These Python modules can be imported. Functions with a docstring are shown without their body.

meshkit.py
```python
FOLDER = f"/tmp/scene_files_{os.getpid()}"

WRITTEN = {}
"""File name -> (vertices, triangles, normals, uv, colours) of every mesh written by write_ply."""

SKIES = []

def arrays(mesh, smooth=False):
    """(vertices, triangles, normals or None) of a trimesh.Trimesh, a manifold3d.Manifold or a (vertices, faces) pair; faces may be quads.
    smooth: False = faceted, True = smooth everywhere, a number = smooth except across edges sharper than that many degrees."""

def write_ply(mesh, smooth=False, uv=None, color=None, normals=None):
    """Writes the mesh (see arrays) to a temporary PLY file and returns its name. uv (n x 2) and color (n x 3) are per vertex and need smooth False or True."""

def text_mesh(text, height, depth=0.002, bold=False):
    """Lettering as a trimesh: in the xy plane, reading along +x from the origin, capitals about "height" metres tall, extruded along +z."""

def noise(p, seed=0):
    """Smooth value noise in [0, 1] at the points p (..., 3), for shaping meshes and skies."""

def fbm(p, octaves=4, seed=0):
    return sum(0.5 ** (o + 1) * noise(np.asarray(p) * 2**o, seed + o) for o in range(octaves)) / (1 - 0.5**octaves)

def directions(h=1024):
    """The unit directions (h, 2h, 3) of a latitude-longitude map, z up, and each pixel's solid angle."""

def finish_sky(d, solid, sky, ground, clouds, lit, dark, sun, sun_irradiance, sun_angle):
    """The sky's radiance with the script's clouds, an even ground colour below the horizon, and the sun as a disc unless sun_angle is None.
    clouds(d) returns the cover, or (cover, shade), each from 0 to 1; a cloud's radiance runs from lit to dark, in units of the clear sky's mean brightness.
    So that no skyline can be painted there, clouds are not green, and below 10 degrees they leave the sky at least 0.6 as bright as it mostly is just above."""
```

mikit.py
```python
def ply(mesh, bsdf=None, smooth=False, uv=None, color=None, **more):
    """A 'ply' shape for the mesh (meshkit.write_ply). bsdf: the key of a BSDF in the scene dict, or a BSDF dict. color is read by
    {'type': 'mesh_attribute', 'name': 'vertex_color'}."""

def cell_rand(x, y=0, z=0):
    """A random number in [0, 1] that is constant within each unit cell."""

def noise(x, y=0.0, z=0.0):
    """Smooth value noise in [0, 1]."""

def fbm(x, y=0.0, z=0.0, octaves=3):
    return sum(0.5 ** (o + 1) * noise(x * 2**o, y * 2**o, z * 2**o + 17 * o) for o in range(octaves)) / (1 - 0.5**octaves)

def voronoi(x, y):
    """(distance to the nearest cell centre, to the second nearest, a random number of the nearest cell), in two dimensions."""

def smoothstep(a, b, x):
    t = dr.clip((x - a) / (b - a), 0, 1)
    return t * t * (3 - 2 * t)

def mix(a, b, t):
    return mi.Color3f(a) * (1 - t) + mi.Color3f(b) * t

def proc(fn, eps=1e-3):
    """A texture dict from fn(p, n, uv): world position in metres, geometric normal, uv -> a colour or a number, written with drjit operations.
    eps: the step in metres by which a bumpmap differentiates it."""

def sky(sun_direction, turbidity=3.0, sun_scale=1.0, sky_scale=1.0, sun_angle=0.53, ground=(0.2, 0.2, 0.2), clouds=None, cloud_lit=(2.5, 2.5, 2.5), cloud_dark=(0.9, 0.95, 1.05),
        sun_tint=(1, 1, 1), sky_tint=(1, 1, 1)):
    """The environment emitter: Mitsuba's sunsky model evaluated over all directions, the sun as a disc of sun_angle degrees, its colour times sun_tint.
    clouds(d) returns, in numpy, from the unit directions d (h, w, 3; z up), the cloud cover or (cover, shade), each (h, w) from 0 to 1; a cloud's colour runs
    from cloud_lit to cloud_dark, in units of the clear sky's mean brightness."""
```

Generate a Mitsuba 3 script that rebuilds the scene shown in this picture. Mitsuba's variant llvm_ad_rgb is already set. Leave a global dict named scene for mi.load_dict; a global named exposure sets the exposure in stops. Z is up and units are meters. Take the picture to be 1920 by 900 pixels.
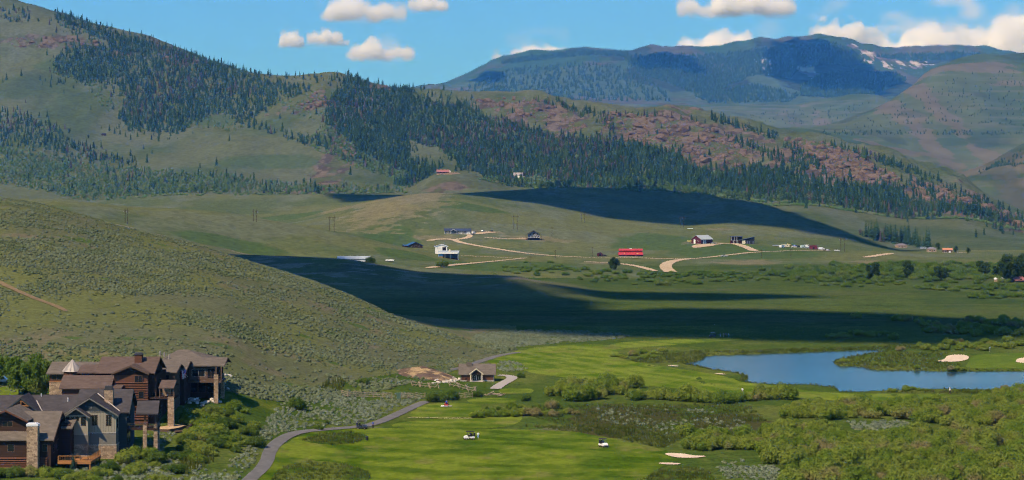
import math, random
import numpy as np, trimesh, mitsuba as mi, mikit, meshkit
import drjit as dr
from scipy.interpolate import PchipInterpolator
from scipy.spatial import Delaunay
import shapely
from shapely.geometry import Polygon, LineString, Point
from mikit import noise, fbm, voronoi, smoothstep, mix, proc, cell_rand

T = mi.ScalarTransform4f
scene, labels = {}, {}
RNG = np.random.default_rng(7)
random.seed(7)

# ------------------------------------------------------------------ camera, sky, sun, exposure
CAM_H, F, HZ = 55.0, 3840.0, 360.0       # camera height above the golf course, focal length in photo pixels, horizon row
scene['camera'] = {'type': 'perspective', 'fov': math.degrees(2 * math.atan(960 / F)), 'fov_axis': 'x',
                   'principal_point_offset_y': 0.1, 'near_clip': 1.0, 'far_clip': 90000.0,
                   'to_world': T().look_at([0, 0, CAM_H], [0, 1000, CAM_H], [0, 0, 1]),
                   'medium': {'type': 'ref', 'id': 'haze_air'}}
SUN = np.array([-0.42, -0.50, 0.78]); SUN /= np.linalg.norm(SUN)
exposure = 1.62


def sky_clouds(d):
    """cumulus low in the north, given by azimuth and elevation in degrees"""
    az = np.degrees(np.arctan2(d[..., 0], d[..., 1])); el = np.degrees(np.arcsin(d[..., 2]))
    q = np.stack([az * 1.1, el * 2.2, el * 0 + 3.0], -1)
    n = meshkit.fbm(q * 1.3, 5, 3)
    cover = np.zeros_like(az); base = np.zeros_like(az)
    #        azimuth, base elevation, half width, height, strength
    for a, e, w, h, k in ((-4.15, 4.90, 1.05, 0.70, 1.0), (-2.35, 5.08, 0.45, 0.45, 0.75), (-3.65, 3.80, 0.85, 0.62, 1.0), (-5.15, 4.15, 0.5, 0.50, 0.8), (-6.15, 4.10, 0.32, 0.55, 0.5),
                          (0.45, 3.70, 0.9, 0.55, 0.7), (6.3, 5.02, 1.45, 0.8, 1.0), (9.4, 3.75, 1.0, 0.95, 1.0), (5.9, 3.70, 1.3, 0.95, 0.8), (7.2, 3.9, 0.5, 1.0, 0.55), (12.2, 3.5, 2.2, 1.5, 1.0),
                          (13.9, 3.7, 1.9, 2.0, 1.0), (17.5, 3.2, 3.2, 2.2, 1.0), (23, 3.0, 3.0, 1.6, 1.0), (-14.5, 7.2, 2.4, 1.1, 1.0), (2.5, 7.6, 2.2, 1.2, 1.0), (-20, 3.5, 2.2, 1.2, 1.0),
                          (32, 4, 4, 2, 1.0), (-33, 5, 3.5, 1.8, 1.0)):
        x = (az - a) / w; y = (el - e) / h
        top = np.sqrt(np.clip(1 - x * x, 0, 1))
        m = np.clip((top - y) * 1.6, 0, 1) * np.clip(y * 5 + 1.0, 0, 1) * np.clip(1.35 * (1 - x * x), 0, 1)
        c = np.clip((m * 1.15 + (n - 0.62) * 3.2) * 1.5, 0, 1) * k * (0.85 if a > 11 and a < 20 else 0.4)
        c = np.where((np.abs(x) < 1.3) & (y > -0.6) & (y < 1.6), c, 0)
        base = np.where(c > cover, np.clip(1 - y * 1.6, 0, 1), base)
        cover = np.maximum(cover, c)
    return cover * (el < 12), np.clip(0.12 + 0.5 * base, 0, 1)


scene['sky'] = mikit.sky(SUN.tolist(), turbidity=2.6, clouds=sky_clouds, cloud_lit=(2.3, 2.5, 3.1), cloud_dark=(1.3, 1.6, 2.3), ground=(0.1, 0.12, 0.07), sky_tint=(0.49, 0.98, 1.52), sun_tint=(1.23, 1.20, 1.10))
scene['haze_air'] = {'type': 'homogeneous', 'albedo': {'type': 'rgb', 'value': [0.92, 0.95, 0.97]},
                     'sigma_t': {'type': 'rgb', 'value': [0.35e-5, 1.5e-5, 4.6e-5]}}


# ------------------------------------------------------------------ small helpers
def tag(key, label=None, cat=None, group=None, kind=None):
    e = labels.setdefault(key, {})
    for k, v in (('label', label), ('category', cat), ('group', group), ('kind', kind)):
        if v: e[k] = v


USED = {}
def fresh(base):
    n = USED.get(base, -1) + 1
    USED[base] = n
    return base if n == 0 else f'{base}_{n:03d}'


def rgb(c): return {'type': 'rgb', 'value': list(c)}


def plain(name, color, rough=None, metal=0.0, spec=0.3):
    """one BSDF entry; color a triple or a proc"""
    c = rgb(color) if isinstance(color, (tuple, list)) else color
    if rough is None:
        b = {'type': 'diffuse', 'reflectance': c}
    else:
        b = {'type': 'principled', 'base_color': c, 'roughness': rough, 'metallic': metal, 'specular': spec}
    scene[name] = {'type': 'twosided', 'bsdf': b}
    return name


def X_(px, d): return (px - 960) * d / F
def Z_(py, d): return CAM_H - (py - HZ) * d / F
# ------------------------------------------------------------------ the land: one heightfield over (bearing, distance), kept as curves of crests and valleys
vis = np.arange(-64, 1985, 4.0)
side = np.cumsum(np.linspace(6, 110, 48))
COLS = np.concatenate([(-64 - side)[::-1], vis, 1984 + side])
S = (COLS - 960) / F
ROWS = np.concatenate([np.geomspace(50, 375, 16)[:-1], np.geomspace(375, 1000, 210)[:-1], np.geomspace(1000, 3300, 190)[:-1],
                       np.geomspace(3300, 5500, 190)[:-1], np.geomspace(5500, 17000, 190)[:-1], np.geomspace(17000, 19000, 6)])


def cur(pts):
    p = np.array(pts, float)
    return PchipInterpolator(p[:, 0], p[:, 1], extrapolate=False)(np.clip(COLS, p[0, 0], p[-1, 0]))


def crest(pts, dpts):                    # curve given by its row in the view and its distance
    d = cur(dpts); return d, CAM_H - (cur(pts) - HZ) * d / F


def level(zpts, dpts): return cur(dpts), cur(zpts)


RIDGE = [(-900, -70), (0, 12), (60, 20), (110, 30), (200, 62), (300, 88), (400, 116), (500, 138), (600, 143), (640, 144), (700, 156), (760, 167), (840, 178), (900, 183), (960, 178), (1000, 182),
         (1060, 200), (1140, 211), (1250, 213), (1300, 221), (1360, 234), (1450, 252), (1540, 263), (1600, 280), (1680, 307), (1750, 332), (1800, 347), (1860, 377), (1920, 396), (2100, 440), (2900, 455)]
RIDGE_HID = [(x, y + 26) for x, y in RIDGE]
L3P = [(-900, 366), (0, 374), (170, 376), (250, 370), (350, 363), (560, 363), (760, 366), (860, 363), (960, 357), (1100, 354), (1200, 360), (1300, 368), (1400, 380), (1500, 405), (1600, 440), (1640, 457), (1700, 469), (1920, 469), (2900, 469)]
L3D = [(-900, 3000), (1200, 3000), (1450, 2600), (1600, 2280), (1640, 2180), (1920, 2080), (2900, 2080)]
curves = [
    level([(-900, 4), (300, 1), (560, 0), (2900, 0)], [(-900, 50), (2900, 50)]),
    level([(-900, 4), (0, 2.2), (190, 1.6), (420, 0.8), (560, 0), (2900, 0)], [(-900, 385), (2900, 385)]),
    level([(-900, 12), (0, 8.5), (300, 8.3), (400, 7.5), (520, 5.0), (700, 2.4), (900, 0.2), (1000, 0), (2900, 0)], [(-900, 470), (0, 474), (400, 480), (520, 520), (700, 590), (900, 672), (1000, 700), (2900, 700)]),
    None,
    level([(-900, 40), (0, 30), (440, 5), (700, 0), (2900, 0)], [(-900, 1060), (0, 1040), (440, 990), (700, 930), (900, 860), (960, 840), (2900, 840)]),
    level([(-900, 30), (0, 14), (440, 4), (700, 1), (900, 0), (2900, 0)], [(-900, 1090), (0, 1080), (700, 1000), (1180, 955), (2900, 940)]),
    None,
    None,
    crest([(-900, 380), (0, 373), (75, 373), (250, 388), (400, 398), (520, 415), (640, 435), (760, 462), (830, 478), (900, 488), (1000, 490), (1100, 491), (1250, 491), (1400, 488), (1600, 486), (1920, 486), (2900, 486)],
          [(-900, 1650), (600, 1650), (830, 1640), (1000, 1600), (2900, 1600)]),
    crest([(-900, 400), (0, 392), (400, 416), (480, 425), (560, 432), (640, 446), (760, 468), (830, 476), (900, 478), (1100, 481), (1400, 474), (1600, 473), (1760, 477), (2900, 478)],
          [(-900, 1860), (600, 1860), (830, 1780), (1100, 1750), (2900, 1760)]),
    crest([(-900, 400), (0, 390), (300, 414), (480, 424), (545, 416), (620, 398), (700, 380), (760, 368), (800, 364), (840, 364), (880, 369), (1000, 388), (1150, 411), (1300, 427), (1450, 446), (1600, 464), (1750, 474), (2900, 474)],
          [(-900, 2350), (300, 2300), (800, 2500), (1000, 2450), (1150, 2400), (1450, 2120), (1600, 2000), (1750, 1960), (2900, 1960)]),
    None,
    crest(L3P, L3D),
    crest([(x, y + 5) for x, y in L3P], [(x, d + 110) for x, d in L3D]),
    crest([(-900, 360), (0, 368), (500, 362), (640, 360), (730, 362), (770, 355), (795, 338), (822, 325), (845, 322), (872, 324), (897, 331), (925, 343), (965, 357), (1000, 357), (1300, 366), (1500, 402), (1640, 453), (1700, 466), (1920, 466), (2900, 468)],
          [(-900, 3300), (1200, 3300), (1450, 2850), (1600, 2500), (1640, 2420), (1920, 2250), (2900, 2250)]),
    crest([(-900, 345), (0, 352), (640, 352), (735, 352), (770, 350), (800, 346), (845, 343), (900, 344), (965, 349), (1000, 347), (1300, 357), (1500, 388), (1640, 436), (1750, 452), (1920, 460), (2900, 462)],
          [(-900, 3440), (1200, 3440), (1450, 2990), (1640, 2550), (1920, 2330), (2900, 2330)]),
    crest([(-900, 190), (0, 255), (300, 282), (500, 275), (600, 262), (800, 282), (1000, 292), (1200, 308), (1400, 337), (1550, 372), (1700, 412), (1800, 428), (1920, 447), (2900, 458)],
          [(-900, 4000), (800, 3900), (1200, 3780), (1640, 2950), (1920, 2680), (2900, 2650)]),
    crest([(-900, 40), (0, 128), (300, 175), (500, 195), (600, 190), (800, 222), (1000, 235), (1200, 252), (1400, 285), (1550, 312), (1700, 356), (1800, 384), (1920, 424), (2900, 456)],
          [(-900, 4700), (600, 4400), (1000, 4200), (1400, 3900), (1640, 3350), (1920, 2980), (2900, 2900)]),
    crest(RIDGE, [(-900, 5400), (0, 5150), (600, 4850), (1000, 4600), (1500, 4150), (1700, 3800), (1920, 3350), (2900, 3200)]),
    crest(RIDGE_HID, [(-900, 5800), (0, 5500), (600, 5200), (1000, 5000), (1500, 4500), (1700, 4250), (1920, 3900), (2900, 3700)]),
    crest([(-900, 100), (0, 120), (600, 190), (1000, 216), (1300, 256), (1500, 292), (1600, 304), (1700, 330), (1780, 345), (1805, 333), (1850, 306), (1920, 270), (2100, 215), (2900, 200)],
          [(-900, 6000), (1300, 5300), (1700, 5000), (2900, 5000)]),
    crest([(-900, 110), (0, 130), (600, 200), (1000, 226), (1300, 262), (1500, 285), (1600, 300), (1700, 340), (1800, 362), (1920, 340), (2900, 330)], [(-900, 6300), (1300, 5650), (2900, 5500)]),
    crest([(-900, 120), (0, 140), (600, 205), (1000, 228), (1300, 255), (1450, 250), (1550, 247), (1700, 247), (1920, 250), (2900, 255)], [(-900, 6900), (1300, 6700), (2900, 6700)]),
    crest([(-900, 130), (0, 150), (600, 210), (1000, 230), (1300, 258), (1450, 256), (1550, 244), (1600, 226), (1640, 207), (1700, 168), (1750, 132), (1790, 117), (1860, 108), (1920, 108), (2200, 112), (2900, 130)], [(-900, 8100), (1300, 7800), (1600, 7500), (1900, 8300), (2900, 8300)]),
    crest([(-900, 150), (0, 160), (600, 215), (1000, 232), (1300, 256), (1500, 250), (1700, 216), (1790, 175), (1920, 160), (2900, 170)], [(-900, 9200), (2900, 9200)]),
    crest([(-900, 160), (0, 170), (600, 215), (840, 212), (1000, 212), (1200, 214), (1290, 206), (1350, 198), (1450, 198), (1500, 196), (1530, 191), (1570, 186), (1600, 182), (1640, 184), (1700, 200), (2900, 210)], [(-900, 10400), (2900, 10400)]),
    crest([(-900, 165), (0, 175), (600, 212), (840, 208), (1000, 205), (1200, 204), (1350, 201), (1500, 203), (1600, 192), (1700, 200), (2900, 210)], [(-900, 11200), (2900, 11200)]),
    crest([(-900, 165), (0, 175), (600, 200), (760, 190), (840, 181), (900, 163), (1000, 150), (1200, 152), (1400, 160), (1550, 170), (1640, 172), (1750, 168), (2900, 190)], [(-900, 13000), (2900, 13000)]),
    crest([(-900, 165), (0, 175), (600, 195), (760, 180), (835, 167), (870, 156), (930, 133), (1000, 122), (1100, 117), (1200, 122), (1350, 117), (1450, 112), (1540, 114), (1620, 122), (1700, 126), (1800, 122), (2900, 180)], [(-900, 14300), (2900, 14300)]),
    crest([(-900, 165), (0, 175), (600, 195), (760, 178), (835, 162), (870, 150), (930, 117), (960, 106), (1020, 98), (1100, 90), (1150, 93), (1200, 98), (1300, 96), (1350, 89), (1450, 78), (1540, 73), (1575, 72), (1600, 78), (1620, 92),
           (1680, 97), (1740, 94), (1800, 93), (1845, 100), (1900, 112), (2000, 130), (2300, 160), (2900, 180)], [(-900, 15000), (2900, 15000)]),
    level([(-900, 400), (2900, 400)], [(-900, 17500), (2900, 17500)]),
    level([(-900, -20), (2900, -20)], [(-900, 19000), (2900, 19000)])]
# near hill crest: a sagebrush hill that runs out into the golf course
d = cur([(-900, 930), (0, 900), (240, 880), (440, 850), (600, 815), (700, 790), (800, 765), (900, 735), (960, 722), (2900, 722)])
z = CAM_H - (cur([(-900, 330), (0, 371), (60, 378), (140, 397), (240, 427), (340, 452), (440, 480), (560, 520), (640, 550), (700, 576), (800, 616), (860, 636), (900, 650), (960, 652.5)]) - HZ) * d / F
curves[3] = (d, np.where(COLS > 950, 0.0, np.maximum(z, 0)))
# second hill, under the cloud's shadow
d = cur([(-900, 1330), (440, 1300), (720, 1230), (960, 1150), (1080, 1080), (1180, 985), (1240, 980), (2900, 980)])
z = CAM_H - (cur([(-900, 440), (300, 470), (440, 479), (540, 479), (640, 485), (720, 499), (800, 512), (880, 516), (960, 518), (1010, 530), (1080, 546), (1180, 575), (1240, 576)]) - HZ) * d / F
curves[6] = (d, np.where(COLS > 1195, 0.0, np.maximum(z, 0)))
d = cur([(-900, 1420), (440, 1380), (960, 1330), (1100, 1300), (2900, 1300)])
z = CAM_H - (cur([(-900, 400), (0, 392), (100, 398), (300, 441), (400, 463), (480, 478), (640, 496), (720, 504), (960, 521), (1100, 522.2)]) - HZ) * d / F
curves[7] = (d, np.where(COLS > 1090, 0.0, z))
dl2, zl2 = curves[10]; dl3, zl3 = crest(L3P, L3D)
dv = dl2 + 0.42 * (dl3 - dl2)
curves[11] = (dv, CAM_H - (np.maximum(HZ + (CAM_H - zl2) * F / dl2, HZ + (CAM_H - zl3) * F / dl3) * 0.55 + 0.45 * np.minimum(HZ + (CAM_H - zl2) * F / dl2, HZ + (CAM_H - zl3) * F / dl3) + 1.5 - HZ) * dv / F)

KD = np.array([c[0] for c in curves]); KZ = np.array([c[1] for c in curves])
for k in range(1, len(KD)): KD[k] = np.maximum(KD[k], KD[k - 1] + 12)
ZG = np.empty((len(ROWS), len(COLS)))
for j in range(len(COLS)): ZG[:, j] = PchipInterpolator(KD[:, j], KZ[:, j])(np.clip(ROWS, KD[0, j], KD[-1, j]))
DG = np.broadcast_to(ROWS[:, None], ZG.shape); XG = DG * S[None, :]


def nz(lx, ly, o, seed):                  # zero-mean noise over the land, wavelengths in metres
    return meshkit.fbm(np.stack([XG / lx, DG / ly, XG * 0 + seed * 3.7], -1), o, seed) * 2 - 1


def band(a, b, c, e):                     # 0..1 window over distance
    f = lambda t: np.clip(t, 0, 1) ** 2 * (3 - 2 * np.clip(t, 0, 1))
    return f((DG - a) / max(b - a, 1e-9)) * (1 - f((DG - c) / max(e - c, 1e-9)))


hill1 = np.clip((ZG - 0.6) / 5, 0, 1) * (DG < 1000) * (XG < -8)
ZG += hill1 * (nz(45, 45, 3, 1) * 1.5 + nz(9, 9, 2, 2) * 0.35)
golf = (1 - np.clip((ZG - 0.6) / 5, 0, 1)) * band(370, 400, 980, 1040)
ZG += golf * np.maximum(nz(38, 38, 2, 3) * 0.55, -0.12)
mid = band(1000, 1150, 3250, 3400)
ZG += mid * np.clip((ZG - 0.5) / 8, 0.12, 1) * (nz(130, 170, 3, 4) * 2.6 + nz(28, 28, 2, 5) * 0.5)
rg = band(3150, 3700, 5400, 5600) * np.clip((ZG - 10) / 60, 0, 1)
gul = 1 - np.abs(nz(300, 1300, 3, 6)) * 2.2
ZG += rg * (gul - 0.3) * 15 + rg * nz(90, 140, 4, 7) * 12
right_ridge = band(2200, 2900, 4700, 4900) * np.clip((XG / DG + 0.03) / 0.12, 0, 1) * np.clip((ZG - 20) / 50, 0, 1)
crag = 1 - np.abs(nz(120, 120, 4, 8)) * 2
ZG += right_ridge * ((crag - 0.25) * 15 + nz(30, 44, 3, 9) * 10)
fr = band(4900, 5200, 9500, 10000)
ZG += fr * np.clip((ZG - 60) / 120, 0, 1) * ((1 - np.abs(nz(500, 1600, 3, 10)) * 2 - 0.2) * 16 + nz(130, 130, 4, 11) * 13 + (1 - np.abs(nz(190, 700, 3, 21)) * 2 - 0.2) * 9)
fm = band(11000, 13500, 15600, 17000)
ZG += fm * ((1 - np.abs(nz(700, 3000, 4, 12)) * 2.2 - 0.2) * 62 + nz(170, 260, 4, 13) * 34 + (1 - np.abs(nz(240, 900, 3, 22)) * 2 - 0.2) * 26) * np.clip(1.15 - band(14600, 15000, 16000, 17000) * 0.9, 0, 1)
ZG += band(9400, 10000, 11000, 11600) * ((1 - np.abs(nz(900, 1500, 3, 14)) * 2) * 35)
knolls = ((590, 180, 95, 26), (742, 206, 80, 20), (520, 205, 60, 8), (1110, 205, 60, 14), (1225, 215, 60, 10), (1350, 265, 50, 10))


def bump_px(px, py, r, h, dd):
    x = X_(px, dd)
    global ZG
    ZG = ZG + h * np.exp(-(((XG - x) / r) ** 2 + ((DG - dd) / (r * 1.2)) ** 2))


def interp(arr, X, Y):
    X = np.asarray(X, float); Y = np.asarray(Y, float)
    r = np.clip(np.interp(Y, ROWS, np.arange(len(ROWS))), 0, len(ROWS) - 1.0001); c = np.clip(np.interp(X / Y, S, np.arange(len(S))), 0, len(S) - 1.0001)
    i, j = r.astype(int), c.astype(int); a, b = r - i, c - j
    return (arr[i, j] * (1 - a) + arr[i + 1, j] * a) * (1 - b) + (arr[i, j + 1] * (1 - a) + arr[i + 1, j + 1] * a) * b


def H(X, Y): return interp(ZG, X, Y)


def at(px, py, dmin=0.0, many=False):
    """the point of the land seen at a pixel of the photograph"""
    px = np.atleast_1d(np.asarray(px, float)); py = np.atleast_1d(np.asarray(py, float))
    out = np.empty((len(px), 3))
    for a in range(0, len(px), 4000):
        x, y = px[a:a + 4000], py[a:a + 4000]
        c = np.clip(np.interp((x - 960) / F, S, np.arange(len(S))), 0, len(S) - 1.0001); j = c.astype(int); b = c - j
        prof = ZG[:, j] * (1 - b) + ZG[:, j + 1] * b
        row = HZ + (CAM_H - prof) * F / ROWS[:, None]
        ok = (row <= y[None, :]) & (ROWS[:, None] >= max(dmin, 60))
        i = np.where(ok.any(0), ok.argmax(0), len(ROWS) - 1); i = np.maximum(i, 1); n = np.arange(len(x))
        r0, r1 = row[i - 1, n], row[i, n]
        t = np.clip((r0 - y) / np.where(np.abs(r0 - r1) < 1e-6, 1, r0 - r1), 0, 1)
        D = ROWS[i - 1] + (ROWS[i] - ROWS[i - 1]) * t
        out[a:a + 4000] = np.stack([(x - 960) / F * D, D, prof[i - 1, n] * (1 - t) + prof[i, n] * t], 1)
    return out if many or len(out) > 1 else out[0]


for px, py, r, h in knolls:
    bump_px(px, py, r, h, at(px, py, 3300)[1])

# the pond is cut into the floor of the valley
WATER_Z = -0.35
def flat(px, py, z=0.0):
    d = (CAM_H - z) * F / (np.asarray(py, float) - HZ); return np.stack([(np.asarray(px, float) - 960) / F * d, d], -1)


def chaikin(p, n=2, closed=True):
    p = np.asarray(p, float)
    for _ in range(n):
        q = np.roll(p, -1, 0) if closed else p[1:]
        b = p if closed else p[:-1]
        m = np.stack([0.75 * b + 0.25 * q, 0.25 * b + 0.75 * q], 1).reshape(-1, p.shape[1])
        p = m if closed else np.vstack([p[:1], m, p[-1:]])
    return p


POND_PX = [(1275, 683), (1300, 679), (1321, 673), (1316, 667), (1413, 664), (1508, 661), (1572, 658), (1627, 656), (1678, 657.5), (1639, 663), (1595, 670), (1566, 677), (1568, 685), (1587, 687), (1619, 687.5), (1631, 693), (1670, 695), (1734, 694.6),
           (1777, 697), (1813, 696), (1920, 696), (2080, 698), (2110, 712), (2060, 728), (1920, 730), (1849, 732), (1777, 730), (1712, 731), (1667, 733), (1615, 736), (1572, 737), (1566, 727), (1540, 725), (1516, 722), (1433, 721.5),
           (1401, 719), (1394, 714), (1403, 708), (1382, 699), (1334, 694.6), (1306, 687)]
POND = Polygon(chaikin(flat(*np.array(POND_PX).T, WATER_Z), 1)).buffer(0)
box_ = (DG > 540) & (DG < 800) & (XG > 20) & (XG < 200)
dist = np.full(ZG.shape, 99.0)
pts = shapely.points(XG[box_], DG[box_]); inside = shapely.contains(POND, pts)
dist[box_] = np.where(inside, -shapely.distance(POND.boundary, pts), shapely.distance(POND.boundary, pts))
ZG = np.where(dist < 0.0, np.maximum(WATER_Z - 0.15 + dist * 0.25, -2.2), ZG)
ring = (dist >= 0) & (dist < 14)
ZG = np.where(ring, np.maximum(ZG, -0.1 + 0.25 * np.clip(dist / 3, 0, 1)), ZG)

# level pads for buildings: (px, row, radius, dmin)
def pad(X, Y, z, r, soft):
    global ZG
    w = np.clip((r + soft - np.hypot(XG - X, DG - Y)) / soft, 0, 1); w = w * w * (3 - 2 * w)
    ZG = ZG * (1 - w) + z * w


# ---- smooth normals of the whole sheet, then split into named pieces of land
V = np.stack([XG, DG, ZG], -1)


def land_arrays():
    V = np.stack([XG, DG, ZG], -1)
    du = np.gradient(V, axis=1); dv = np.gradient(V, axis=0)
    n = np.cross(du, dv); n /= np.linalg.norm(n, axis=-1, keepdims=True)
    return V, n


def land_piece(key, mask, bsdf, label, cat):
    V, n = land_arrays()
    R, C = ZG.shape
    ii, jj = np.nonzero(mask[:-1, :-1])
    a, b, c, e = ii * C + jj, ii * C + jj + 1, (ii + 1) * C + jj + 1, (ii + 1) * C + jj
    f = np.vstack([np.stack([a, b, c], 1), np.stack([a, c, e], 1)])
    used, inv = np.unique(f, return_inverse=True)
    v = V.reshape(-1, 3)[used]; f = inv.reshape(-1, 3)
    path = meshkit.write_ply((v, f), False, normals=n.reshape(-1, 3)[used])
    scene[key] = {'type': 'ply', 'filename': path, 'face_normals': False, 'bsdf': {'type': 'ref', 'id': bsdf}}
    tag(key, label, cat, kind='structure')
# ------------------------------------------------------------------ ground materials (colour, grain and patches in world metres)
def blob(px, py, rx, ry, dmin=0):
    c = at(px, py, dmin); a = at(px, py - ry, dmin); b = at(px, py + ry, dmin)
    return float(c[0]), float(c[1]), max(float(rx * c[1] / F), 1.0), max(float(abs(a[1] - b[1]) / 2), 1.0)


def blobs(p, w, lst):
    m = mi.Float(0)
    for x, y, a, b in lst:
        m = dr.maximum(m, 1 - dr.sqrt(dr.square((p.x - x) / a) + dr.square((p.y - y) / b)) + w)
    return smoothstep(0.0, 0.22, m)


C = mi.Color3f
MARSH = [blob(1180, 778, 150, 24), blob(1350, 790, 90, 22), blob(1010, 812, 90, 6), blob(1120, 812, 90, 9)]
DRYG = [blob(1070, 808, 110, 8), blob(700, 806, 26, 5), blob(1000, 628, 60, 5), blob(1090, 628, 60, 4)]
def golf_ground(p, n, uv):
    a = fbm(p.x / 22, p.y / 30, 0.0, 4); b = fbm(p.x / 2.2, p.y / 3.0, 5.0, 3); c = noise(p.x / 0.7, p.y / 0.9, 2.0)
    col = mix(C(0.048, 0.082, 0.014), C(0.098, 0.120, 0.026), smoothstep(0.35, 0.68, a * 0.7 + b * 0.3))
    col = mix(col, C(0.115, 0.118, 0.07), blobs(p, (b - 0.5) * 0.9, DRYG) * 0.8)
    col = mix(col, C(0.052, 0.052, 0.021), blobs(p, (a - 0.5) * 0.8 + (b - 0.5) * 0.8, MARSH) * 0.9)
    return col * (0.72 + 0.56 * c) 
plain('golf_ground_mat', proc(golf_ground))


def hill_ground(p, n, uv):
    a = fbm(p.x / 34, p.y / 46, 1.0, 4); b = fbm(p.x / 5, p.y / 7, 3.0, 3); c = noise(p.x / 0.8, p.y / 0.8, p.z)
    col = mix(C(0.098, 0.108, 0.058), C(0.106, 0.120, 0.044), smoothstep(0.42, 0.66, a * 0.75 + b * 0.25))
    col = mix(col, C(0.15, 0.125, 0.085), smoothstep(0.60, 0.78, fbm(p.x / 16, p.y / 22, 9.0, 4)) * 0.6)
    col = mix(col, C(0.052, 0.095, 0.02), smoothstep(0.70, 0.80, fbm(p.x / 13, p.y / 11, 21.0, 3)) * 0.8)
    return col * (0.7 + 0.6 * c)
plain('hill_ground_mat', proc(hill_ground))


def meadow_col(p):
    a = fbm(p.x / 120, p.y / 60, 1.0, 4); b = fbm(p.x / 14, p.y / 9, 2.0, 3)
    col = mix(C(0.034, 0.064, 0.017), C(0.064, 0.092, 0.024), smoothstep(0.32, 0.7, a * 0.6 + b * 0.4))
    return mix(col, C(0.072, 0.086, 0.038), smoothstep(0.55, 0.75, fbm(p.x / 60, p.y / 25, 6.0, 4)) * 0.7)


def low_hill(p, n, uv):
    a = fbm(p.x / 30, p.y / 40, 1.0, 4); c = fbm(p.x / 2.0, p.y / 3.0, p.z / 3, 3)
    col = mix(C(0.085, 0.098, 0.054), C(0.092, 0.112, 0.042), smoothstep(0.4, 0.62, a))
    col = mix(col, C(0.20, 0.175, 0.13), smoothstep(0.52, 0.72, fbm(p.x / 14, p.y / 14, 4.0, 4)) * smoothstep(3.0, 8.0, p.z) * 0.8)
    col = mix(meadow_col(p), col, smoothstep(0.4, 2.5, p.z))
    return col * (0.65 + 0.7 * c)
plain('low_hill_mat', proc(low_hill))


def meadow(p, n, uv): return meadow_col(p) * (0.65 + 0.7 * fbm(p.x / 2.0, p.y / 3.0, p.z / 3, 3))
plain('meadow_mat', proc(meadow))

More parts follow.
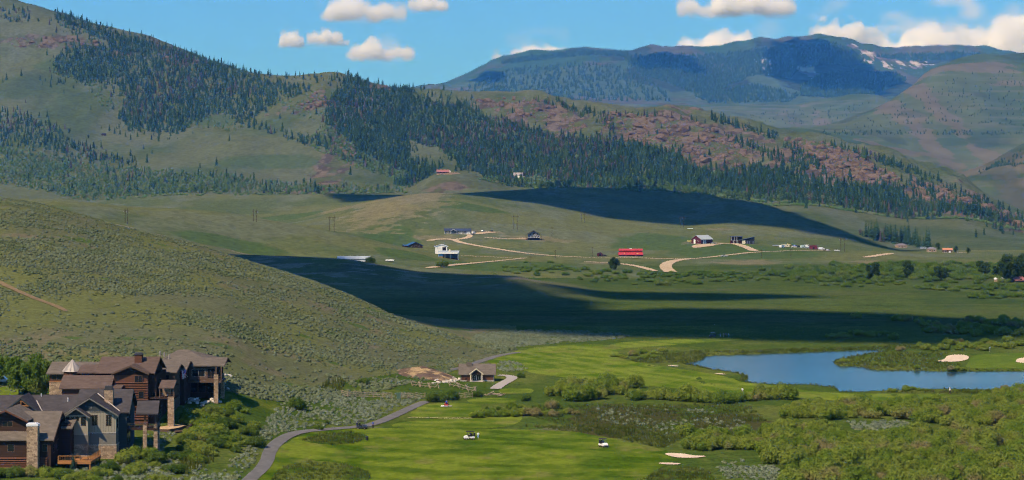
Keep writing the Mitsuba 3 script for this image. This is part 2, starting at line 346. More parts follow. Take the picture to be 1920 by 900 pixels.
G_GREEN = [blob(720, 448, 60, 9), blob(1250, 455, 90, 15), blob(1390, 472, 150, 16), blob(420, 455, 120, 14), blob(540, 408, 60, 5), blob(980, 500, 160, 10), blob(760, 478, 60, 8), blob(1500, 500, 70, 10), blob(860, 384, 90, 7)]
G_TAN = [blob(1640, 492, 42, 5), blob(1400, 492, 70, 6), blob(820, 446, 50, 5), blob(1010, 448, 70, 5), blob(905, 434, 40, 3), blob(1130, 493, 40, 3), blob(760, 368, 90, 3), blob(660, 388, 60, 3), blob(1310, 455, 35, 4), blob(1350, 430, 25, 2)]
def grass_hills(p, n, uv):
    a = fbm(p.x / 90, p.y / 120, 1.0, 4); b = fbm(p.x / 9, p.y / 18, 2.0, 3); c = noise(p.x / 2.5, p.y / 5, p.z / 3)
    col = mix(C(0.074, 0.100, 0.040), C(0.104, 0.118, 0.046), smoothstep(0.35, 0.62, a))
    col = mix(col, C(0.104, 0.122, 0.078), smoothstep(0.52, 0.66, fbm(p.x / 50, p.y / 130, 8.0, 4)) * 0.7)
    col = mix(col, C(0.046, 0.088, 0.024), blobs(p, (a - 0.5) * 1.1 + (b - 0.5) * 0.3, G_GREEN) * 0.75)
    col = mix(col, C(0.20, 0.16, 0.10), blobs(p, (b - 0.5) * 1.0 + (a - 0.5) * 0.7, G_TAN) * 0.45)
    return col * (0.60 + 0.46 * c + 0.34 * b)
plain('grass_hills_mat', proc(grass_hills))

R_ROCK = [blob(590, 192, 34, 18), blob(560, 205, 50, 12), blob(740, 210, 36, 10), blob(110, 78, 110, 14), blob(340, 112, 44, 14), blob(230, 105, 30, 10), blob(1000, 205, 90, 24), blob(1060, 235, 60, 20), blob(900, 195, 40, 12), blob(700, 158, 30, 8),
          blob(1210, 245, 90, 40), blob(1290, 240, 70, 40), blob(1330, 290, 90, 30), blob(1390, 262, 70, 26), blob(1480, 285, 60, 26), blob(1560, 300, 110, 34), blob(1660, 340, 100, 34), blob(1770, 385, 90, 30), blob(1850, 400, 90, 30), blob(1560, 340, 50, 16), blob(850, 345, 80, 14)]
R_GREEN = [blob(150, 130, 90, 20), blob(280, 350, 180, 16), blob(60, 315, 90, 22), blob(400, 225, 40, 12), blob(700, 300, 60, 24), blob(1040, 345, 60, 8), blob(1250, 240, 20, 20), blob(500, 305, 120, 14), blob(640, 190, 40, 20), blob(1330, 335, 160, 20), blob(760, 330, 50, 14)]
def ridge(p, n, uv):
    a = fbm(p.x / 190, p.y / 260, 1.0, 4); b = fbm(p.x / 24, p.y / 40, p.z / 24, 4); c = noise(p.x / 5, p.y / 7, p.z / 5)
    col = mix(C(0.054, 0.080, 0.034), C(0.082, 0.098, 0.046), smoothstep(0.36, 0.64, a))
    col = mix(col, C(0.094, 0.110, 0.072), smoothstep(0.50, 0.66, fbm(p.x / 90, p.y / 300, 8.0, 4)) * 0.55)
    col = mix(col, C(0.044, 0.080, 0.028), blobs(p, (b - 0.5) * 0.8 + (a - 0.5) * 0.8, R_GREEN) * 0.6)
    rock = blobs(p, (b - 0.5) * 1.5 + (a - 0.5) * 0.8, R_ROCK)
    rc = mix(C(0.096, 0.074, 0.055), C(0.138, 0.110, 0.082), b)
    rc = mix(rc, C(0.060, 0.050, 0.044), smoothstep(0.47, 0.60, fbm(p.x / 16, p.y / 50, p.z / 14, 4)))
    rc = mix(rc, C(0.060, 0.082, 0.034), smoothstep(0.48, 0.60, fbm(p.x / 45, p.y / 60, 3.0, 4)) * 0.85)
    col = mix(col, rc, rock * 0.95)
    return col * (0.66 + 0.40 * c + 0.28 * b)
plain('ridge_mat', proc(ridge))

H_RED = [blob(1650, 200, 30, 22, 6800), blob(1700, 168, 24, 14, 6800), blob(1800, 124, 120, 9, 6800), blob(1900, 158, 80, 6, 6800), blob(1860, 320, 60, 26, 4600), blob(1910, 300, 60, 40, 4600), blob(1700, 285, 120, 7, 5300)]
def far_hills(p, n, uv):
    a = fbm(p.x / 420, p.y / 500, 1.0, 4); b = fbm(p.x / 60, p.y / 120, p.z / 30, 4); c = fbm(p.x / 260, p.y / 260, p.z / 18, 4)
    col = mix(C(0.046, 0.078, 0.034), C(0.076, 0.100, 0.046), smoothstep(0.35, 0.62, a))
    col = mix(col, C(0.105, 0.105, 0.062), smoothstep(0.54, 0.70, c) * 0.5)
    col = mix(col, C(0.120, 0.094, 0.064), blobs(p, (b - 0.5) * 1.8 + (a - 0.5) * 1.2 - 0.15, H_RED) * 0.65)
    col = mix(col, C(0.035, 0.055, 0.032), smoothstep(0.60, 0.68, fbm(p.x / 150, p.y / 300, 7.0, 4)) * 0.5)
    return col * (0.72 + 0.56 * b)
plain('far_hills_mat', proc(far_hills))

M_TREES = [blob(1240, 135, 70, 26, 11500), blob(1180, 110, 60, 12, 11500), blob(1330, 150, 70, 30, 11500), blob(1400, 105, 70, 14, 11500), blob(1470, 115, 60, 40, 11500), blob(1530, 150, 90, 34, 11500), blob(1600, 150, 70, 30, 11500),
           blob(1560, 95, 60, 14, 11500), blob(930, 172, 26, 12, 11500), blob(1660, 165, 60, 20, 11500), blob(1100, 96, 90, 5, 11500), blob(1780, 104, 50, 9, 11500), blob(1345, 185, 18, 6, 11500)]
M_PALE = [blob(1598, 87, 18, 6, 11500), blob(1510, 132, 14, 12, 11500), blob(1440, 120, 20, 12, 11500),
          blob(1622, 97, 12, 4, 11500)]
M_CLIFF = [blob(1690, 118, 60, 14, 11500), blob(1640, 110, 26, 12, 11500), blob(1515, 130, 22, 14, 11500), blob(1440, 122, 16, 8, 11500)]
def mountain(p, n, uv):
    a = fbm(p.x / 900, p.y / 1600, 1.0, 4); b = fbm(p.x / 120, p.y / 300, p.z / 60, 4); c = noise(p.x / 30, p.y / 40, p.z / 15)
    col = mix(C(0.028, 0.064, 0.030), C(0.048, 0.080, 0.044), smoothstep(0.36, 0.62, a))
    col = mix(col, C(0.085, 0.068, 0.064), smoothstep(0.52, 0.66, fbm(p.x / 400, p.y / 900, 5.0, 4)) * 0.6)
    col = mix(col, C(0.024, 0.040, 0.030), blobs(p, (b - 0.5) * 0.9 + (a - 0.5) * 0.6, M_TREES) * 0.92)
    col = mix(col, mix(C(0.10, 0.085, 0.08), C(0.46, 0.39, 0.31), smoothstep(0.42, 0.60, b)), blobs(p, (b - 0.5) * 2.4 + (c - 0.5) * 0.8 - 0.05, M_PALE) * 0.9)
    st = fbm(p.x / 38, p.y / 330, p.z / 110, 4)
    col = mix(col, mix(C(0.14, 0.11, 0.10), C(0.40, 0.34, 0.28), smoothstep(0.5, 0.62, b)), blobs(p, (b - 0.5) * 1.2, M_CLIFF) * smoothstep(0.50, 0.56, st) * 0.9)
    return col * (0.62 + 0.4 * b + 0.36 * c)
plain('mountain_mat', proc(mountain))

PX = HZ * 0 + (XG / DG) * F + 960
k = lambda i: KD[i][None, :]
m_hill1 = (DG >= k(2) - 6) & (DG < k(4)) & (PX < 968)
m_golf = (DG < k(4)) & ~m_hill1
m_low = (DG >= k(4)) & (DG < k(7)) & (PX < 1200)
m_mead = (DG >= k(4)) & (DG < np.where(PX < 1200, 0, k(8) - 90)) & (PX >= 1200)
m_ridge = (DG >= k(13)) & (DG < k(19))
m_far = (DG >= k(19)) & (DG < k(26))
m_mtn = DG >= k(26)
m_grass = ~(m_hill1 | m_golf | m_low | m_mead | m_ridge | m_far | m_mtn)
land_piece('golf_course_ground', m_golf, 'golf_ground_mat', 'rough green ground of the golf course around the pond', 'ground')
land_piece('sagebrush_hill', m_hill1, 'hill_ground_mat', 'near hillside covered in grey green sagebrush behind the houses', 'hill')
land_piece('low_hill', m_low, 'low_hill_mat', 'low hill lying in deep cloud shadow behind the sagebrush hill', 'hill')
land_piece('meadow', m_mead, 'meadow_mat', 'flat green valley meadow crossed by bands of cloud shadow', 'meadow')
land_piece('grassy_hills', m_grass, 'grass_hills_mat', 'rolling grassy hills with dirt roads and scattered homes', 'hill')
land_piece('forested_ridge', m_ridge, 'ridge_mat', 'long mountain ridge with conifer forest and brown rock', 'mountain')
land_piece('far_hills', m_far, 'far_hills_mat', 'green and reddish hills on the right beyond the ridge', 'hill')
land_piece('far_mountain', m_mtn, 'mountain_mat', 'far blue flat topped mountain with pale cliffs', 'mountain')
v = np.array([[-9000, -9000, -0.5], [9000, -9000, -0.5], [9000, 54, -0.5], [-9000, 54, -0.5]])
scene['plain'] = mikit.ply((v, [[0, 1, 2, 3]]), 'meadow_mat'); tag('plain', 'green valley floor behind the viewpoint', 'ground', kind='structure')


# ------------------------------------------------------------------ sheets lying on the land
def sheet_mesh(poly, off, step, depth=None):
    geoms = getattr(poly, 'geoms', [poly]); out = []
    for g in geoms:
        if g.area < 0.5: continue
        ring = []
        for r in [g.exterior, *g.interiors]:
            n = max(8, int(r.length / step)); ring += [r.interpolate(t, normalized=True).coords[0] for t in np.arange(n) / n]
        x0, y0, x1, y1 = g.bounds
        gx, gy = np.meshgrid(np.arange(x0, x1, step), np.arange(y0, y1, step)); q = np.stack([gx.ravel(), gy.ravel()], 1)
        q = q[shapely.contains(g.buffer(-0.35 * step), shapely.points(q))] if len(q) else q
        pts = np.vstack([np.array(ring), q]) if len(q) else np.array(ring)
        tri = Delaunay(pts).simplices
        cen = pts[tri].mean(1)
        tri = tri[shapely.contains(g, shapely.points(cen))]
        a = pts[tri]; s = np.cross(a[:, 1] - a[:, 0], a[:, 2] - a[:, 0]); tri[s < 0] = tri[s < 0][:, ::-1]
        z = H(pts[:, 0], pts[:, 1]) + off
        if depth: z = z - depth * np.clip(shapely.distance(g.boundary, shapely.points(pts)) / 1.6, 0, 1)
        out.append(trimesh.Trimesh(np.column_stack([pts, z]), tri, process=False))
    return trimesh.util.concatenate(out)


def poly_at(px, smooth=2, dmin=0):
    p = chaikin(np.array(px, float), smooth); w = at(p[:, 0], p[:, 1], dmin)
    return Polygon(w[:, :2]).buffer(0)


def ragged(poly, amp, wl, seed=0):
    out = []
    for g in getattr(poly, 'geoms', [poly]):
        r = np.array([g.exterior.interpolate(t).coords[0] for t in np.arange(0, g.length, wl / 5)]); k = meshkit.fbm(np.column_stack([r / wl, np.full(len(r), seed + 0.5)]), 3, seed) - 0.5
        d = np.roll(r, -1, 0) - np.roll(r, 1, 0); n = np.stack([d[:, 1], -d[:, 0]], 1) / (np.linalg.norm(d, axis=1, keepdims=True) + 1e-9); out.append(Polygon(r + n * k[:, None] * 2 * amp).buffer(0))
    return shapely.union_all(out)


def sheet(name, poly, off, step, bsdf, label, cat, kind='structure', depth=None, smooth=True):
    a = {'fairway': (2.2, 14), 'tee_box': (0.9, 9), 'rough_mound': (2.6, 10), 'lawn': (3.5, 12), 'mown_corridor': (1.2, 9), 'putting_green': (1.0, 12), 'gravel_road': (0.7, 30), 'gravel_yard': (2.5, 12), 'dirt_track': (0.4, 4), 'asphalt_path': (0.12, 5)}.get(name)
    if a: poly = ragged(poly, *a)
    key = fresh(name); scene[key] = mikit.ply(sheet_mesh(poly, off, step, depth), bsdf, smooth=smooth); tag(key, label, cat, kind=kind); return key


def road(px, width, smooth=2, dmin=0):
    p = chaikin(np.array(px, float), smooth, closed=False); w = at(p[:, 0], p[:, 1], dmin)
    return LineString(w[:, :2]).buffer(width / 2, cap_style='flat')


def mown(sx, sy, c0, c1, w):
    def f(p, n, uv):
        wob = 1.4 * (fbm(p.x / 21, p.y / 26, 8.0, 3) - 0.5)
        t = (p.x * sx + p.y * sy) / w + wob; u = (p.x * sy * 0.6 - p.y * sx) / (w * 2.6) + wob
        s = smoothstep(-0.5, 0.5, dr.sin(t * 2 * dr.pi)) * 0.55 + smoothstep(-0.4, 0.4, dr.sin(u * 2 * dr.pi)) * 0.45
        a = fbm(p.x / 9, p.y / 13, 3.0, 4); b = noise(p.x / 0.8, p.y / 1.2, 0.0); q = fbm(p.x / 3.2, p.y / 5.5, 11.0, 3)
        col = mix(c0, c1, dr.clip(s * 0.66 + (a - 0.5) * 1.4 + (q - 0.5) * 0.8 + 0.17, 0, 1))
        col = mix(col, C(0.165, 0.158, 0.05), smoothstep(0.62, 0.80, fbm(p.x / 6, p.y / 8, 23.0, 4)) * 0.55)
        return col * (0.84 + 0.32 * b)
    return f
plain('fairway_mat', proc(mown(0.25, 1.0, C(0.046, 0.090, 0.006), C(0.134, 0.176, 0.018), 14.0)))
plain('far_fairway_mat', proc(mown(1.0, 0.42, C(0.064, 0.116, 0.008), C(0.156, 0.196, 0.028), 11.0)))
plain('tee_mat', proc(mown(0.05, 1.0, C(0.058, 0.105, 0.008), C(0.150, 0.186, 0.026), 9.0)))
plain('green_mat', proc(mown(0.6, 1.0, C(0.075, 0.128, 0.014), C(0.105, 0.150, 0.022), 5.0)))
def rough(p, n, uv):
    a = fbm(p.x / 6, p.y / 9, 3.0, 4); b = noise(p.x / 0.6, p.y / 0.8, 0.0)
    return mix(C(0.045, 0.080, 0.010), C(0.092, 0.118, 0.020), smoothstep(0.35, 0.65, a)) * (0.75 + 0.5 * b)
plain('rough_mat', proc(rough))
def asphalt(p, n, uv): return C(0.145, 0.142, 0.142) * (0.78 + 0.44 * fbm(p.x / 1.3, p.y / 2.6, 1.0, 4))
plain('asphalt_mat', proc(asphalt))
def dirt(p, n, uv):
    return mix(C(0.40, 0.30, 0.19), C(0.50, 0.40, 0.28), fbm(p.x / 4, p.y / 6, 1.0, 4)) * (0.85 + 0.3 * noise(p.x / 1.2, p.y / 1.8, 4.0))
plain('dirt_mat', proc(dirt))
def sand(p, n, uv): return C(0.62, 0.50, 0.37) * (0.88 + 0.24 * fbm(p.x / 0.9, p.y / 1.3, 1.0, 4))
plain('sand_mat', proc(sand))
plain('earth_mat', proc(lambda p, n, uv: C(0.195, 0.145, 0.088) * (0.7 + 0.6 * fbm(p.x / 1.5, p.y / 2, 1.0, 3))))
def mound(p, n, uv):
    a = fbm(p.x / 3.2, p.y / 4, p.z / 2, 4)
    return mix(C(0.115, 0.082, 0.065), C(0.37, 0.265, 0.145), smoothstep(0.44, 0.62, a)) * (0.65 + 0.7 * noise(p.x / 0.8, p.y / 0.8, p.z))
plain('mound_mat', proc(mound))

WATER = POND.buffer(1.5)
wm = trimesh.creation.triangulate_polygon(WATER, engine='earcut')
wv = np.column_stack([wm[0], np.full(len(wm[0]), WATER_Z)])
def ripple(p, n, uv): return (0.5 * fbm(p.x / 1.1, p.y / 0.55, 0.0, 3) + 0.5 * noise(p.x / 0.35, p.y / 0.25, 1.0)) * (0.35 + 1.2 * fbm(p.x / 26, p.y / 12, 2.0, 3))
scene['water_mat'] = {'type': 'bumpmap', 'arbitrary': proc(ripple, 0.05), 'scale': 0.03,
                      'bsdf': {'type': 'principled', 'base_color': rgb((0.010, 0.035, 0.060)), 'roughness': 0.05, 'specular': 0.55}}
f = np.array(wm[1]); aa = wv[f]; s = np.cross(aa[:, 1] - aa[:, 0], aa[:, 2] - aa[:, 0])[:, 2]; f[s < 0] = f[s < 0][:, ::-1]
scene['pond'] = mikit.ply((wv, f), 'water_mat'); tag('pond', 'blue pond with a grassy tongue of land reaching into it', 'pond', kind='structure')

NEAR = [(430, 915), (487, 898), (512, 872), (520, 850), (545, 824), (590, 808), (640, 803), (700, 803), (780, 804), (900, 804), (1060, 808), (1130, 820), (1210, 836), (1262, 846), (1262, 862), (1235, 876), (1200, 915)]
pond_keep = POND.buffer(2.5)
sheet('fairway', poly_at(NEAR), 0.06, 2.2, 'fairway_mat', 'mown green fairway in the foreground with carts on it', 'fairway')
sheet('fairway', poly_at([(905, 672), (940, 664), (1000, 651), (1100, 645), (1185, 650), (1150, 662), (1170, 676), (1240, 686), (1330, 700), (1395, 714), (1480, 729), (1570, 738), (1700, 739), (1810, 741), (1780, 748), (1600, 754), (1480, 744), (1330, 738), (1240, 724), (1180, 724), (1100, 714), (1010, 702), (970, 692), (925, 683)]).difference(pond_keep),
      0.06, 2.4, 'far_fairway_mat', 'striped mown fairway curving along the left shore of the pond', 'fairway')
sheet('tee_box', poly_at([(790, 757), (905, 755), (900, 772), (893, 783), (760, 785), (775, 770)]), 0.06, 1.6, 'tee_mat', 'mown tee box where the mower is at work', 'tee box')
sheet('tee_box', poly_at([(872, 748), (966, 745), (968, 756), (880, 758)]), 0.06, 1.6, 'tee_mat', 'small mown tee box behind the mower by the log pile', 'tee box')
sheet('tee_box', poly_at([(932, 728), (1000, 727), (1003, 738), (934, 739)]), 0.06, 1.6, 'tee_mat', 'small mown tee box right of the pale path', 'tee box')
sheet('tee_box', poly_at([(1150, 643), (1240, 637), (1380, 634), (1400, 637), (1330, 642), (1200, 652), (1130, 654)]), 0.06, 2.0, 'far_fairway_mat', 'mown tee where the distant group of golfers stands', 'tee box')
sheet('mown_corridor', poly_at([(700, 804), (790, 785), (890, 784), (960, 770), (985, 782), (960, 804)]), 0.05, 1.8, 'tee_mat', 'mown strip linking the tee box and the near fairway', 'fairway')
sheet('putting_green', poly_at([(1808, 693), (1815, 680), (1820, 668), (1845, 663), (1930, 662), (2040, 662), (2060, 690), (1930, 693.5)]).difference(pond_keep), 0.06, 2.4, 'green_mat', 'putting green beyond the pond beside the large bunker', 'putting green')
sheet('rough_mound', poly_at([(500, 915), (520, 878), (570, 866), (640, 868), (690, 884), (700, 900), (690, 915)]), 0.22, 2.0, 'rough_mat', 'dark mound of long grass beside the path at the bottom', 'ground')
sheet('rough_mound', poly_at([(560, 826), (600, 812), (655, 810), (690, 818), (680, 832), (620, 836)]), 0.12, 2.0, 'rough_mat', 'darker grass bank near the small black litter bin', 'ground')
sheet('rough_mound', poly_at([(1190, 915), (1240, 880), (1290, 874), (1330, 884), (1350, 915)]), 0.12, 2.0, 'rough_mat', 'dark grass bank in front of the small near bunker', 'ground')
sheet('lawn', poly_at([(408, 737), (440, 736), (500, 752), (545, 772), (520, 790), (470, 775), (420, 760)]), 0.1, 2.0, 'rough_mat', 'green lawn falling away right of the upper house', 'lawn')
sheet('lawn', poly_at([(-20, 728), (40, 722), (120, 725), (120, 745), (-20, 756)]), 0.1, 2.0, 'tee_mat', 'lawn behind the slate roofed house at the left edge', 'lawn')
for pl, lb in (([(1241, 850.5), (1267, 850), (1287, 852), (1300, 855), (1330, 855.6), (1309, 859), (1281, 859.4), (1261, 857.5)], 'curved sand bunker at the right end of the near fairway'),
               ([(1232, 868.5), (1245, 868), (1280, 869.5), (1272, 872), (1240, 871.4)], 'thin sand bunker just below the curved bunker'),
               ([(1754, 677.5), (1772, 674), (1775, 666), (1812, 665), (1819, 673), (1800, 678.5), (1770, 679)], 'large pale sand bunker beyond the pond'),
               ([(1904, 676), (1912, 671), (1945, 671), (1950, 681), (1906, 681)], 'sand bunker at the right edge of the photo'),
               ([(1336, 701), (1350, 700), (1364, 702.6), (1350, 702.4)], 'small sand bunker on the left bank of the pond'),
               ([(1248, 685.2), (1262, 685), (1276, 687.4), (1262, 687.2)], 'sliver of sand at the left tip of the pond')):
    sheet('sand_bunker', poly_at(pl, 2), 0.12, 1.0, 'sand_mat', lb, 'bunker')
sheet('asphalt_path', road([(455, 912), (476, 893), (492, 879), (502, 863), (504, 850), (516, 833), (538, 818), (562, 810.5), (596, 807), (650, 803), (690, 799), (722, 788), (752, 774), (782, 760), (800, 753)], 2.8), 0.16, 1.5, 'asphalt_mat', 'grey asphalt cart path winding up from the bottom edge', 'path')
sheet('asphalt_path', road([(845, 694), (868, 690), (900, 678), (935, 667), (972, 661)], 3.0), 0.16, 1.5, 'asphalt_mat', 'grey cart path disappearing behind the small cabin', 'path')
plain('concrete_mat', (0.36, 0.33, 0.30))
sheet('walkway', road([(928, 730), (938, 722), (952, 715), (962, 709), (955, 705), (935, 704)], 3.2), 0.16, 1.2, 'concrete_mat', 'pale curved walkway beside the small cabin', 'path')
sheet('dirt_track', road([(890, 785), (840, 785), (800, 784.5), (762, 784)], 0.9), 0.16, 1.2, 'dirt_mat', 'thin pale dirt line across the mown tee', 'path')
sheet('dirt_track', road([(-20, 520), (30, 545), (70, 562), (105, 574), (126, 585)], 1.9), 0.2, 2.0, 'earth_mat', 'reddish dirt track on the near sagebrush hill', 'path')
ROADS = [([(880, 440), (882, 444), (868, 448), (850, 450)], 6), ([(802, 452), (818, 449), (836, 448), (852, 450), (862, 455), (900, 462), (950, 470), (1000, 477), (1080, 483), (1160, 483.5), (1240, 485), (1275, 486.5), (1320, 484), (1360, 479), (1415, 473), (1480, 470.5), (1560, 471)], 6.5),
         ([(1300, 485), (1268, 488), (1250, 494), (1247, 502), (1258, 511)], 9), ([(1318, 461), (1345, 458), (1375, 456), (1395, 462), (1415, 471)], 8), ([(1095, 491), (1160, 494), (1200, 500), (1228, 509)], 6),
         ([(798, 503), (850, 497), (920, 491), (985, 484)], 5), ([(860, 479), (910, 482), (965, 483.5)], 4), ([(905, 446), (960, 448), (988, 447)], 6), ([(1622, 483), (1640, 480), (1672, 475.5)], 7), ([(890, 439), (905, 437), (928, 435)], 8), ([(1795, 474), (1812, 475)], 6)]
RL = ['gravel drive below the long navy roofed house', 'main gravel road crossing the hillside past the red barn', 'broad bright gravel bend below the maroon barn', 'gravel drive between the maroon barn and the dark modern barn', 'pale dirt track below the red barn',
      'pale dirt track below the white barn', 'gravel drive right of the white barn', 'gravel drive left of the gable fronted house', 'pale gravel strip below the row of spruces', 'gravel yard right of the long navy roofed house', 'gravel patch at the far right houses']
for (pl, w), lb in zip(ROADS, RL): sheet('gravel_road', road(pl, w, dmin=1250), 0.3, 4.0, 'dirt_mat', lb, 'road')
sheet('gravel_yard', poly_at([(1296, 466), (1300, 459), (1345, 457), (1340, 461), (1318, 464)], 1, 1300), 0.35, 4.0, 'dirt_mat', 'gravel yard in front of the maroon barn', 'yard')
sheet('gravel_yard', poly_at([(822, 325), (850, 323.5), (866, 325), (860, 327), (832, 329)], 1, 3000), 0.5, 6.0, 'earth_mat', 'tan pad of earth below the red roofed house on the knoll', 'yard')

# ------------------------------------------------------------------ clouds overhead (out of frame) that throw the shadows seen on the land
plain('cloud_mat', (0.93, 0.93, 0.95))
def cloud(label, ground, alt, thick, seed, rag=0.10):
    g = np.array(ground, float)
    P = Polygon(g[:, :2] + SUN[:2] / SUN[2] * (alt - g[:, 2:3])).buffer(0)
    L = math.sqrt(P.area); st = L / 26
    if P.geom_type != 'Polygon': P = max(P.geoms, key=lambda q: q.area)
    ring = np.array([P.exterior.interpolate(t, normalized=True).coords[0] for t in np.arange(0, 1, st * 0.35 / P.length)])
    nn = meshkit.fbm(np.column_stack([ring / (L * 0.16), np.full(len(ring), seed * 7.1)]), 5, seed) - 0.5
    cen = ring.mean(0); dirn = np.gradient(ring, axis=0); nor = np.stack([dirn[:, 1], -dirn[:, 0]], 1); nor /= np.linalg.norm(nor, axis=1, keepdims=True) + 1e-9
    ring = ring + nor * nn[:, None] * L * rag
    P = Polygon(ring).buffer(0)
    if P.geom_type != 'Polygon': P = max(P.geoms, key=lambda q: q.area)
    ring = np.array(P.exterior.coords[:-1])
    x0, y0, x1, y1 = P.bounds
    gx, gy = np.meshgrid(np.arange(x0, x1, st * 0.5), np.arange(y0, y1, st * 0.5)); q = np.stack([gx.ravel(), gy.ravel()], 1); q = q[shapely.contains(P.buffer(-st * 0.2), shapely.points(q))]
    pts = np.vstack([ring, q]); tri = Delaunay(pts).simplices; tri = tri[shapely.contains(P, shapely.points(pts[tri].mean(1)))]
    dd = shapely.distance(P.exterior, shapely.points(pts)); lump = meshkit.fbm(np.column_stack([pts / (L * 0.1), np.full(len(pts), seed)]), 4, seed + 3)
    up = thick * np.sqrt(np.clip(dd / (L * 0.3), 0, 1)) * (0.35 + 1.3 * lump); dn = -0.18 * thick * np.clip(dd / (L * 0.2), 0, 1) * (0.5 + lump)
    n = len(pts); v = np.vstack([np.column_stack([pts, alt + up]), np.column_stack([pts, alt + dn])])
    a = pts[tri]; s = np.cross(a[:, 1] - a[:, 0], a[:, 2] - a[:, 0]); tri[s < 0] = tri[s < 0][:, ::-1]
    key = fresh('cloud'); scene[key] = mikit.ply((v, np.vstack([tri, tri[:, ::-1] + n])), 'cloud_mat', smooth=True); tag(key, label, 'cloud')


def plan(pts):                           # (bearing as photo column, distance) -> ground points
    p = np.array(pts, float); X = (p[:, 0] - 960) / F * p[:, 1]; return np.column_stack([X, p[:, 1], H(X, p[:, 1])])
cloud('flat based white cumulus cloud above the dark grassy hill', plan([(660, 2700), (800, 2640), (900, 2590), (1060, 2480), (1180, 2410), (1290, 2330), (1360, 2380), (1420, 2330), (1520, 2250), (1600, 2170), (1680, 2080), (1740, 2050), (1720, 2190), (1600, 2440), (1450, 2800), (1300, 3060), (1200, 3090), (1000, 3070), (800, 3060), (640, 3080), (600, 2900)]), 1520, 150, 1)
cloud('ragged white cumulus cloud above the low dark hill', plan([(300, 900), (430, 880), (640, 830), (800, 800), (900, 815), (1000, 790), (1100, 775), (1240, 775), (1400, 755), (1550, 745), (1750, 740), (1860, 760), (2000, 790), (2000, 880), (1850, 885), (1760, 905), (1640, 935), (1500, 955), (1250, 975), (1150, 955), (1080, 1020), (1000, 1085), (950, 1160), (860, 1200), (720, 1245), (600, 1290), (440, 1310), (300, 1320)]), 1400, 60, 2)
cloud('small thin white cloud above the valley meadow', plan([(1080, 1050), (1300, 1035), (1450, 1050), (1560, 1075), (1440, 1105), (1250, 1120), (1100, 1130), (1000, 1120)]), 1400, 25, 3)
for lb, pl, al, sd in (('large white cloud above the far mountain cliffs', [(1440, 13400), (1560, 12500), (1660, 12400), (1690, 13100), (1640, 13900), (1570, 14500), (1500, 14800), (1430, 14300)], 2600, 4), ('white cloud above the left face of the far mountain', [(1170, 14250), (1200, 13700), (1290, 13100), (1330, 13300), (1300, 14100), (1240, 14600)], 2600, 5),
                       ('small white cloud above the foot of the far mountain', [(880, 13200), (910, 12700), (950, 12800), (945, 13400), (910, 13700)], 2400, 7)):
    cloud(lb, plan(pl), al, 120, sd, 0.45)

def cumulus(label, az, el, w, h, dist, seed):
    """a cloud hanging in the far sky: a box of vapour whose density is heaped and torn by noise"""
    r = np.random.default_rng(seed); a = math.radians(az); D = dist; W, Hh = math.radians(w) * D, math.radians(h) * D; L = min(W, 900.0); z0 = CAM_H + math.tan(math.radians(el)) * D
    nx, ny, nz_ = 96, 28, 52
    z, y, x = np.meshgrid(np.linspace(-0.25, 1.25, nz_), np.linspace(-1, 1, ny), np.linspace(-1, 1, nx), indexing='ij')
    top = np.zeros_like(x)
    for k in range(9):
        c, s_, hh = r.normal() * 0.42, r.uniform(0.28, 0.5), r.uniform(0.4, 1.0) * (1 if k else 1.0); top = np.maximum(top, hh * (1 - 0.5 * abs(c)) * np.sqrt(np.clip(1 - ((x - c) / s_) ** 2 - (y * 0.9) ** 2, 0, 1)))
    n = meshkit.fbm(np.stack([x * W / (Hh * 0.42) + seed, y * L / (Hh * 0.42), z * 2.4 + 3 * seed], -1), 5, seed) - 0.5
    d = np.clip((top - z) * 2.2, -1, 0.8) + n * 2.5; d = np.clip(d * 1.25, 0, 1) * np.clip((z + 0.16 + 0.9 * n) * 3, 0, 1)
    edge = np.clip((1 - np.abs(x)) * 6, 0, 1) * np.clip((1 - np.abs(y)) * 4, 0, 1) * np.clip((1.25 - z) * 6, 0, 1)
    grid = np.ascontiguousarray((d * edge * 0.0075).astype(np.float32)[..., None])
    M = T().rotate([0, 0, 1], -az).translate([0, D, z0 + 0.5 * Hh]).scale([W, L, 0.75 * Hh]); key = fresh('cloud')
    scene[key + '_vapour'] = {'type': 'heterogeneous', 'albedo': {'type': 'rgb', 'value': [0.982, 0.989, 0.999]}, 'sigma_t': {'type': 'gridvolume', 'grid': mi.VolumeGrid(grid), 'to_world': M @ T().translate([-1, -1, -1]).scale([2, 2, 2])}, 'scale': 1.0}
    scene[key] = {'type': 'cube', 'to_world': M, 'bsdf': {'type': 'ref', 'id': 'air_skin'}, 'interior': {'type': 'ref', 'id': key + '_vapour'}}; tag(key, label, 'cloud')
scene['air_skin'] = {'type': 'null'}
for i, (lb, az, el, w, h) in enumerate((('broad white cloud cut by the top edge left of centre', -4.15, 4.92, 1.25, 0.75), ('small white cloud cut by the top edge near the middle', -2.35, 5.12, 0.60, 0.45), ('white cloud with a flat base, lowest of the left group', -3.68, 3.80, 1.0, 0.60), ('small rounded cloud left of the flat based cloud', -5.13, 4.18, 0.62, 0.48), ('wispy little cloud farthest left', -6.15, 4.10, 0.42, 0.50), ('thin white cloud rising behind the left shoulder of the far mountain', 0.5, 3.72, 1.1, 0.52),
        ('broad white cloud cut by the top edge right of centre', 6.25, 5.02, 1.7, 0.75), ('rounded white cloud just above the far mountain summit', 9.35, 4.12, 1.15, 0.85), ('pale cloud behind the middle of the far mountain', 5.95, 3.70, 1.6, 0.95), ('tall white cloud bank at the right edge of the sky', 14.6, 3.6, 2.8, 1.85), ('low white cloud bank behind the right end of the far mountain', 12.0, 3.62, 2.4, 1.15))): cumulus(lb, az, el, w, h, 42000 + 2600 * i, 20 + i)
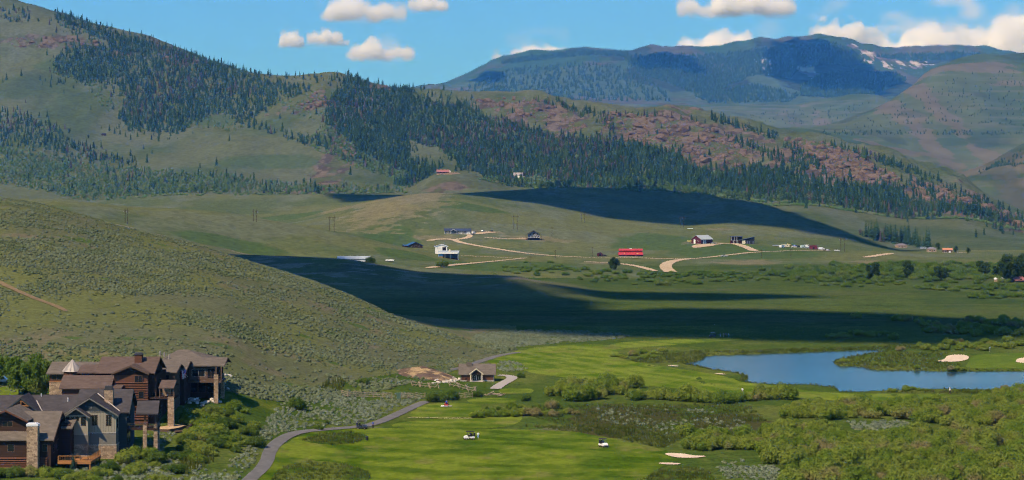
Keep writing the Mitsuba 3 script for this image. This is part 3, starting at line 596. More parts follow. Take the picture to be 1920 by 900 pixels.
# ------------------------------------------------------------------ plants
def leaf_col(c0, c1, c2, f):
    def fn(p, n, uv):
        a = noise(p.x / f, p.y / f, p.z / f * 0.6); b = noise(p.x / 0.45, p.y / 0.45, p.z / 0.45)
        return mix(mix(c0, c1, smoothstep(0.25, 0.6, a)), c2, smoothstep(0.62, 0.85, a)) * (0.7 + 0.6 * b)
    return proc(fn)
def leafy(name, tex): scene[name] = {'type': 'principledthin', 'base_color': tex, 'roughness': 0.6, 'diff_trans': 0.9, 'spec_trans': 0.0}
leafy('willow_leaf', leaf_col(C(0.150, 0.225, 0.030), C(0.225, 0.280, 0.048), C(0.260, 0.235, 0.100), 5.0))
leafy('shrub_leaf', leaf_col(C(0.072, 0.128, 0.024), C(0.105, 0.160, 0.032), C(0.150, 0.195, 0.044), 5.0))
leafy('aspen_leaf', leaf_col(C(0.095, 0.185, 0.052), C(0.140, 0.220, 0.078), C(0.195, 0.230, 0.125), 14.0))
plain('conifer_leaf', leaf_col(C(0.016, 0.042, 0.024), C(0.026, 0.060, 0.030), C(0.046, 0.082, 0.034), 11.0))
plain('dead_conifer', leaf_col(C(0.050, 0.044, 0.040), C(0.075, 0.064, 0.058), C(0.10, 0.085, 0.075), 11.0))
leafy('spruce_leaf', leaf_col(C(0.026, 0.056, 0.034), C(0.040, 0.078, 0.050), C(0.060, 0.100, 0.070), 2.0))
plain('sage_leaf', leaf_col(C(0.086, 0.110, 0.054), C(0.110, 0.132, 0.076), C(0.116, 0.130, 0.052), 8.0))
plain('pale_sage', leaf_col(C(0.130, 0.162, 0.098), C(0.175, 0.208, 0.142), C(0.155, 0.178, 0.092), 4.0))
leafy('reed_leaf', leaf_col(C(0.085, 0.110, 0.022), C(0.125, 0.150, 0.030), C(0.155, 0.165, 0.055), 3.0))
plain('bark', (0.12, 0.10, 0.08))
plain('pale_bark', (0.33, 0.32, 0.28))
plain('crag_mat', proc(lambda p, n, uv: mix(C(0.092, 0.066, 0.050), C(0.165, 0.122, 0.090), noise(p.x / 14, p.y / 14, p.z / 5)) * (0.7 + 0.6 * noise(p.x / 2.5, p.y / 2.5, p.z / 1.5))))

ICO0 = trimesh.creation.icosahedron(); ICO1 = trimesh.creation.icosphere(1)


def leaves_on(rng, cen, rad, n, size, up=0.25, flat=1.0):
    """small leaf clumps on a set of lobes, those inside another lobe dropped"""
    w = rad ** 2; i = rng.choice(len(cen), n, p=w / w.sum())
    d = rng.normal(size=(n, 3)); d[:, 2] = d[:, 2] * 0.9 + up; d /= np.linalg.norm(d, axis=1, keepdims=True)
    p = cen[i] + d * (rad[i] * rng.uniform(0.78, 1.22, n))[:, None] * np.array([1, 1, flat])
    dist = np.linalg.norm((p[:, None] - cen[None]) / np.array([1, 1, flat]), axis=2) / rad[None]
    p, d = p[dist.min(1) > 0.72], d[dist.min(1) > 0.72]
    m = len(p); nrm = d + rng.normal(size=(m, 3)) * 0.42 + np.array([0, 0, 0.25]); nrm /= np.linalg.norm(nrm, axis=1, keepdims=True)
    a = np.cross(nrm, rng.normal(size=(m, 3))); a /= np.linalg.norm(a, axis=1, keepdims=True); b = np.cross(nrm, a)
    s = size * rng.uniform(0.6, 1.3, m)[:, None]
    v = np.stack([p + a * s, p - a * s * 0.5 + b * s * 0.8, p - a * s * 0.6 - b * s * 0.8], 1).reshape(-1, 3)
    return v, np.arange(3 * m).reshape(-1, 3)


def blob_core(cen, rad, k, flat=1.0):
    vs, fs, n = [], [], 0
    for c, r in zip(cen, rad):
        vs.append(ICO1.vertices * r * k * np.array([1, 1, flat]) + c); fs.append(ICO1.faces + n); n += len(ICO1.vertices)
    return np.vstack(vs), np.vstack(fs)


def join(*ms):
    vs, fs, n = [], [], 0
    for v, f in ms: vs.append(v); fs.append(np.asarray(f) + n); n += len(v)
    return np.vstack(vs), np.vstack(fs)


def bush_mesh(seed, n=2000, lobes=14, size=0.068, h=1.0):
    r = np.random.default_rng(seed)
    a = r.uniform(0, 2 * np.pi, lobes); q = np.sqrt(r.uniform(0, 1, lobes)) * 0.68
    rad = r.uniform(0.22, 0.42, lobes) * (1.05 - 0.35 * q)
    cen = np.column_stack([q * np.cos(a), q * np.sin(a), (0.25 + 0.55 * r.uniform(0.3, 1, lobes) * (1 - 0.6 * q)) * h])
    return join(leaves_on(r, cen, rad, n, size), blob_core(cen, rad, 0.70))


def tube(p0, p1, r0, r1, n=6):
    p0, p1 = np.array(p0, float), np.array(p1, float); t = (p1 - p0) / np.linalg.norm(p1 - p0)
    a = np.cross(t, [0, 0, 1.0] if abs(t[2]) < 0.9 else [1.0, 0, 0]); a /= np.linalg.norm(a); b = np.cross(t, a)
    g = np.arange(n) * 2 * np.pi / n; c = np.cos(g)[:, None] * a + np.sin(g)[:, None] * b
    i = np.arange(n); j = (i + 1) % n
    v = np.vstack([p0 + c * r0, p1 + c * r1, [p0], [p1]])
    f = np.vstack([np.stack([i, j, j + n], 1), np.stack([i, j + n, i + n], 1), np.stack([j, i, 0 * i + 2 * n], 1), np.stack([i + n, j + n, 0 * i + 2 * n + 1], 1)])
    return v, f


def broad_tree(seed, h=1.0, w=0.34, n=1500, bare=0.18, size=0.028):
    """unit-height broadleaf tree: (trunk with limbs, crown)"""
    r = np.random.default_rng(seed); lobes = 20
    zc = r.uniform(bare + 0.1, 0.9, lobes); a = r.uniform(0, 2 * np.pi, lobes)
    prof = np.sin(np.clip((zc - bare) / (1 - bare), 0.05, 1) * np.pi * 0.88 + 0.2) * w
    q = np.sqrt(r.uniform(0.05, 1, lobes)) * prof * 0.85; rad = r.uniform(0.07, 0.13, lobes) * (w / 0.3) * (1.15 - 0.4 * zc)
    cen = np.column_stack([q * np.cos(a), q * np.sin(a), zc])
    crown = join(leaves_on(r, cen, rad, n, size, flat=1.25), blob_core(cen, rad, 0.66, 1.25))
    tr = [tube((0, 0, -0.02), (0.01, 0, 0.5), 0.022, 0.012)] + [tube((0.005, 0, 0.18 + 0.03 * i), cen[i] * np.array([0.8, 0.8, 0.95]), 0.009, 0.003, 5) for i in range(7)]
    return join(*tr), crown


def conifer(seed, tiers=8, arms=7, w=0.17, bare=0.06):
    """unit-height conifer: (trunk, crown of drooping boughs)"""
    r = np.random.default_rng(seed); vs, fs, n = [], [], 0
    for t in range(tiers):
        u = t / (tiers - 1); z = bare + (0.93 - bare) * u ** 0.92; L = w * (1 - u) ** 0.8 + 0.014
        for k in range(arms):
            a = 2 * np.pi * (k + r.uniform(-0.3, 0.3) + 0.5 * (t % 2)) / arms; l = L * r.uniform(0.7, 1.2); hw = l * 0.42 + 0.008; dz = r.uniform(0.3, 0.55) * l + 0.01
            e = np.array([np.cos(a), np.sin(a), 0]); s = np.array([-np.sin(a), np.cos(a), 0])
            v = np.array([[0, 0, z + 0.085 * (1.1 - u) + 0.012], e * l * 0.62 + s * hw + [0, 0, z - dz * 0.4], e * l + [0, 0, z - dz], e * l * 0.62 - s * hw + [0, 0, z - dz * 0.4]])
            vs.append(v); fs.append(np.array([[0, 1, 2], [0, 2, 3]]) + n); n += 4
    vs.append(np.array([[0, 0, 1.0], [0.018, 0, 0.9], [-0.009, 0.016, 0.9], [-0.009, -0.016, 0.9]])); fs.append(np.array([[0, 1, 2], [0, 2, 3], [0, 3, 1]]) + n); n += 4
    g = np.arange(6) * np.pi / 3
    vs.append(np.vstack([np.column_stack([np.cos(g) * w * 0.42, np.sin(g) * w * 0.42, g * 0 + bare]), [[0, 0, 0.9]]])); fs.append(np.array([[i, (i + 1) % 6, 6] for i in range(6)]) + n)
    return tube((0, 0, -0.03), (0, 0, 0.5), 0.016, 0.008, 5), (np.vstack(vs), np.vstack(fs))


def far_conifer(seed):
    r = np.random.default_rng(seed); vs, fs, n = [], [], 0
    w = r.uniform(0.15, 0.22)
    for t, (z0, z1, q) in enumerate(((0.05, 0.52, 1.0), (0.30, 0.78, 0.72), (0.58, 1.0, 0.42))):
        g = np.arange(6) * np.pi / 3 + r.uniform(0, 1)
        rr = w * q * np.where(np.arange(6) % 2 == 0, r.uniform(1.0, 1.4, 6), r.uniform(0.5, 0.8, 6))
        vs.append(np.vstack([np.column_stack([np.cos(g) * rr, np.sin(g) * rr, z0 + r.uniform(-0.05, 0.05, 6)]), [[r.normal() * 0.01, r.normal() * 0.01, z1]]])); fs.append(np.array([[i, (i + 1) % 6, 6] for i in range(6)]) + n); n += 7
    return np.vstack(vs), np.vstack(fs)


def far_broad(seed, tris=34):
    r = np.random.default_rng(seed); lob = 7
    zc = r.uniform(0.3, 0.85, lob); a = r.uniform(0, 7, lob); q = r.uniform(0.02, 0.16, lob); cen = np.column_stack([q * np.cos(a), q * np.sin(a), zc]); rad = r.uniform(0.10, 0.17, lob)
    v, f = leaves_on(r, cen, rad, tris, 0.085)
    v2, f2 = ICO0.vertices * np.array([0.13, 0.13, 0.33]) + [0, 0, 0.56], ICO0.faces
    return join((v, f), (v2, f2), tube((0, 0, -0.03), (0, 0, 0.4), 0.014, 0.01, 4))


def scatter_mesh(variants, P, sc, rot, sq=None):
    """many copies joined: variants list of (v, f), P points, sc scales, rot z angles, sq optional z squash"""
    vs, fs, n = [], [], 0; pick = RNG.integers(0, len(variants), len(P)); sq = np.ones(len(P)) if sq is None else sq
    for k, (v, f) in enumerate(variants):
        i = np.nonzero(pick == k)[0]
        if not len(i): continue
        c, s = np.cos(rot[i])[:, None], np.sin(rot[i])[:, None]
        x = (v[:, 0] * c - v[:, 1] * s) * sc[i][:, None] + P[i, 0:1]; y = (v[:, 0] * s + v[:, 1] * c) * sc[i][:, None] + P[i, 1:2]; z = v[None, :, 2] * (sc[i] * sq[i])[:, None] + P[i, 2:3]
        vs.append(np.stack([x, y, z], -1).reshape(-1, 3)); fs.append((np.asarray(f)[None] + (np.arange(len(i)) * len(v))[:, None, None]).reshape(-1, 3) + n); n += len(i) * len(v)
    return np.vstack(vs), np.vstack(fs)


def group(gid, **parts):                  # a shapegroup whose entries are the parts
    scene[gid] = {'type': 'shapegroup', **{k: mikit.ply(m, b) for k, (m, b) in parts.items()}}
    return gid


def put(base, gid, p, s, rot, label, cat, grp=None, sz=None):
    key = fresh(base)
    scene[key] = {'type': 'instance', 'to_world': T().translate([float(x) for x in p]).rotate([0, 0, 1], float(math.degrees(rot))).scale([float(s), float(s), float(s if sz is None else sz)]), 'group': {'type': 'ref', 'id': gid}}
    tag(key, label, cat, grp); return key


def in_px(poly, n, dmin=0, rng=RNG):
    """n points of the land spread over a polygon of the photograph"""
    P = Polygon(poly); x0, y0, x1, y1 = P.bounds; out = np.zeros((0, 2))
    while len(out) < n:
        q = rng.uniform([x0, y0], [x1, y1], (2 * n + 50, 2)); out = np.vstack([out, q[shapely.contains(P, shapely.points(q))]])
    return at(out[:n, 0], out[:n, 1], dmin, True)


def in_world(P, step, jit=0.45, rng=RNG, z=True):
    x0, y0, x1, y1 = P.bounds
    gx, gy = np.meshgrid(np.arange(x0, x1, step), np.arange(y0, y1, step)); q = np.stack([gx.ravel(), gy.ravel()], 1); q = q + rng.uniform(-jit, jit, q.shape) * step
    q = q[shapely.contains(P, shapely.points(q))]
    return np.column_stack([q, H(q[:, 0], q[:, 1])])


NOGO = shapely.union_all([shapely.convex_hull(Polygon(poly_at(p, 0).exterior)) for p in ([(-20, 748), (60, 742), (180, 730), (250, 740), (262, 780), (262, 852), (120, 852), (96, 872), (-20, 876)], [(85, 700), (215, 690), (300, 690), (330, 790), (200, 800)], [(290, 690), (420, 690), (424, 744), (300, 760)],
        [(856, 688), (932, 688), (932, 720), (856, 720)])])
PATHS = shapely.union_all([road([(455, 912), (476, 893), (492, 879), (502, 863), (504, 850), (516, 833), (538, 818), (562, 810.5), (596, 807), (650, 803), (690, 799), (722, 788), (752, 774), (782, 760), (800, 753)], 4.5), road([(845, 694), (868, 690), (900, 678), (935, 667), (972, 661)], 4.5), road([(928, 730), (938, 722), (952, 715), (962, 709), (955, 705), (935, 704)], 4.5),
        road([(-20, 520), (30, 545), (70, 562), (105, 574), (126, 585)], 3.0), road([(636, 744), (666, 747), (735, 749), (800, 749)], 3.0)])
def clear(P, extra=None):
    ok = ~shapely.contains(NOGO.union(PATHS) if extra is None else NOGO.union(PATHS).union(extra), shapely.points(P[:, :2])); return P[ok]

# ---- sagebrush: ground cover of the near hill and of the flats beside the path
def jitter(m, k, seed, flat=0.75):
    r = np.random.default_rng(seed); v = m.vertices * (1 + r.uniform(-k, k, (len(m.vertices), 1))); v = v * np.array([1, 1, flat]); v[:, 2] += 0.30 * flat
    return v, m.faces
def sage_clump(seed):
    r = np.random.default_rng(seed); k = 4; a = r.uniform(0, 6.28, k); q = r.uniform(0.15, 0.5, k); rad = r.uniform(0.35, 0.55, k); cen = np.column_stack([q * np.cos(a), q * np.sin(a), r.uniform(0.15, 0.4, k)])
    v, f = jitter(ICO0, 0.3, seed, 0.55)
    return join(leaves_on(r, cen, rad, 75, 0.20, 0.5), (v * 0.8, f))
SAGE = [jitter(ICO0, 0.33, 40 + i, 0.62 + 0.05 * i) for i in range(7)]
hill_xy = Polygon([(X_(px, dd), dd) for px, dd in ((-90, 440), (-90, 1000), (60, 945), (240, 905), (440, 880), (700, 820), (900, 752), (975, 725), (958, 690), (880, 640), (800, 590), (720, 552), (640, 525), (560, 505), (430, 484), (300, 480), (100, 474))])
Q = clear(in_world(hill_xy, 1.12))
dens = meshkit.fbm(np.column_stack([Q[:, 0] / 17, Q[:, 1] / 22, np.zeros(len(Q))]), 3, 5)
big_ = meshkit.fbm(np.column_stack([Q[:, 0] / 45 + 3, Q[:, 1] / 60, np.zeros(len(Q))]), 3, 55)
Q = Q[RNG.uniform(0, 1, len(Q)) < np.clip((0.66 - dens) * 3.6, 0.08, 0.95) * np.clip((0.78 - big_) * 3.4, 0.25, 1)]
s_ = (0.22 + 0.48 * RNG.uniform(0, 1, len(Q)) ** 1.5) * (0.8 + 0.4 * meshkit.fbm(np.column_stack([Q[:, :2] / 30, np.zeros(len(Q))]), 2, 8))
scene['sagebrush'] = mikit.ply(scatter_mesh(SAGE, Q, s_, RNG.uniform(0, 6.28, len(Q))), 'sage_leaf', smooth=False)
tag('sagebrush', 'grey green sagebrush covering the near hillside', 'sagebrush', kind='stuff')
flats = [poly_at(p, 1) for p in ([(515, 768), (550, 742), (640, 735), (760, 736), (800, 746), (785, 756), (720, 785), (690, 795), (600, 800), (560, 806), (510, 832), (495, 850), (480, 880), (440, 905), (400, 905), (440, 860), (480, 820)],
          [(872, 640), (900, 625), (1000, 618), (1160, 624), (1190, 632), (1090, 642), (990, 648), (930, 660)], [(1335, 868), (1380, 862), (1440, 872), (1480, 890), (1500, 915), (1380, 915)], [(940, 672), (1000, 690), (950, 700), (930, 695)], [(160, 870), (260, 862), (330, 850), (420, 900), (420, 915), (100, 915)])]
Q = clear(np.vstack([in_world(f, 1.25) for f in flats])); Q = Q[RNG.uniform(0, 1, len(Q)) < np.clip((0.78 - meshkit.fbm(np.column_stack([Q[:, :2] / 9, np.zeros(len(Q))]), 3, 31)) * 2.6, 0.1, 0.9)]
marsh = in_px([(1090, 770), (1260, 755), (1400, 790), (1390, 820), (1250, 815), (1130, 790)], 340); bar = in_px([(1590, 792), (1700, 790), (1720, 800), (1640, 808), (1600, 806)], 160); bk = in_px([(150, 830), (240, 812), (330, 812), (300, 850)], 80); Q2 = np.vstack([marsh[meshkit.fbm(np.column_stack([marsh[:, :2] / 9, np.zeros(340)]), 2, 4) > 0.5], bar, clear(bk)])
Q = np.vstack([Q, Q2]); scene['pale_sagebrush'] = mikit.ply(scatter_mesh([sage_clump(60 + i) for i in range(6)], Q, RNG.uniform(0.3, 0.78, len(Q)), RNG.uniform(0, 6.28, len(Q))), 'pale_sage')
tag('pale_sagebrush', 'pale silvery sagebrush on the flats beside the path and in the marsh', 'sagebrush', kind='stuff')

# ---- willows
WILLOW = [group(f'willow_kind_{i}', foliage=(bush_mesh(100 + i), 'willow_leaf')) for i in range(6)]
leafy('valley_leaf', leaf_col(C(0.085, 0.155, 0.026), C(0.125, 0.195, 0.036), C(0.170, 0.225, 0.052), 9.0))
VALLEY = [group(f'valley_kind_{i}', foliage=(bush_mesh(140 + i, 1400, 13, 0.075), 'valley_leaf')) for i in range(4)]
SHRUB = [group(f'shrub_kind_{i}', foliage=(bush_mesh(120 + i, 2400, 17, 0.058, 1.1), 'shrub_leaf')) for i in range(4)]
WBARE = shapely.union_all([poly_at([(1575, 800), (1600, 790), (1680, 788), (1750, 796), (1740, 806), (1660, 812), (1590, 812)], 1), poly_at([(1335, 875), (1440, 870), (1490, 905), (1340, 905)], 1)])
cand = []                                 # (point, radius, height, group index)
thick = poly_at([(1290, 838), (1330, 812), (1410, 830), (1470, 800), (1540, 808), (1590, 830), (1770, 815), (1930, 800), (2010, 800), (2010, 925), (1480, 925), (1470, 880), (1420, 865), (1400, 845)], 0)
thick2 = poly_at([(1440, 775), (1500, 760), (1560, 765), (1640, 760), (1790, 762), (1860, 748), (1930, 735), (2010, 735), (2010, 812), (1930, 795), (1770, 800), (1690, 786), (1540, 788), (1480, 786)], 0)
for P_, stp, r0, r1, gi in ((thick, 4.9, 2.1, 3.7, 0), (thick2, 4.8, 2.0, 3.5, 0)):
    q = in_world(P_, stp); q = q[~shapely.contains(WBARE, shapely.points(q[:, :2]))]
    for p in q: cand.append((p, RNG.uniform(r0, r1), RNG.uniform(0.95, 1.35), gi))
def row(px_pts, r0, r1, gi, h=1.0, jx=3, jy=1.5):
    for x, y in px_pts: cand.append((at(x + RNG.uniform(-jx, jx), y + RNG.uniform(-jy, jy)), RNG.uniform(r0, r1), h * RNG.uniform(0.8, 1.1), gi))
row([(x, 752 - 4 * math.sin(x / 37)) for x in range(1190, 1480, 17)], 2.2, 3.7, 1, 1.25)
row([(1045, 742), (1065, 746), (1090, 738), (1110, 730), (1130, 740), (1150, 728), (1175, 733), (1190, 728), (1100, 750), (1135, 722), (1125, 748), (1080, 728), (1055, 735), (1145, 738), (1120, 735), (1160, 741), (1075, 752)], 2.3, 3.9, 2, 1.25)
row([(x, 781 + (x % 7) * 0.5 - (x - 900) * 0.03) for x in range(898, 1050, 12)] + [(1062, 776), (1078, 777), (960, 768), (978, 766), (1035, 768)], 1.4, 2.4, 3, 1.0)
row([(1290, 818), (1310, 828), (1330, 838), (1352, 832), (1375, 842), (1395, 838), (1300, 842), (1320, 846)], 2.2, 3.2, 0, 1.1)
row([(1170, 672), (1185, 668), (1200, 664), (1215, 668), (1230, 664), (1245, 660), (1205, 673), (1225, 672), (1155, 668)], 1.6, 3.0, 4, 0.7)
row([(x, 512 - 0.012 * (x - 1450) + 7 * math.sin(x / 91)) for x in range(930, 1925, 9)], 1.6, 4.4, 5, 0.8, 7, 7)
row([(x, 526 + 5 * math.sin(x / 61)) for x in range(1080, 1500, 8)] + [(x, 530 + 5 * math.sin(x / 61)) for x in range(1490, 1700, 7)], 1.6, 4.2, 5, 0.8, 7, 6)
row([(x, 512 + RNG.uniform(-10, 14)) for x in np.arange(1480, 1925, 1.7)], 2.4, 5.2, 5, 0.8, 6, 7)
row([(x, 541 + RNG.uniform(-4, 4)) for x in range(1720, 1930, 6)] + [(x, 556 + RNG.uniform(-4, 4)) for x in range(1822, 1930, 6)], 2.4, 4.0, 5, 0.8)
row([(x, 500 + RNG.uniform(-6, 8)) for x in range(950, 1080, 9)] + [(x, 514 + RNG.uniform(-3, 5)) for x in range(1220, 1480, 8)], 2.0, 3.6, 5, 0.7)
row([(x, 502 + RNG.uniform(-9, 8)) for x in range(1640, 1925, 3)], 2.2, 4.2, 5, 0.85)
row([(x, 606 + RNG.uniform(-5, 12)) for x in range(1800, 1925, 9)] + [(1690, 604), (1705, 600), (1722, 606), (1680, 602), (1604, 596), (1738, 614), (1755, 612), (1780, 618)] + [(x, 632 + RNG.uniform(-4, 4)) for x in range(1560, 1680, 14)] + [(x, 622 + RNG.uniform(-4, 8)) for x in range(1740, 1925, 9)], 2.2, 3.6, 6)
row([(x, 652 + RNG.uniform(-5, 4)) for x in range(1780, 1930, 9)] + [(1725, 652), (1735, 655), (1750, 658), (1768, 656), (1690, 658), (1800, 644), (1850, 642), (1890, 640)], 1.8, 3.2, 7)
row([(1572, 681), (1582, 680), (1785, 694), (1795, 693), (1804, 694), (1720, 691), (1640, 684), (1660, 686)], 1.0, 2.2, 8, 0.9, 1, 0.6)
row([(1700, 733), (1712, 731), (1725, 732), (1738, 733), (1675, 735), (1870, 732), (1885, 731), (1895, 730)], 1.0, 1.9, 9, 0.9, 1, 0.4)
GL = [('green and olive willow bush in the dense thicket at the lower right', 'willows of the lower right thicket'), ('rounded willow bush in the row along the near edge of the far fairway', 'willows along the far fairway'), ('olive willow bush in the clump below the striped fairway', 'willows below the striped fairway'),
      ('low willow bush in the hedge right of the mown tee box', 'willows right of the tee box'), ('low willow bush on the marshy ground at the left end of the pond', 'willows left of the pond'), ('small green willow bush in the band across the far valley floor', 'willows across the valley'),
      ('willow bush darkened by cloud shadow beyond the pond', 'willows in the cloud shadow'), ('sunlit willow bush behind the putting green', 'willows behind the putting green'), ('small willow bush on the tongue of land in the pond', 'willows on the pond spit'), ('small willow bush on the near shore of the pond', 'willows on the near pond shore')]
TH = [(lambda u, w: u < 1425, ('willow bush in the clump just above the curved sand bunker', 'willows above the curved bunker')), (lambda u, w: w < 800 and u < 1600, ('willow bush between the dark marsh and the near pond fairway', 'willows between marsh and fairway')), (lambda u, w: w < 800 and u < 1760, ('willow bush just beyond the silvery sage clearing in the thicket', 'willows beyond the sage clearing')), (lambda u, w: w < 800, ('willow bush at the right edge below the near pond shore', 'willows below the pond shore')),
      (lambda u, w: w > 862 and u < 1640, ('willow bush at the bottom edge right of the pale sagebrush clump', 'willows at the bottom edge')), (lambda u, w: w > 862, ('willow bush in the bottom right corner of the photo', 'willows of the bottom right corner')), (lambda u, w: u < 1600, ('willow bush in the left middle of the lower right thicket', 'willows of the left thicket')), (lambda u, w: u < 1760, ('willow bush just in front of the silvery sage clearing', 'willows in front of the sage clearing')), (lambda u, w: True, ('willow bush at the right edge in the middle of the thicket', 'willows of the right thicket'))]
size_px = np.array([c[1] * F / c[0][1] for c in cand]); keep = np.zeros(len(cand), bool); keep[np.argsort(-size_px)[:262]] = True
for i, c in enumerate(cand): keep[i] |= c[3] in (8, 9, 4) and False
rest_n = 0
for i, (p, r, h, gi) in enumerate(cand):
    g = WILLOW[int(RNG.integers(6))] if gi != 5 else VALLEY[int(RNG.integers(4))]; p = p - np.array([0, 0, 0.12 * r])
    if keep[i]:
        lb, gl = GL[gi]
        if gi == 0:
            u, w = p[0] / p[1] * F + 960, HZ + (CAM_H - p[2]) * F / p[1]
            lb, gl = next(v for c_, v in TH if c_(u, w))
        put('willow_bush', g, p, r, RNG.uniform(0, 6.28), lb, 'bush', gl, sz=r * h)
    else:
        key = f'willow_scrub__{rest_n + 1:03d}'; rest_n += 1
        scene[key] = {'type': 'instance', 'to_world': T().translate([float(x) for x in p]).rotate([0, 0, 1], float(RNG.uniform(0, 360))).scale([float(r), float(r), float(r * h)]), 'group': {'type': 'ref', 'id': g}}
tag('willow_scrub', 'smaller willow scrub scattered across the valley floor', 'scrub', kind='stuff')

SH = [(818, 754, 3.0, 'large dark green bush behind the mower'), (845, 750, 2.7, 'green bush touching the large bush behind the mower'), (895, 744, 1.9, 'dark bush between the log pile and the rail fence'), (978, 708, 1.7, 'round dark bush right of the pale walkway'), (683, 720, 1.9, 'lone rounded bush on the sage slope left of the dirt mound'),
      (556, 767, 3.0, 'wide olive bush standing alone above the asphalt path'), (597, 806, 1.3, 'small brownish bush at the edge of the asphalt path'), (613, 795, 1.1, 'slim dark green bush beside the asphalt path'), (985, 752, 1.9, 'bright green bush right of the log pile'), (913, 768, 0.9, 'small grey green bush on the left below the tee box'), (934, 768, 0.9, 'small grey green bush on the right below the tee box'),
      (480, 838, 2.6, 'leafy bush just left of the asphalt path bend'), (828, 501, 5.5, 'dark bush below the white barn in the valley'), (695, 493, 4.0, 'dark bush at the end of the long white shed'), (152, 836, 0.9, 'small round garden shrub among white boulders')]
for i, (x, y, r, lb) in enumerate(SH): put('green_bush', SHRUB[i % 4], at(x, y, 1250 if y < 520 else 0) - [0, 0, 0.15 * r], r, i * 1.3, lb, 'bush')
hb = [(268, 858, 3.6), (236, 868, 3.2), (290, 868, 3.0), (205, 884, 2.6), (255, 885, 2.6), (160, 897, 2.2), (120, 897, 2.3), (90, 893, 2.4), (60, 893, 2.4), (30, 893, 2.3), (140, 900, 2.2), (184, 893, 2.2), (5, 896, 2.3), (350, 832, 2.6), (372, 822, 3.2), (400, 815, 3.4), (420, 802, 3.0), (385, 800, 2.6), (440, 830, 2.6), (410, 838, 2.4), (360, 815, 2.2), (445, 792, 2.4), (425, 780, 2.2), (330, 860, 2.0), (405, 790, 2.4), (376, 842, 1.9), (345, 846, 1.9)]
for i, (x, y, r) in enumerate(hb): put('hillside_bush', (WILLOW + SHRUB)[(i * 3) % 10], at(x, y) - [0, 0, 0.2 * r], r, i * 2.1, *next(v for k_, v in ((x < 190 and y > 870, ('leafy bush at the bottom left below the timber house', 'bush', 'bushes below the timber house')), (x < 300, ('leafy bush below the stone pillars of the grey house', 'bush', 'bushes below the grey house')), (y < 812, ('leafy bush on the grass bank below the balcony house', 'bush', 'bushes below the balcony house')), (True, ('leafy bush low on the slope left of the asphalt path', 'bush', 'bushes left of the path'))) if k_), sz=r * 0.95)

q = clear(in_px([(318, 856), (340, 806), (352, 770), (400, 752), (450, 765), (482, 800), (470, 836), (430, 855), (380, 872)], 50)); q2 = clear(in_px([(100, 905), (160, 885), (300, 872), (345, 870), (330, 905)], 14))
for i, p in enumerate(np.vstack([q, q2])):
    r = RNG.uniform(1.3, 2.7); u = p[0] / p[1] * F + 960; w = HZ + (CAM_H - p[2]) * F / p[1]
    put('hillside_bush', (WILLOW + SHRUB)[(i * 3 + 1) % 8], p - np.array([0, 0, 0.2 * r]), r, i * 2.1, *(('leafy bush below the stone pillars of the grey house', 'bush', 'bushes below the grey house') if w > 868 else ('leafy bush on the grass bank below the balcony house', 'bush', 'bushes below the balcony house') if w < 812 else ('leafy bush low on the slope left of the asphalt path', 'bush', 'bushes left of the path')), sz=r * 0.95)

# ---- reeds and tall grass along the pond and the marshes
def reed_tuft(seed):
    r = np.random.default_rng(seed); v, f = [], []
    for k in range(9):
        a, l = r.uniform(0, 6.28), r.uniform(0.6, 1.0); b = np.array([np.cos(a), np.sin(a), 0]) * r.uniform(0, 0.5); s = np.array([-np.sin(a), np.cos(a), 0]) * 0.09
        v += [b - s, b + s, b * 1.5 + [0, 0, l]]; f.append([3 * k, 3 * k + 1, 3 * k + 2])
    return np.array(v), np.array(f)
shore = np.array([POND.buffer(0.4).exterior.interpolate(t).coords[0] for t in np.arange(0, POND.length, 0.55)]) + RNG.uniform(-0.9, 0.9, (len(np.arange(0, POND.length, 0.55)), 2))
near_cut = (shore[:, 1] < 575) & (RNG.uniform(0, 1, len(shore)) < 0.55)
shore = shore[~near_cut]; shore = np.column_stack([shore, np.maximum(H(shore[:, 0], shore[:, 1]), WATER_Z)])
Q = np.vstack([shore, in_px([(1575, 681), (1600, 670), (1680, 660), (1780, 662), (1750, 676), (1800, 684), (1800, 692), (1740, 691), (1640, 690)], 700), in_px([(1180, 675), (1240, 664), (1330, 656), (1320, 668), (1280, 680), (1200, 682)], 500), in_px([(1316, 660), (1700, 648), (1760, 656), (1640, 655), (1400, 662)], 500),
               in_px([(1000, 760), (1400, 758), (1440, 790), (1300, 812), (1060, 800), (990, 780)], 1400), in_px([(1640, 736), (1800, 733), (1930, 731), (1930, 738), (1780, 738)], 220), in_px([(985, 800), (1200, 800), (1290, 820), (1240, 842), (1120, 815)], 700), in_px([(505, 905), (525, 880), (570, 868), (640, 869), (690, 886), (696, 900)], 500), in_px([(565, 826), (600, 813), (655, 811), (685, 818), (676, 831), (620, 835)], 260), in_px([(1195, 905), (1242, 882), (1290, 876), (1330, 886), (1345, 905)], 300)])
scene['tall_grass'] = mikit.ply(scatter_mesh([reed_tuft(i) for i in range(5)], Q, RNG.uniform(0.45, 1.0, len(Q)), RNG.uniform(0, 6.28, len(Q))), 'reed_leaf'); tag('tall_grass', 'tall green grass and reeds along the pond and in the marsh', 'grass', kind='stuff')
Q = clear(in_px([(330, 880), (360, 858), (400, 850), (400, 870), (350, 892)], 90)); Q = np.vstack([Q, in_px([(600, 728), (630, 715), (650, 718), (640, 735)], 90)])
scene['mullein'] = mikit.ply(scatter_mesh([tube((0, 0, 0), (0, 0, 1), 0.10, 0.03, 4)], Q, RNG.uniform(1.0, 1.9, len(Q)), RNG.uniform(0, 6, len(Q))), 'reed_leaf'); tag('mullein', 'upright pale green weed stalks among the sagebrush', 'weeds', kind='stuff')

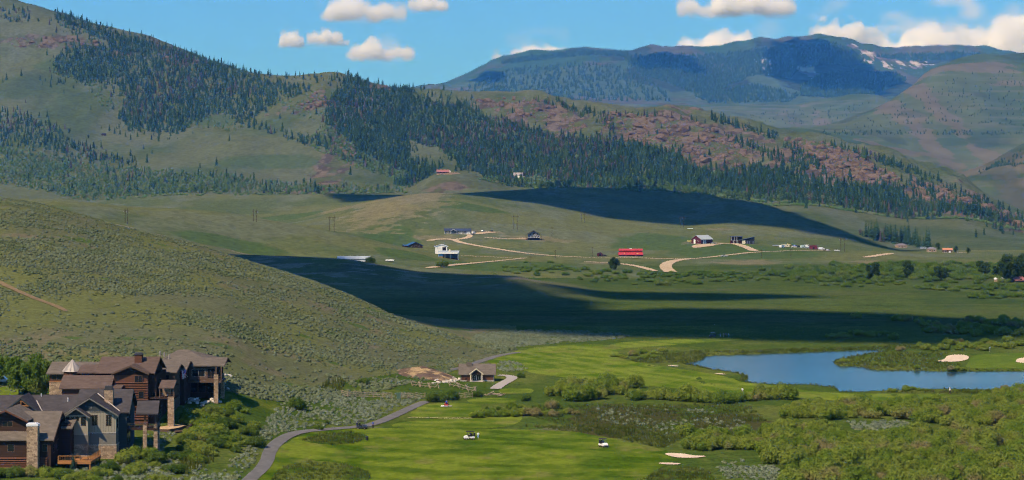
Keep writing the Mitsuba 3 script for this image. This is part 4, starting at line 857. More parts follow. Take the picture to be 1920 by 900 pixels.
# ---- trees near the houses
leafy('tree_leaf', leaf_col(C(0.095, 0.165, 0.026), C(0.130, 0.200, 0.036), C(0.175, 0.225, 0.050), 3.0))
for i in range(3): tr, cr = broad_tree(200 + i, w=0.36, n=2600, size=0.03); group(f'yard_tree_kind_{i}', trunk=(tr, 'bark'), crown=(cr, 'tree_leaf'))
for i, (x, y, h, lb) in enumerate(((36, 744, 10.2, 'leafy tree at the left of the cluster behind the slate roof'), (64, 750, 10.4, 'tall leafy tree in the middle of the cluster behind the slate roof'), (86, 750, 9.2, 'leafy tree at the right of the cluster beside the stone based wing'), (-4, 722, 8.6, 'dark tree cut by the left edge of the photo'))):
    put('yard_tree', f'yard_tree_kind_{i % 3}', at(x, y), h, i * 2.0, lb, 'tree')
tr, cr = conifer(300, 12, 9, 0.24, 0.04); group('spruce_kind', trunk=(tr, 'bark'), crown=(cr, 'spruce_leaf'))
for x, y, h, lb in ((50, 744, 6.0, 'young blue green spruce in front of the yard trees'), (2, 872, 5.4, 'blue spruce at the bottom left corner house wall'), (137, 880, 3.0, 'small spruce under the timber deck')): put('spruce_tree', 'spruce_kind', at(x, y), h, x, lb, 'tree')

# ---- cottonwoods of the valley
leafy('cottonwood_leaf', leaf_col(C(0.034, 0.070, 0.022), C(0.050, 0.092, 0.028), C(0.072, 0.115, 0.036), 4.0))
for i in range(4): tr, cr = broad_tree(210 + i, w=0.36, bare=0.08, n=1300, size=0.042); group(f'cottonwood_kind_{i}', trunk=(tr, 'bark'), crown=(cr, 'cottonwood_leaf'))
CW = [(1630, 524, 17, 'left of two dark cottonwoods below the gravel strip'), (1642, 522, 18, 'right of two dark cottonwoods below the gravel strip'), (1701, 521, 20, 'lone tall cottonwood in the middle of the valley willows'), (1756, 527, 16, 'left cottonwood of a small clump in the valley willows'), (1764, 527, 17, 'middle cottonwood of a small clump in the valley willows'), (1773, 524, 13, 'right cottonwood of a small clump in the valley willows'),
      (1838, 518, 18, 'slim cottonwood left of the twin tents'), (1849, 519, 17, 'cottonwood just left of the twin tents'), (1868, 522, 15, 'cottonwood behind the twin tents'), (1889, 530, 30, 'big dark cottonwood between the tents and the cabin'), (1902, 528, 27, 'big dark cottonwood behind the cabin'), (1917, 526, 30, 'big dark cottonwood at the right edge above the cabin'), (1153, 506, 17, 'leafy tree in front of the red barn'), (1147, 505, 13, 'smaller leafy tree left of the one before the red barn'),
      (1758, 469.5, 14, 'round dark tree between the tan houses'), (1792, 473.5, 12, 'round dark tree right of the orange roofed house'), (1816, 475, 10, 'small dark tree at the far right of the tan houses')]
for i, (x, y, h, lb) in enumerate(CW): h *= 0.55; put('cottonwood_tree', f'cottonwood_kind_{i % 4}', at(x, y, 1250), h, i * 1.7, lb, 'tree', sz=h)

# ---- conifers
for i in range(5): tr, cr = conifer(310 + i, 7, 7, (0.19, 0.22, 0.18, 0.24, 0.17)[i]); group(f'conifer_kind_{i}', trunk=(tr, 'bark'), crown=(cr, 'conifer_leaf'))
for i in range(3): tr, cr = broad_tree(330 + i, w=0.26, n=420, bare=0.2, size=0.055); group(f'aspen_kind_{i}', trunk=(tr, 'pale_bark'), crown=(cr, 'aspen_leaf'))
DENSE = [([(100, 24), (140, 30), (190, 52), (220, 62), (265, 72), (305, 88), (345, 94), (375, 106), (415, 118), (445, 132), (475, 142), (510, 152), (545, 158), (578, 166), (586, 172), (548, 184), (506, 200), (485, 215), (456, 236), (420, 211), (400, 220), (367, 228), (345, 248), (295, 248), (245, 242), (220, 220), (236, 190), (220, 158), (185, 160), (143, 152), (102, 138), (98, 115), (125, 90), (160, 88), (210, 92), (195, 76), (140, 60), (110, 48)], 5600, 1),
         ([(0, 14), (55, 26), (62, 40), (48, 45), (0, 40)], 45, 1), ([(0, 203), (40, 214), (80, 234), (110, 238), (122, 258), (160, 277), (200, 292), (250, 303), (240, 312), (180, 305), (120, 292), (80, 280), (0, 262)], 520, 0),
         ([(623, 182), (637, 164), (653, 141), (670, 141), (683, 150), (693, 164), (720, 170), (740, 158), (773, 168), (773, 180), (793, 182), (813, 192), (833, 199), (853, 195), (880, 199), (893, 212), (913, 222), (930, 232), (950, 226), (967, 236), (993, 242), (1020, 249), (1043, 262), (1067, 262), (1107, 262), (1164, 264), (1224, 277), (1271, 290), (1288, 311), (1322, 320), (1373, 324), (1399, 320), (1416, 311), (1459, 320), (1510, 333), (1561, 350), (1612, 354), (1655, 350), (1694, 358), (1698, 375), (1732, 393), (1766, 401), (1783, 418), (1800, 393), (1843, 401), (1869, 418), (1925, 435), (1925, 455), (1869, 444), (1826, 435), (1792, 427), (1757, 435), (1715, 431), (1672, 424), (1612, 424), (1570, 414), (1527, 400), (1467, 384), (1425, 371), (1339, 366), (1279, 350), (1220, 352), (1130, 352), (1060, 345), (1000, 332), (950, 338), (900, 324), (862, 318), (850, 300), (820, 280), (786, 270), (740, 250), (766, 262), (773, 300), (800, 314), (806, 328), (780, 334), (746, 318), (706, 301), (670, 288), (660, 270), (626, 243), (610, 234), (610, 200)], 15000, 2),
         ([(738, 346), (775, 330), (800, 316), (832, 312), (815, 322), (790, 338), (768, 352)], 150, 2), ([(880, 318), (930, 330), (1000, 346), (990, 353), (955, 350), (915, 336)], 150, 2), ([(1330, 217), (1360, 225), (1460, 256), (1455, 264), (1400, 246), (1335, 228)], 110, 2), ([(1356, 250), (1400, 265), (1440, 280), (1500, 305), (1525, 325), (1490, 318), (1440, 300), (1380, 275)], 130, 2), ([(1463, 270), (1490, 275), (1530, 300), (1566, 335), (1530, 322), (1490, 295)], 90, 2), ([(1595, 278), (1640, 292), (1725, 322), (1715, 330), (1650, 308), (1600, 292)], 80, 2), ([(1698, 338), (1740, 345), (1768, 372), (1740, 368), (1705, 350)], 60, 2), ([(1098, 202), (1130, 215), (1168, 250), (1140, 245), (1100, 220)], 60, 2), ([(1040, 185), (1070, 200), (1100, 215), (1090, 222), (1050, 200)], 50, 2), ([(1730, 335), (1800, 355), (1880, 390), (1925, 408), (1925, 425), (1860, 395), (1790, 366)], 80, 2)]
cp, cg = [], []
for poly, n, gi in DENSE:
    P_ = np.array(poly, float); q = in_px(poly, n, 3000 if poly[0][0] < 1590 else 2300)
    if n > 300: m_ = RNG.uniform(0, 1, n) < 0.3; o_ = RNG.normal(size=(n, 2)) * np.array([16.0, 60.0]); q[m_, :2] += o_[m_]; q[:, 2] = H(q[:, 0], q[:, 1])
    cp.append(q); cg += [gi] * n
def crest_row(xs, dy0, dy1, gi):
    x = np.array(xs, float); y = np.interp(x, *np.array(RIDGE, float).T) + RNG.uniform(dy0, dy1, len(x)); q = at(x, y, 3000, True); cp.append(q); cg.extend([gi] * len(q))
crest_row(np.concatenate([RNG.uniform(100, 350, 130), RNG.uniform(350, 600, 90), RNG.uniform(0, 60, 20), RNG.uniform(600, 860, 60)]), 1, 9, 1)
crest_row(np.concatenate([RNG.uniform(1000, 1140, 40), RNG.uniform(1140, 1330, 30), RNG.uniform(1540, 1760, 70)]), 2, 8, 2)
mixq = in_px([(0, 265), (100, 290), (200, 312), (300, 318), (360, 322), (420, 328), (470, 338), (560, 348), (640, 350), (760, 350), (765, 362), (600, 365), (400, 364), (300, 372), (160, 375), (60, 352), (0, 320)], 300, 3000); cp.append(mixq); cg += [0] * 300
fringe = in_px([(440, 240), (480, 232), (560, 255), (620, 258), (640, 290), (760, 335), (700, 320), (600, 285), (500, 250)], 150, 3000); cp.append(fringe); cg += [2] * 150
row2 = in_px([(1605, 440), (1640, 452), (1690, 459), (1740, 468), (1745, 463), (1700, 450), (1640, 440)], 120, 1900); cp.append(row2); cg += [3] * 120
low = in_px([(940, 348), (1000, 346), (1060, 350), (1130, 352), (1220, 358), (1180, 360), (1000, 354)], 50, 3200); cp.append(low); cg += [4] * 50
lone = [(44, 22), (78, 78), (105, 62), (75, 150), (120, 175), (135, 62), (205, 245), (215, 250), (225, 252), (235, 256), (245, 262), (40, 142), (5, 155), (12, 150), (170, 205), (430, 264), (245, 292), (285, 288), (406, 310), (340, 330), (375, 315), (525, 222), (550, 213), (595, 155), (632, 165), (1005, 305), (660, 212), (690, 215), (1330, 290), (1420, 282), (1450, 288), (1500, 288), (1550, 300), (1590, 305), (1610, 300), (1580, 330), (1640, 320), (1660, 325), (1690, 340), (1850, 425), (1862, 428), (1880, 438), (1830, 445), (1845, 440), (1900, 440), (1700, 350), (1150, 250), (1240, 240), (1280, 245), (1310, 260), (800, 305), (745, 290), (770, 310), (815, 318), (1200, 360), (1265, 362), (870, 268)]
lq = at(*np.array(lone, float).T, 2300, True); cp.append(lq); cg += [5] * len(lone)
cp = np.vstack(cp); cg = np.array(cg); chh = (5.5 + 12.5 * RNG.uniform(0, 1, len(cp)) ** 1.15) * np.where(cg == 3, 1.3, 1.0) * np.where(cg == 4, 0.9, 1.0) * np.where(RNG.uniform(0, 1, len(cp)) < 0.2, 0.6, 1.0); chh[cg == 5] = RNG.uniform(11, 18, (cg == 5).sum())
vis_px = chh * F / cp[:, 1] + np.where(cg == 5, 100, 0); big = np.zeros(len(cp), bool); big[np.argsort(-vis_px)[:300]] = True
CL = [('dark conifer in the wooded band at the left edge of the ridge foot', 'conifers of the left band'), ('dark conifer in the forest below the left part of the skyline', 'conifers of the upper left forest'), ('dark conifer in the long central forest of the ridge', 'conifers of the central forest'), ('tall dark spruce in the row behind the tan houses on the right', 'spruces by the tan houses'),
      ('dark conifer among the young trees by the small grey house', 'conifers by the grey house'), ('scattered dark conifer standing apart on the open ridge slope', 'scattered conifers of the open slope')]
def con_label(i):
    u = cp[i][0] / cp[i][1] * F + 960; g = cg[i]
    if g == 2: return ('dark conifer at the right end of the ridge forest', 'conifers of the right forest end') if u > 1780 else ('dark conifer in the forest straight above the tan houses', 'conifers above the tan houses') if u > 1600 else ('dark conifer in the forest above the right end of the shaded hill', 'conifers above the shaded hill') if u > 1350 else CL[2]
    if g == 3: return ('tall dark spruce in the row left of the mauve roofed house', 'spruces left of the mauve roof') if u < 1692 else ('tall dark spruce in the row right of the mauve roofed house', 'spruces right of the mauve roof')
    if g == 5: return ('lone dark conifer on the open slopes left of the long forest', 'lone conifers of the left slopes') if u < 700 else ('lone dark conifer among the brown rocks of the ridge', 'lone conifers of the rocks') if u < 1720 else ('lone dark conifer on the grey sage slope at the far right', 'lone conifers of the right sage slope')
    return CL[g]
for i in np.nonzero(big)[0]: lb_ = con_label(i); put('conifer_tree', f'conifer_kind_{i % 5}', cp[i] - [0, 0, 0.3], chh[i], i * 1.1, lb_[0], 'tree', lb_[1])
rest = np.nonzero(~big)[0]; deadm = (meshkit.fbm(np.column_stack([cp[rest, :2] / 130, np.zeros(len(rest))]), 3, 17) > 0.58) & (RNG.uniform(0, 1, len(rest)) < 0.22)
FC = [far_conifer(400 + i) for i in range(9)] + [(v_ * np.array([0.9, 0.9, 0.8]), f_) for v_, f_ in (far_broad(450 + i, 26) for i in range(2))]
for key, m, b, lb in (('conifer_forest', rest[~deadm], 'conifer_leaf', 'dense dark conifer forest along the ridge'), ('dead_conifers', rest[deadm], 'dead_conifer', 'grey purple dead conifers mixed into the forest')):
    scene[key] = mikit.ply(scatter_mesh(FC, cp[m] - [0, 0, 0.5], chh[m], RNG.uniform(0, 6, len(m)), RNG.uniform(0.9, 1.2, len(m))), b); tag(key, lb, 'forest', kind='stuff')
# ---- aspens
aq = [in_px(p, n, 3000) for p, n in (([(0, 275), (100, 295), (200, 315), (300, 320), (420, 330), (560, 350), (640, 352), (740, 350), (760, 364), (600, 366), (400, 365), (300, 374), (160, 376), (60, 354), (0, 345)], 1000), ([(610, 240), (660, 275), (706, 305), (746, 322), (780, 336), (700, 325), (640, 300), (600, 270)], 150),
      ([(900, 332), (960, 346), (1100, 350), (1060, 356), (980, 352), (930, 344)], 70), ([(1120, 340), (1200, 338), (1280, 352), (1350, 362), (1480, 388), (1560, 412), (1640, 432), (1600, 430), (1500, 405), (1400, 374), (1300, 364), (1150, 352)], 330), ([(380, 215), (460, 240), (440, 250), (380, 245), (300, 250), (240, 252), (300, 244)], 60))]
ah = RNG.uniform(6, 12, sum(map(len, aq))); ag = np.concatenate([[i] * len(q) for i, q in enumerate(aq)]); aq = np.vstack(aq); ab = np.zeros(len(aq), bool); ab[np.argsort(-ah / aq[:, 1])[:200]] = True
AL = [('pale green aspen in the grove at the foot of the left ridge', 'aspens of the left grove'), ('pale green aspen on the lower edge of the central forest', 'aspens of the central forest edge'), ('pale green aspen near the small grey house', 'aspens by the grey house'), ('pale green aspen below the right hand forest above the shaded hill', 'aspens above the shaded hill'), ('pale green aspen under the upper left forest', 'aspens of the upper left forest')]
def asp_label(i):
    u = aq[i][0] / aq[i][1] * F + 960; g = ag[i]
    if g == 0: return ('pale green aspen at the left edge foot of the ridge', 'aspens of the left edge') if u < 260 else ('pale green aspen in the grove behind the twin pole frame at the notch', 'aspens behind the notch') if u < 560 else AL[0]
    if g == 3: return AL[3] if u < 1400 else ('pale green aspen in the grove sloping down to the tan houses', 'aspens above the tan houses')
    return AL[g]
for i in np.nonzero(ab)[0]: lb_ = asp_label(i); put('aspen_tree', f'aspen_kind_{i % 3}', aq[i] - [0, 0, 0.2], ah[i], i * 1.3, lb_[0], 'tree', lb_[1])
m = np.nonzero(~ab)[0]; scene['aspen_grove'] = mikit.ply(scatter_mesh([far_broad(500 + i) for i in range(5)], aq[m], ah[m], RNG.uniform(0, 6, len(m))), 'aspen_leaf'); tag('aspen_grove', 'pale green aspen groves at the foot of the ridge', 'trees', kind='stuff')

# ---- crags of the rocky slope
rq = [in_px(p, n, 2300) for p, n in (([(1130, 212), (1250, 216), (1300, 224), (1330, 240), (1380, 262), (1400, 290), (1390, 315), (1300, 305), (1240, 280), (1180, 260), (1130, 240)], 800), ([(1470, 256), (1540, 266), (1600, 284), (1620, 300), (1700, 335), (1660, 350), (1600, 340), (1540, 325), (1490, 285)], 750), ([(1700, 335), (1760, 350), (1860, 385), (1925, 410), (1925, 430), (1850, 410), (1780, 400), (1720, 372)], 520),
      ([(555, 195), (590, 174), (615, 185), (620, 202), (570, 208)], 110), ([(890, 186), (960, 180), (1010, 186), (1060, 205), (1100, 240), (1060, 245), (1000, 225), (920, 205)], 320), ([(690, 158), (740, 162), (750, 170), (700, 170)], 40), ([(10, 72), (120, 70), (220, 84), (160, 92), (20, 88)], 110), ([(300, 100), (370, 108), (380, 122), (310, 116)], 50))]
rq = np.vstack(rq); scene['rock_outcrops'] = mikit.ply(scatter_mesh([jitter(ICO0, 0.35, 70 + i, 0.8) for i in range(6)], rq - [0, 0, 1.2], RNG.gamma(1.5, 1.4, len(rq)) + 0.8, RNG.uniform(0, 6, len(rq))), 'crag_mat'); tag('rock_outcrops', 'brown rock crags and boulders on the ridge', 'rocks', kind='stuff')

# ---- low green scrub on the ridge foot, and the forest of the far mountain
sq = np.vstack([in_px(p, n, 2900) for p, n in (([(0, 268), (100, 292), (200, 312), (330, 322), (470, 340), (640, 352), (760, 352), (764, 362), (600, 366), (400, 366), (300, 374), (160, 377), (60, 356), (0, 345)], 1500), ([(610, 236), (660, 270), (706, 300), (760, 325), (790, 338), (740, 338), (660, 312), (590, 280), (560, 262)], 500), ([(1120, 338), (1280, 350), (1480, 386), (1640, 430), (1600, 432), (1500, 406), (1400, 376), (1300, 366), (1130, 354)], 700),
        ([(500, 155), (590, 160), (620, 180), (610, 235), (560, 215), (500, 205)], 160), ([(100, 110), (240, 190), (250, 245), (220, 225)], 120), ([(890, 335), (1000, 335), (1100, 352), (1000, 354), (930, 344)], 160), *((P_[0], int(P_[1] * 0.3)) for P_ in DENSE[:4]))])
scene['green_scrub'] = mikit.ply(scatter_mesh([(ICO0.vertices * (1 + np.random.default_rng(i).uniform(-.35, .35, (12, 1))) * [1, 1, .7] + [0, 0, .4], ICO0.faces) for i in range(4)], sq, RNG.uniform(1.0, 3.2, len(sq)), RNG.uniform(0, 6, len(sq))), 'aspen_leaf'); tag('green_scrub', 'low green scrub along the foot of the ridge', 'scrub', kind='stuff')
CONE = [(np.vstack([np.column_stack([np.cos(np.arange(5) * 1.2566 + i) * .26, np.sin(np.arange(5) * 1.2566 + i) * .26, np.full(5, 0.02)]), [[0.03 * i, 0, 1.0]]]), np.array([[k, (k + 1) % 5, 5] for k in range(5)])) for i in range(3)]
FM = (([(1170, 108), (1200, 104), (1300, 104), (1400, 98), (1450, 90), (1560, 82), (1590, 92), (1620, 112), (1600, 130), (1560, 120), (1500, 130), (1480, 150), (1420, 140), (1370, 160), (1330, 180), (1290, 172), (1250, 155), (1200, 140), (1180, 125)], 3600), ([(1500, 165), (1540, 140), (1600, 135), (1680, 140), (1700, 150), (1640, 178), (1560, 184), (1500, 180)], 2200), ([(1640, 106), (1700, 104), (1800, 100), (1840, 104), (1790, 112), (1700, 116)], 500), ([(930, 122), (960, 112), (1020, 104), (1100, 96), (1180, 100), (1180, 106), (1100, 104), (1000, 114)], 500), ([(905, 178), (925, 164), (945, 168), (950, 180)], 160),
      ([(860, 172), (960, 130), (1080, 118), (1180, 130), (1240, 165), (1260, 190), (1000, 190)], 900), ([(1300, 180), (1420, 160), (1500, 180), (1480, 192), (1330, 194)], 500))
fq = np.vstack([in_px(p, n, 10900) for p, n in FM]); hq = np.vstack([in_px([(1560, 246), (1640, 212), (1720, 175), (1800, 140), (1920, 130), (1920, 245)], 260, 6800), in_px([(1400, 215), (1640, 190), (1560, 235), (1420, 232)], 160, 9000), in_px([(1540, 246), (1920, 246), (1920, 254), (1540, 254)], 160, 5600), in_px([(1820, 330), (1920, 280), (1920, 330)], 70, 4600)])
scene['far_forest'] = mikit.ply(scatter_mesh(CONE, fq, RNG.uniform(16, 34, len(fq)), RNG.uniform(0, 6, len(fq))), 'conifer_leaf'); tag('far_forest', 'dark forest on the slopes of the far mountain', 'forest', kind='stuff')
scene['far_shrubs'] = mikit.ply(scatter_mesh(CONE, hq, RNG.uniform(5, 11, len(hq)), RNG.uniform(0, 6, len(hq))), 'conifer_leaf'); tag('far_shrubs', 'dark dots of trees on the far right hills', 'trees', kind='stuff')
# ------------------------------------------------------------------ building kit
def plain_grain(name, c, k=0.25, f=(1.2, 1.2, 0.25), rough=None):
    c = C(*c); plain(name, proc(lambda p, n, uv: c * (1 - k + 2 * k * fbm(p.x / f[0], p.y / f[1], p.z / f[2], 3))), rough)
plain_grain('shingle_greybrown', (0.138, 0.118, 0.102), 0.34, (0.9, 0.7, 0.35))
plain_grain('shingle_slate', (0.066, 0.061, 0.066), 0.38, (0.9, 0.7, 0.35))
plain_grain('shingle_brown', (0.112, 0.082, 0.072), 0.32, (0.9, 0.7, 0.35))
def stone_wall(p, n, uv):
    u = p.x * 1.0 + p.y * 1.0; r = dr.floor(p.z / 0.32); q = cell_rand(dr.floor(u / 0.62 + 0.5 * r), r, 3.0)
    return mix(C(0.20, 0.145, 0.10), C(0.42, 0.31, 0.22), q) * (0.75 + 0.5 * noise(u / 0.15, p.z / 0.15, p.y))
plain('stone_mat', proc(stone_wall))
plain_grain('wood_dark', (0.050, 0.032, 0.026), 0.3, (3.0, 3.0, 0.18)); plain_grain('wood_red', (0.125, 0.060, 0.040), 0.35, (3.0, 3.0, 0.16)); plain_grain('wood_orange', (0.34, 0.165, 0.065), 0.25, (1.5, 1.5, 0.2)); plain_grain('wood_trim', (0.115, 0.080, 0.062), 0.25)
plain_grain('siding_grey', (0.30, 0.275, 0.22), 0.12, (0.5, 0.5, 4)); plain_grain('siding_lower', (0.165, 0.160, 0.145), 0.12, (3, 3, 0.2)); plain_grain('siding_blue', (0.055, 0.068, 0.075), 0.15, (3, 3, 0.2)); plain_grain('rail_wood', (0.34, 0.265, 0.20), 0.35, (0.6, 0.6, 0.3))
plain('trim_light', (0.36, 0.34, 0.31)); plain('white_paint', (0.78, 0.78, 0.76)); plain('cream_paint', (0.62, 0.55, 0.42)); plain('metal_pale', (0.36, 0.325, 0.31), 0.6, 0.3); plain('metal_white', (0.80, 0.80, 0.82), 0.35, 0.3); plain('metal_dark', (0.045, 0.045, 0.05), 0.5)
scene['pane_mat'] = {'type': 'principled', 'base_color': rgb((0.012, 0.016, 0.020)), 'roughness': 0.06, 'specular': 0.6}
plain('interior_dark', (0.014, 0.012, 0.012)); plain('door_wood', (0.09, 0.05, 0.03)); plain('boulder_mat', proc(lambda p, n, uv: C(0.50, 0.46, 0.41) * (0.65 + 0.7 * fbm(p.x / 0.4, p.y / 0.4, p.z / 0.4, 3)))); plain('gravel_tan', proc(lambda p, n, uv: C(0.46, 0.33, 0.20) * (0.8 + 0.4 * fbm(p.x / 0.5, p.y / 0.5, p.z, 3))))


class B:
    """collects boxes, prisms and tubes into one mesh"""
    def __init__(s): s.v, s.f, s.n = [], [], 0
    def add(s, v, f):
        s.v.append(np.asarray(v, float)); s.f.append(np.asarray(f, int) + s.n); s.n += len(v); return s
    def box(s, x0, x1, y0, y1, z0, z1):
        v = np.array([[x, y, z] for x in (x0, x1) for y in (y0, y1) for z in (z0, z1)])
        return s.add(v, [[0, 1, 3], [0, 3, 2], [4, 6, 7], [4, 7, 5], [0, 4, 5], [0, 5, 1], [2, 3, 7], [2, 7, 6], [0, 2, 6], [0, 6, 4], [1, 5, 7], [1, 7, 3]])
    def prism(s, pts, a, b, axis='y'):       # polygon (u, z) pushed along an axis from a to b
        p = np.array(pts, float); n = len(p)
        if np.cross(np.roll(p, -1, 0) - p, p).sum() > 0: p = p[::-1]
        mk = (lambda t: np.column_stack([p[:, 0], np.full(n, t), p[:, 1]])) if axis == 'y' else (lambda t: np.column_stack([np.full(n, t), p[:, 0], p[:, 1]]))
        tri = trimesh.creation.triangulate_polygon(Polygon(p), engine='earcut')
        tv, tf = np.asarray(tri[0]), np.asarray(tri[1]); idx = np.array([np.argmin(np.hypot(*(p - q).T)) for q in tv]); tf = idx[tf]
        i = np.arange(n); j = (i + 1) % n
        f = np.vstack([tf, tf[:, ::-1] + n, np.stack([i, j, j + n], 1), np.stack([i, j + n, i + n], 1)])
        m = trimesh.Trimesh(np.vstack([mk(a), mk(b)]), f, process=False); m.fix_normals()
        return s.add(m.vertices, m.faces)
    def tube(s, p0, p1, r0, r1=None, n=8): return s.add(*tube(p0, p1, r0, r0 if r1 is None else r1, n))
    def ball(s, c, r, sub=1, q=(1, 1, 1)):
        m = trimesh.creation.icosphere(sub); return s.add(m.vertices * np.array(r) * np.array(q) + np.array(c), m.faces)
    def mesh(s): return np.vstack(s.v), np.vstack(s.f)


class Thing:
    """a top-level thing whose parts are meshes of their own, placed by one matrix"""
    def __init__(s, name, label, cat, loc, rot=0.0, group=None):
        s.key = fresh(name); s.M = T().translate([float(x) for x in loc]).rotate([0, 0, 1], float(rot)); s.names = {}; tag(s.key, label, cat, group)
    def part(s, name, b, mat, parent=None, label=None, smooth=False, kind=None):
        base = (parent or s.key) + '__' + name; n = s.names.get(base, -1) + 1; s.names[base] = n
        key = base if n == 0 else f'{base}_{n:03d}'
        scene[key] = mikit.ply(b.mesh() if isinstance(b, B) else b, mat, smooth=smooth, to_world=s.M)
        if label: tag(key, label)
        if kind: tag(key, kind=kind)
        return key
    def gable(s, x0, x1, y0, y1, ze, zr, mat, axis='x', ov=0.45, th=0.22, at_=None, trim=None):
        """gable roof over a box, ridge along axis; two slopes and a ridge as one part, barge boards as another"""
        if axis == 'x':
            c = (y0 + y1) / 2 if at_ is None else at_; a, b, lo, hi = x0 - ov, x1 + ov, y0, y1
        else:
            c = (x0 + x1) / 2 if at_ is None else at_; a, b, lo, hi = y0 - ov, y1 + ov, x0, x1
        k0, k1 = (zr - ze) / (c - lo), (zr - ze) / (hi - c)
        pts = [(lo - ov, ze - ov * k0), (c, zr), (hi + ov, ze - ov * k1), (hi + ov, ze - ov * k1 + th), (c, zr + th), (lo - ov, ze - ov * k0 + th)]
        r = s.part('roof', B().prism(pts, a, b, 'x' if axis == 'x' else 'y'), mat)
        if trim:
            t = [(lo - ov - .04, ze - ov * k0 - 0.18), (c, zr - 0.18), (hi + ov + .04, ze - ov * k1 - 0.18), (hi + ov + .04, ze - ov * k1 + th * .6), (c, zr + th * .6), (lo - ov - .04, ze - ov * k0 + th * .6)]
            for e in (a - 0.10, b + 0.002): s.part('barge_board', B().prism(t, e, e + 0.10, 'x' if axis == 'x' else 'y'), trim, r)
        return r
    def block(s, x0, x1, y0, y1, z0, ze, zr, mat, axis='x', name='wall', at_=None):
        """walls of a gabled block"""
        if zr <= ze: return s.part(name, B().box(x0, x1, y0, y1, z0, ze), mat)
        if axis == 'x':
            c = (y0 + y1) / 2 if at_ is None else at_; return s.part(name, B().prism([(y0, z0), (y1, z0), (y1, ze), (c, zr), (y0, ze)], x0, x1, 'x'), mat)
        c = (x0 + x1) / 2 if at_ is None else at_; return s.part(name, B().prism([(x0, z0), (x1, z0), (x1, ze), (c, zr), (x0, ze)], y0, y1, 'y'), mat)
    def window(s, x, z, w, h, y, face='f', frame='wood_dark', name='window', bars=0, d=0.06):
        """window in a front wall (face f, at depth y) or a side wall (face r, at x = y, x is then the depth)"""
        fb, pb, t = B(), B(), 0.09
        put_ = (lambda b, a0, a1, z0, z1, o0, o1: b.box(a0, a1, y - o1, y - o0, z0, z1)) if face == 'f' else (lambda b, a0, a1, z0, z1, o0, o1: b.box(y + o0, y + o1, a0, a1, z0, z1))
        put_(pb, x - w / 2 + .02, x + w / 2 - .02, z + .02, z + h - .02, 0.004, 0.03)
        for a0, a1, z0, z1 in ((x - w / 2 - t, x - w / 2, z - t, z + h + t), (x + w / 2, x + w / 2 + t, z - t, z + h + t), (x - w / 2, x + w / 2, z + h, z + h + t), (x - w / 2, x + w / 2, z - t, z)): put_(fb, a0, a1, z0, z1, 0.004, d)
        for i in range(bars): q = x - w / 2 + w * (i + 1) / (bars + 1); put_(fb, q - .03, q + .03, z, z + h, 0.03, d)
        k = s.part(name, fb, frame); s.part('pane', pb, 'pane_mat', k); return k


def rail_fence(b, x0, y0, x1, y1, z, h=1.0, n=2, post=1.6, r=0.05):
    L = math.hypot(x1 - x0, y1 - y0); m = max(1, int(round(L / post)))
    for i in range(m + 1):
        t = i / m; x, y = x0 + (x1 - x0) * t, y0 + (y1 - y0) * t; b.box(x - r, x + r, y - r, y + r, z, z + h)
    for k in range(n): zz = z + h * (k + 1) / n - 0.04; b.tube((x0, y0, zz), (x1, y1, zz), r * 0.7, n=4)


# ---- slate roofed grey house: origin at the foot of the main gable wall
mp = 404 / F
g0 = 3.3
t = Thing('grey_house', 'grey board sided house with dark slate roof and twin front gables', 'house', (X_(169.5, 404), 404, g0), 4)
t.part('stone_base', B().box(-4.9, 5.1, -0.12, 11, -2.5, 1.72), 'stone_mat'); t.part('ledge', B().box(-4.95, 5.16, -0.2, 11.02, 1.722, 1.86), 'trim_light')
t.part('wall', B().box(-5.1, 5.0, 0, 11.6, 1.862, 4.2), 'siding_lower', label='darker grey lower siding')
t.part('wall', B().prism([(-5.1, 4.202), (5.0, 4.202), (5.0, 7.9), (0, 11.0), (-5.1, 7.9)], 0, 11.6), 'siding_grey')
for i in range(17):
    x = -4.0 + i * 0.54
    if x > -0.05: t.part('batten', B().box(x - .03, x + .03, -0.05, -0.002, 4.22, 8.2), 'siding_lower')
t.part('belt_board', B().box(-0.1, 5.02, -0.09, -0.003, 4.08, 4.30), 'trim_light'); t.part('belt_board', B().box(-0.1, 4.6, -0.10, -0.003, 8.25, 8.42), 'siding_lower')
t.part('gable_panel', B().prism([(-4.2, 8.43), (4.2, 8.43), (0, 10.95)], -0.06, -0.003), 'siding_blue', label='dark gable triangle above the board siding')
t.part('vent', B().box(-0.35, 0.35, -0.16, -0.061, 9.0, 9.5), 'siding_lower')
t.gable(-5.1, 5.0, -0.3, 11.0, 7.9, 11.05, 'shingle_slate', 'y', 0.55, 0.2, trim='siding_lower')
t.part('wing_wall', B().prism([(-4.65, 2.75), (-0.2, 2.75), (-0.2, 7.75), (-2.42, 9.25), (-4.65, 7.75)], -2.0, -0.004), 'siding_grey')
t.part('wing_base', B().box(-4.6, -0.25, -1.95, -0.13, -1.0, 2.748), 'stone_mat'); t.part('wing_skirt', B().box(-4.7, -0.15, -2.06, -0.01, 2.2, 4.0), 'siding_lower')
t.gable(-4.65, -0.2, -2.4, 2.5, 7.75, 9.32, 'shingle_slate', 'y', 0.5, 0.2, trim='siding_lower')
t.part('gable_panel', B().prism([(-4.2, 7.95), (-0.65, 7.95), (-2.42, 9.15)], -2.07, -2.003), 'siding_blue')
for x in (-4.1, -3.2, -2.3): t.window(x, 6.9, 0.55, 0.6, -2.0)
t.window(-1.1, 5.9, 0.8, 1.6, -2.0); t.window(0.85, 5.7, 0.9, 1.9, 0.0); t.window(3.6, 5.6, 0.85, 2.0, 0.0)
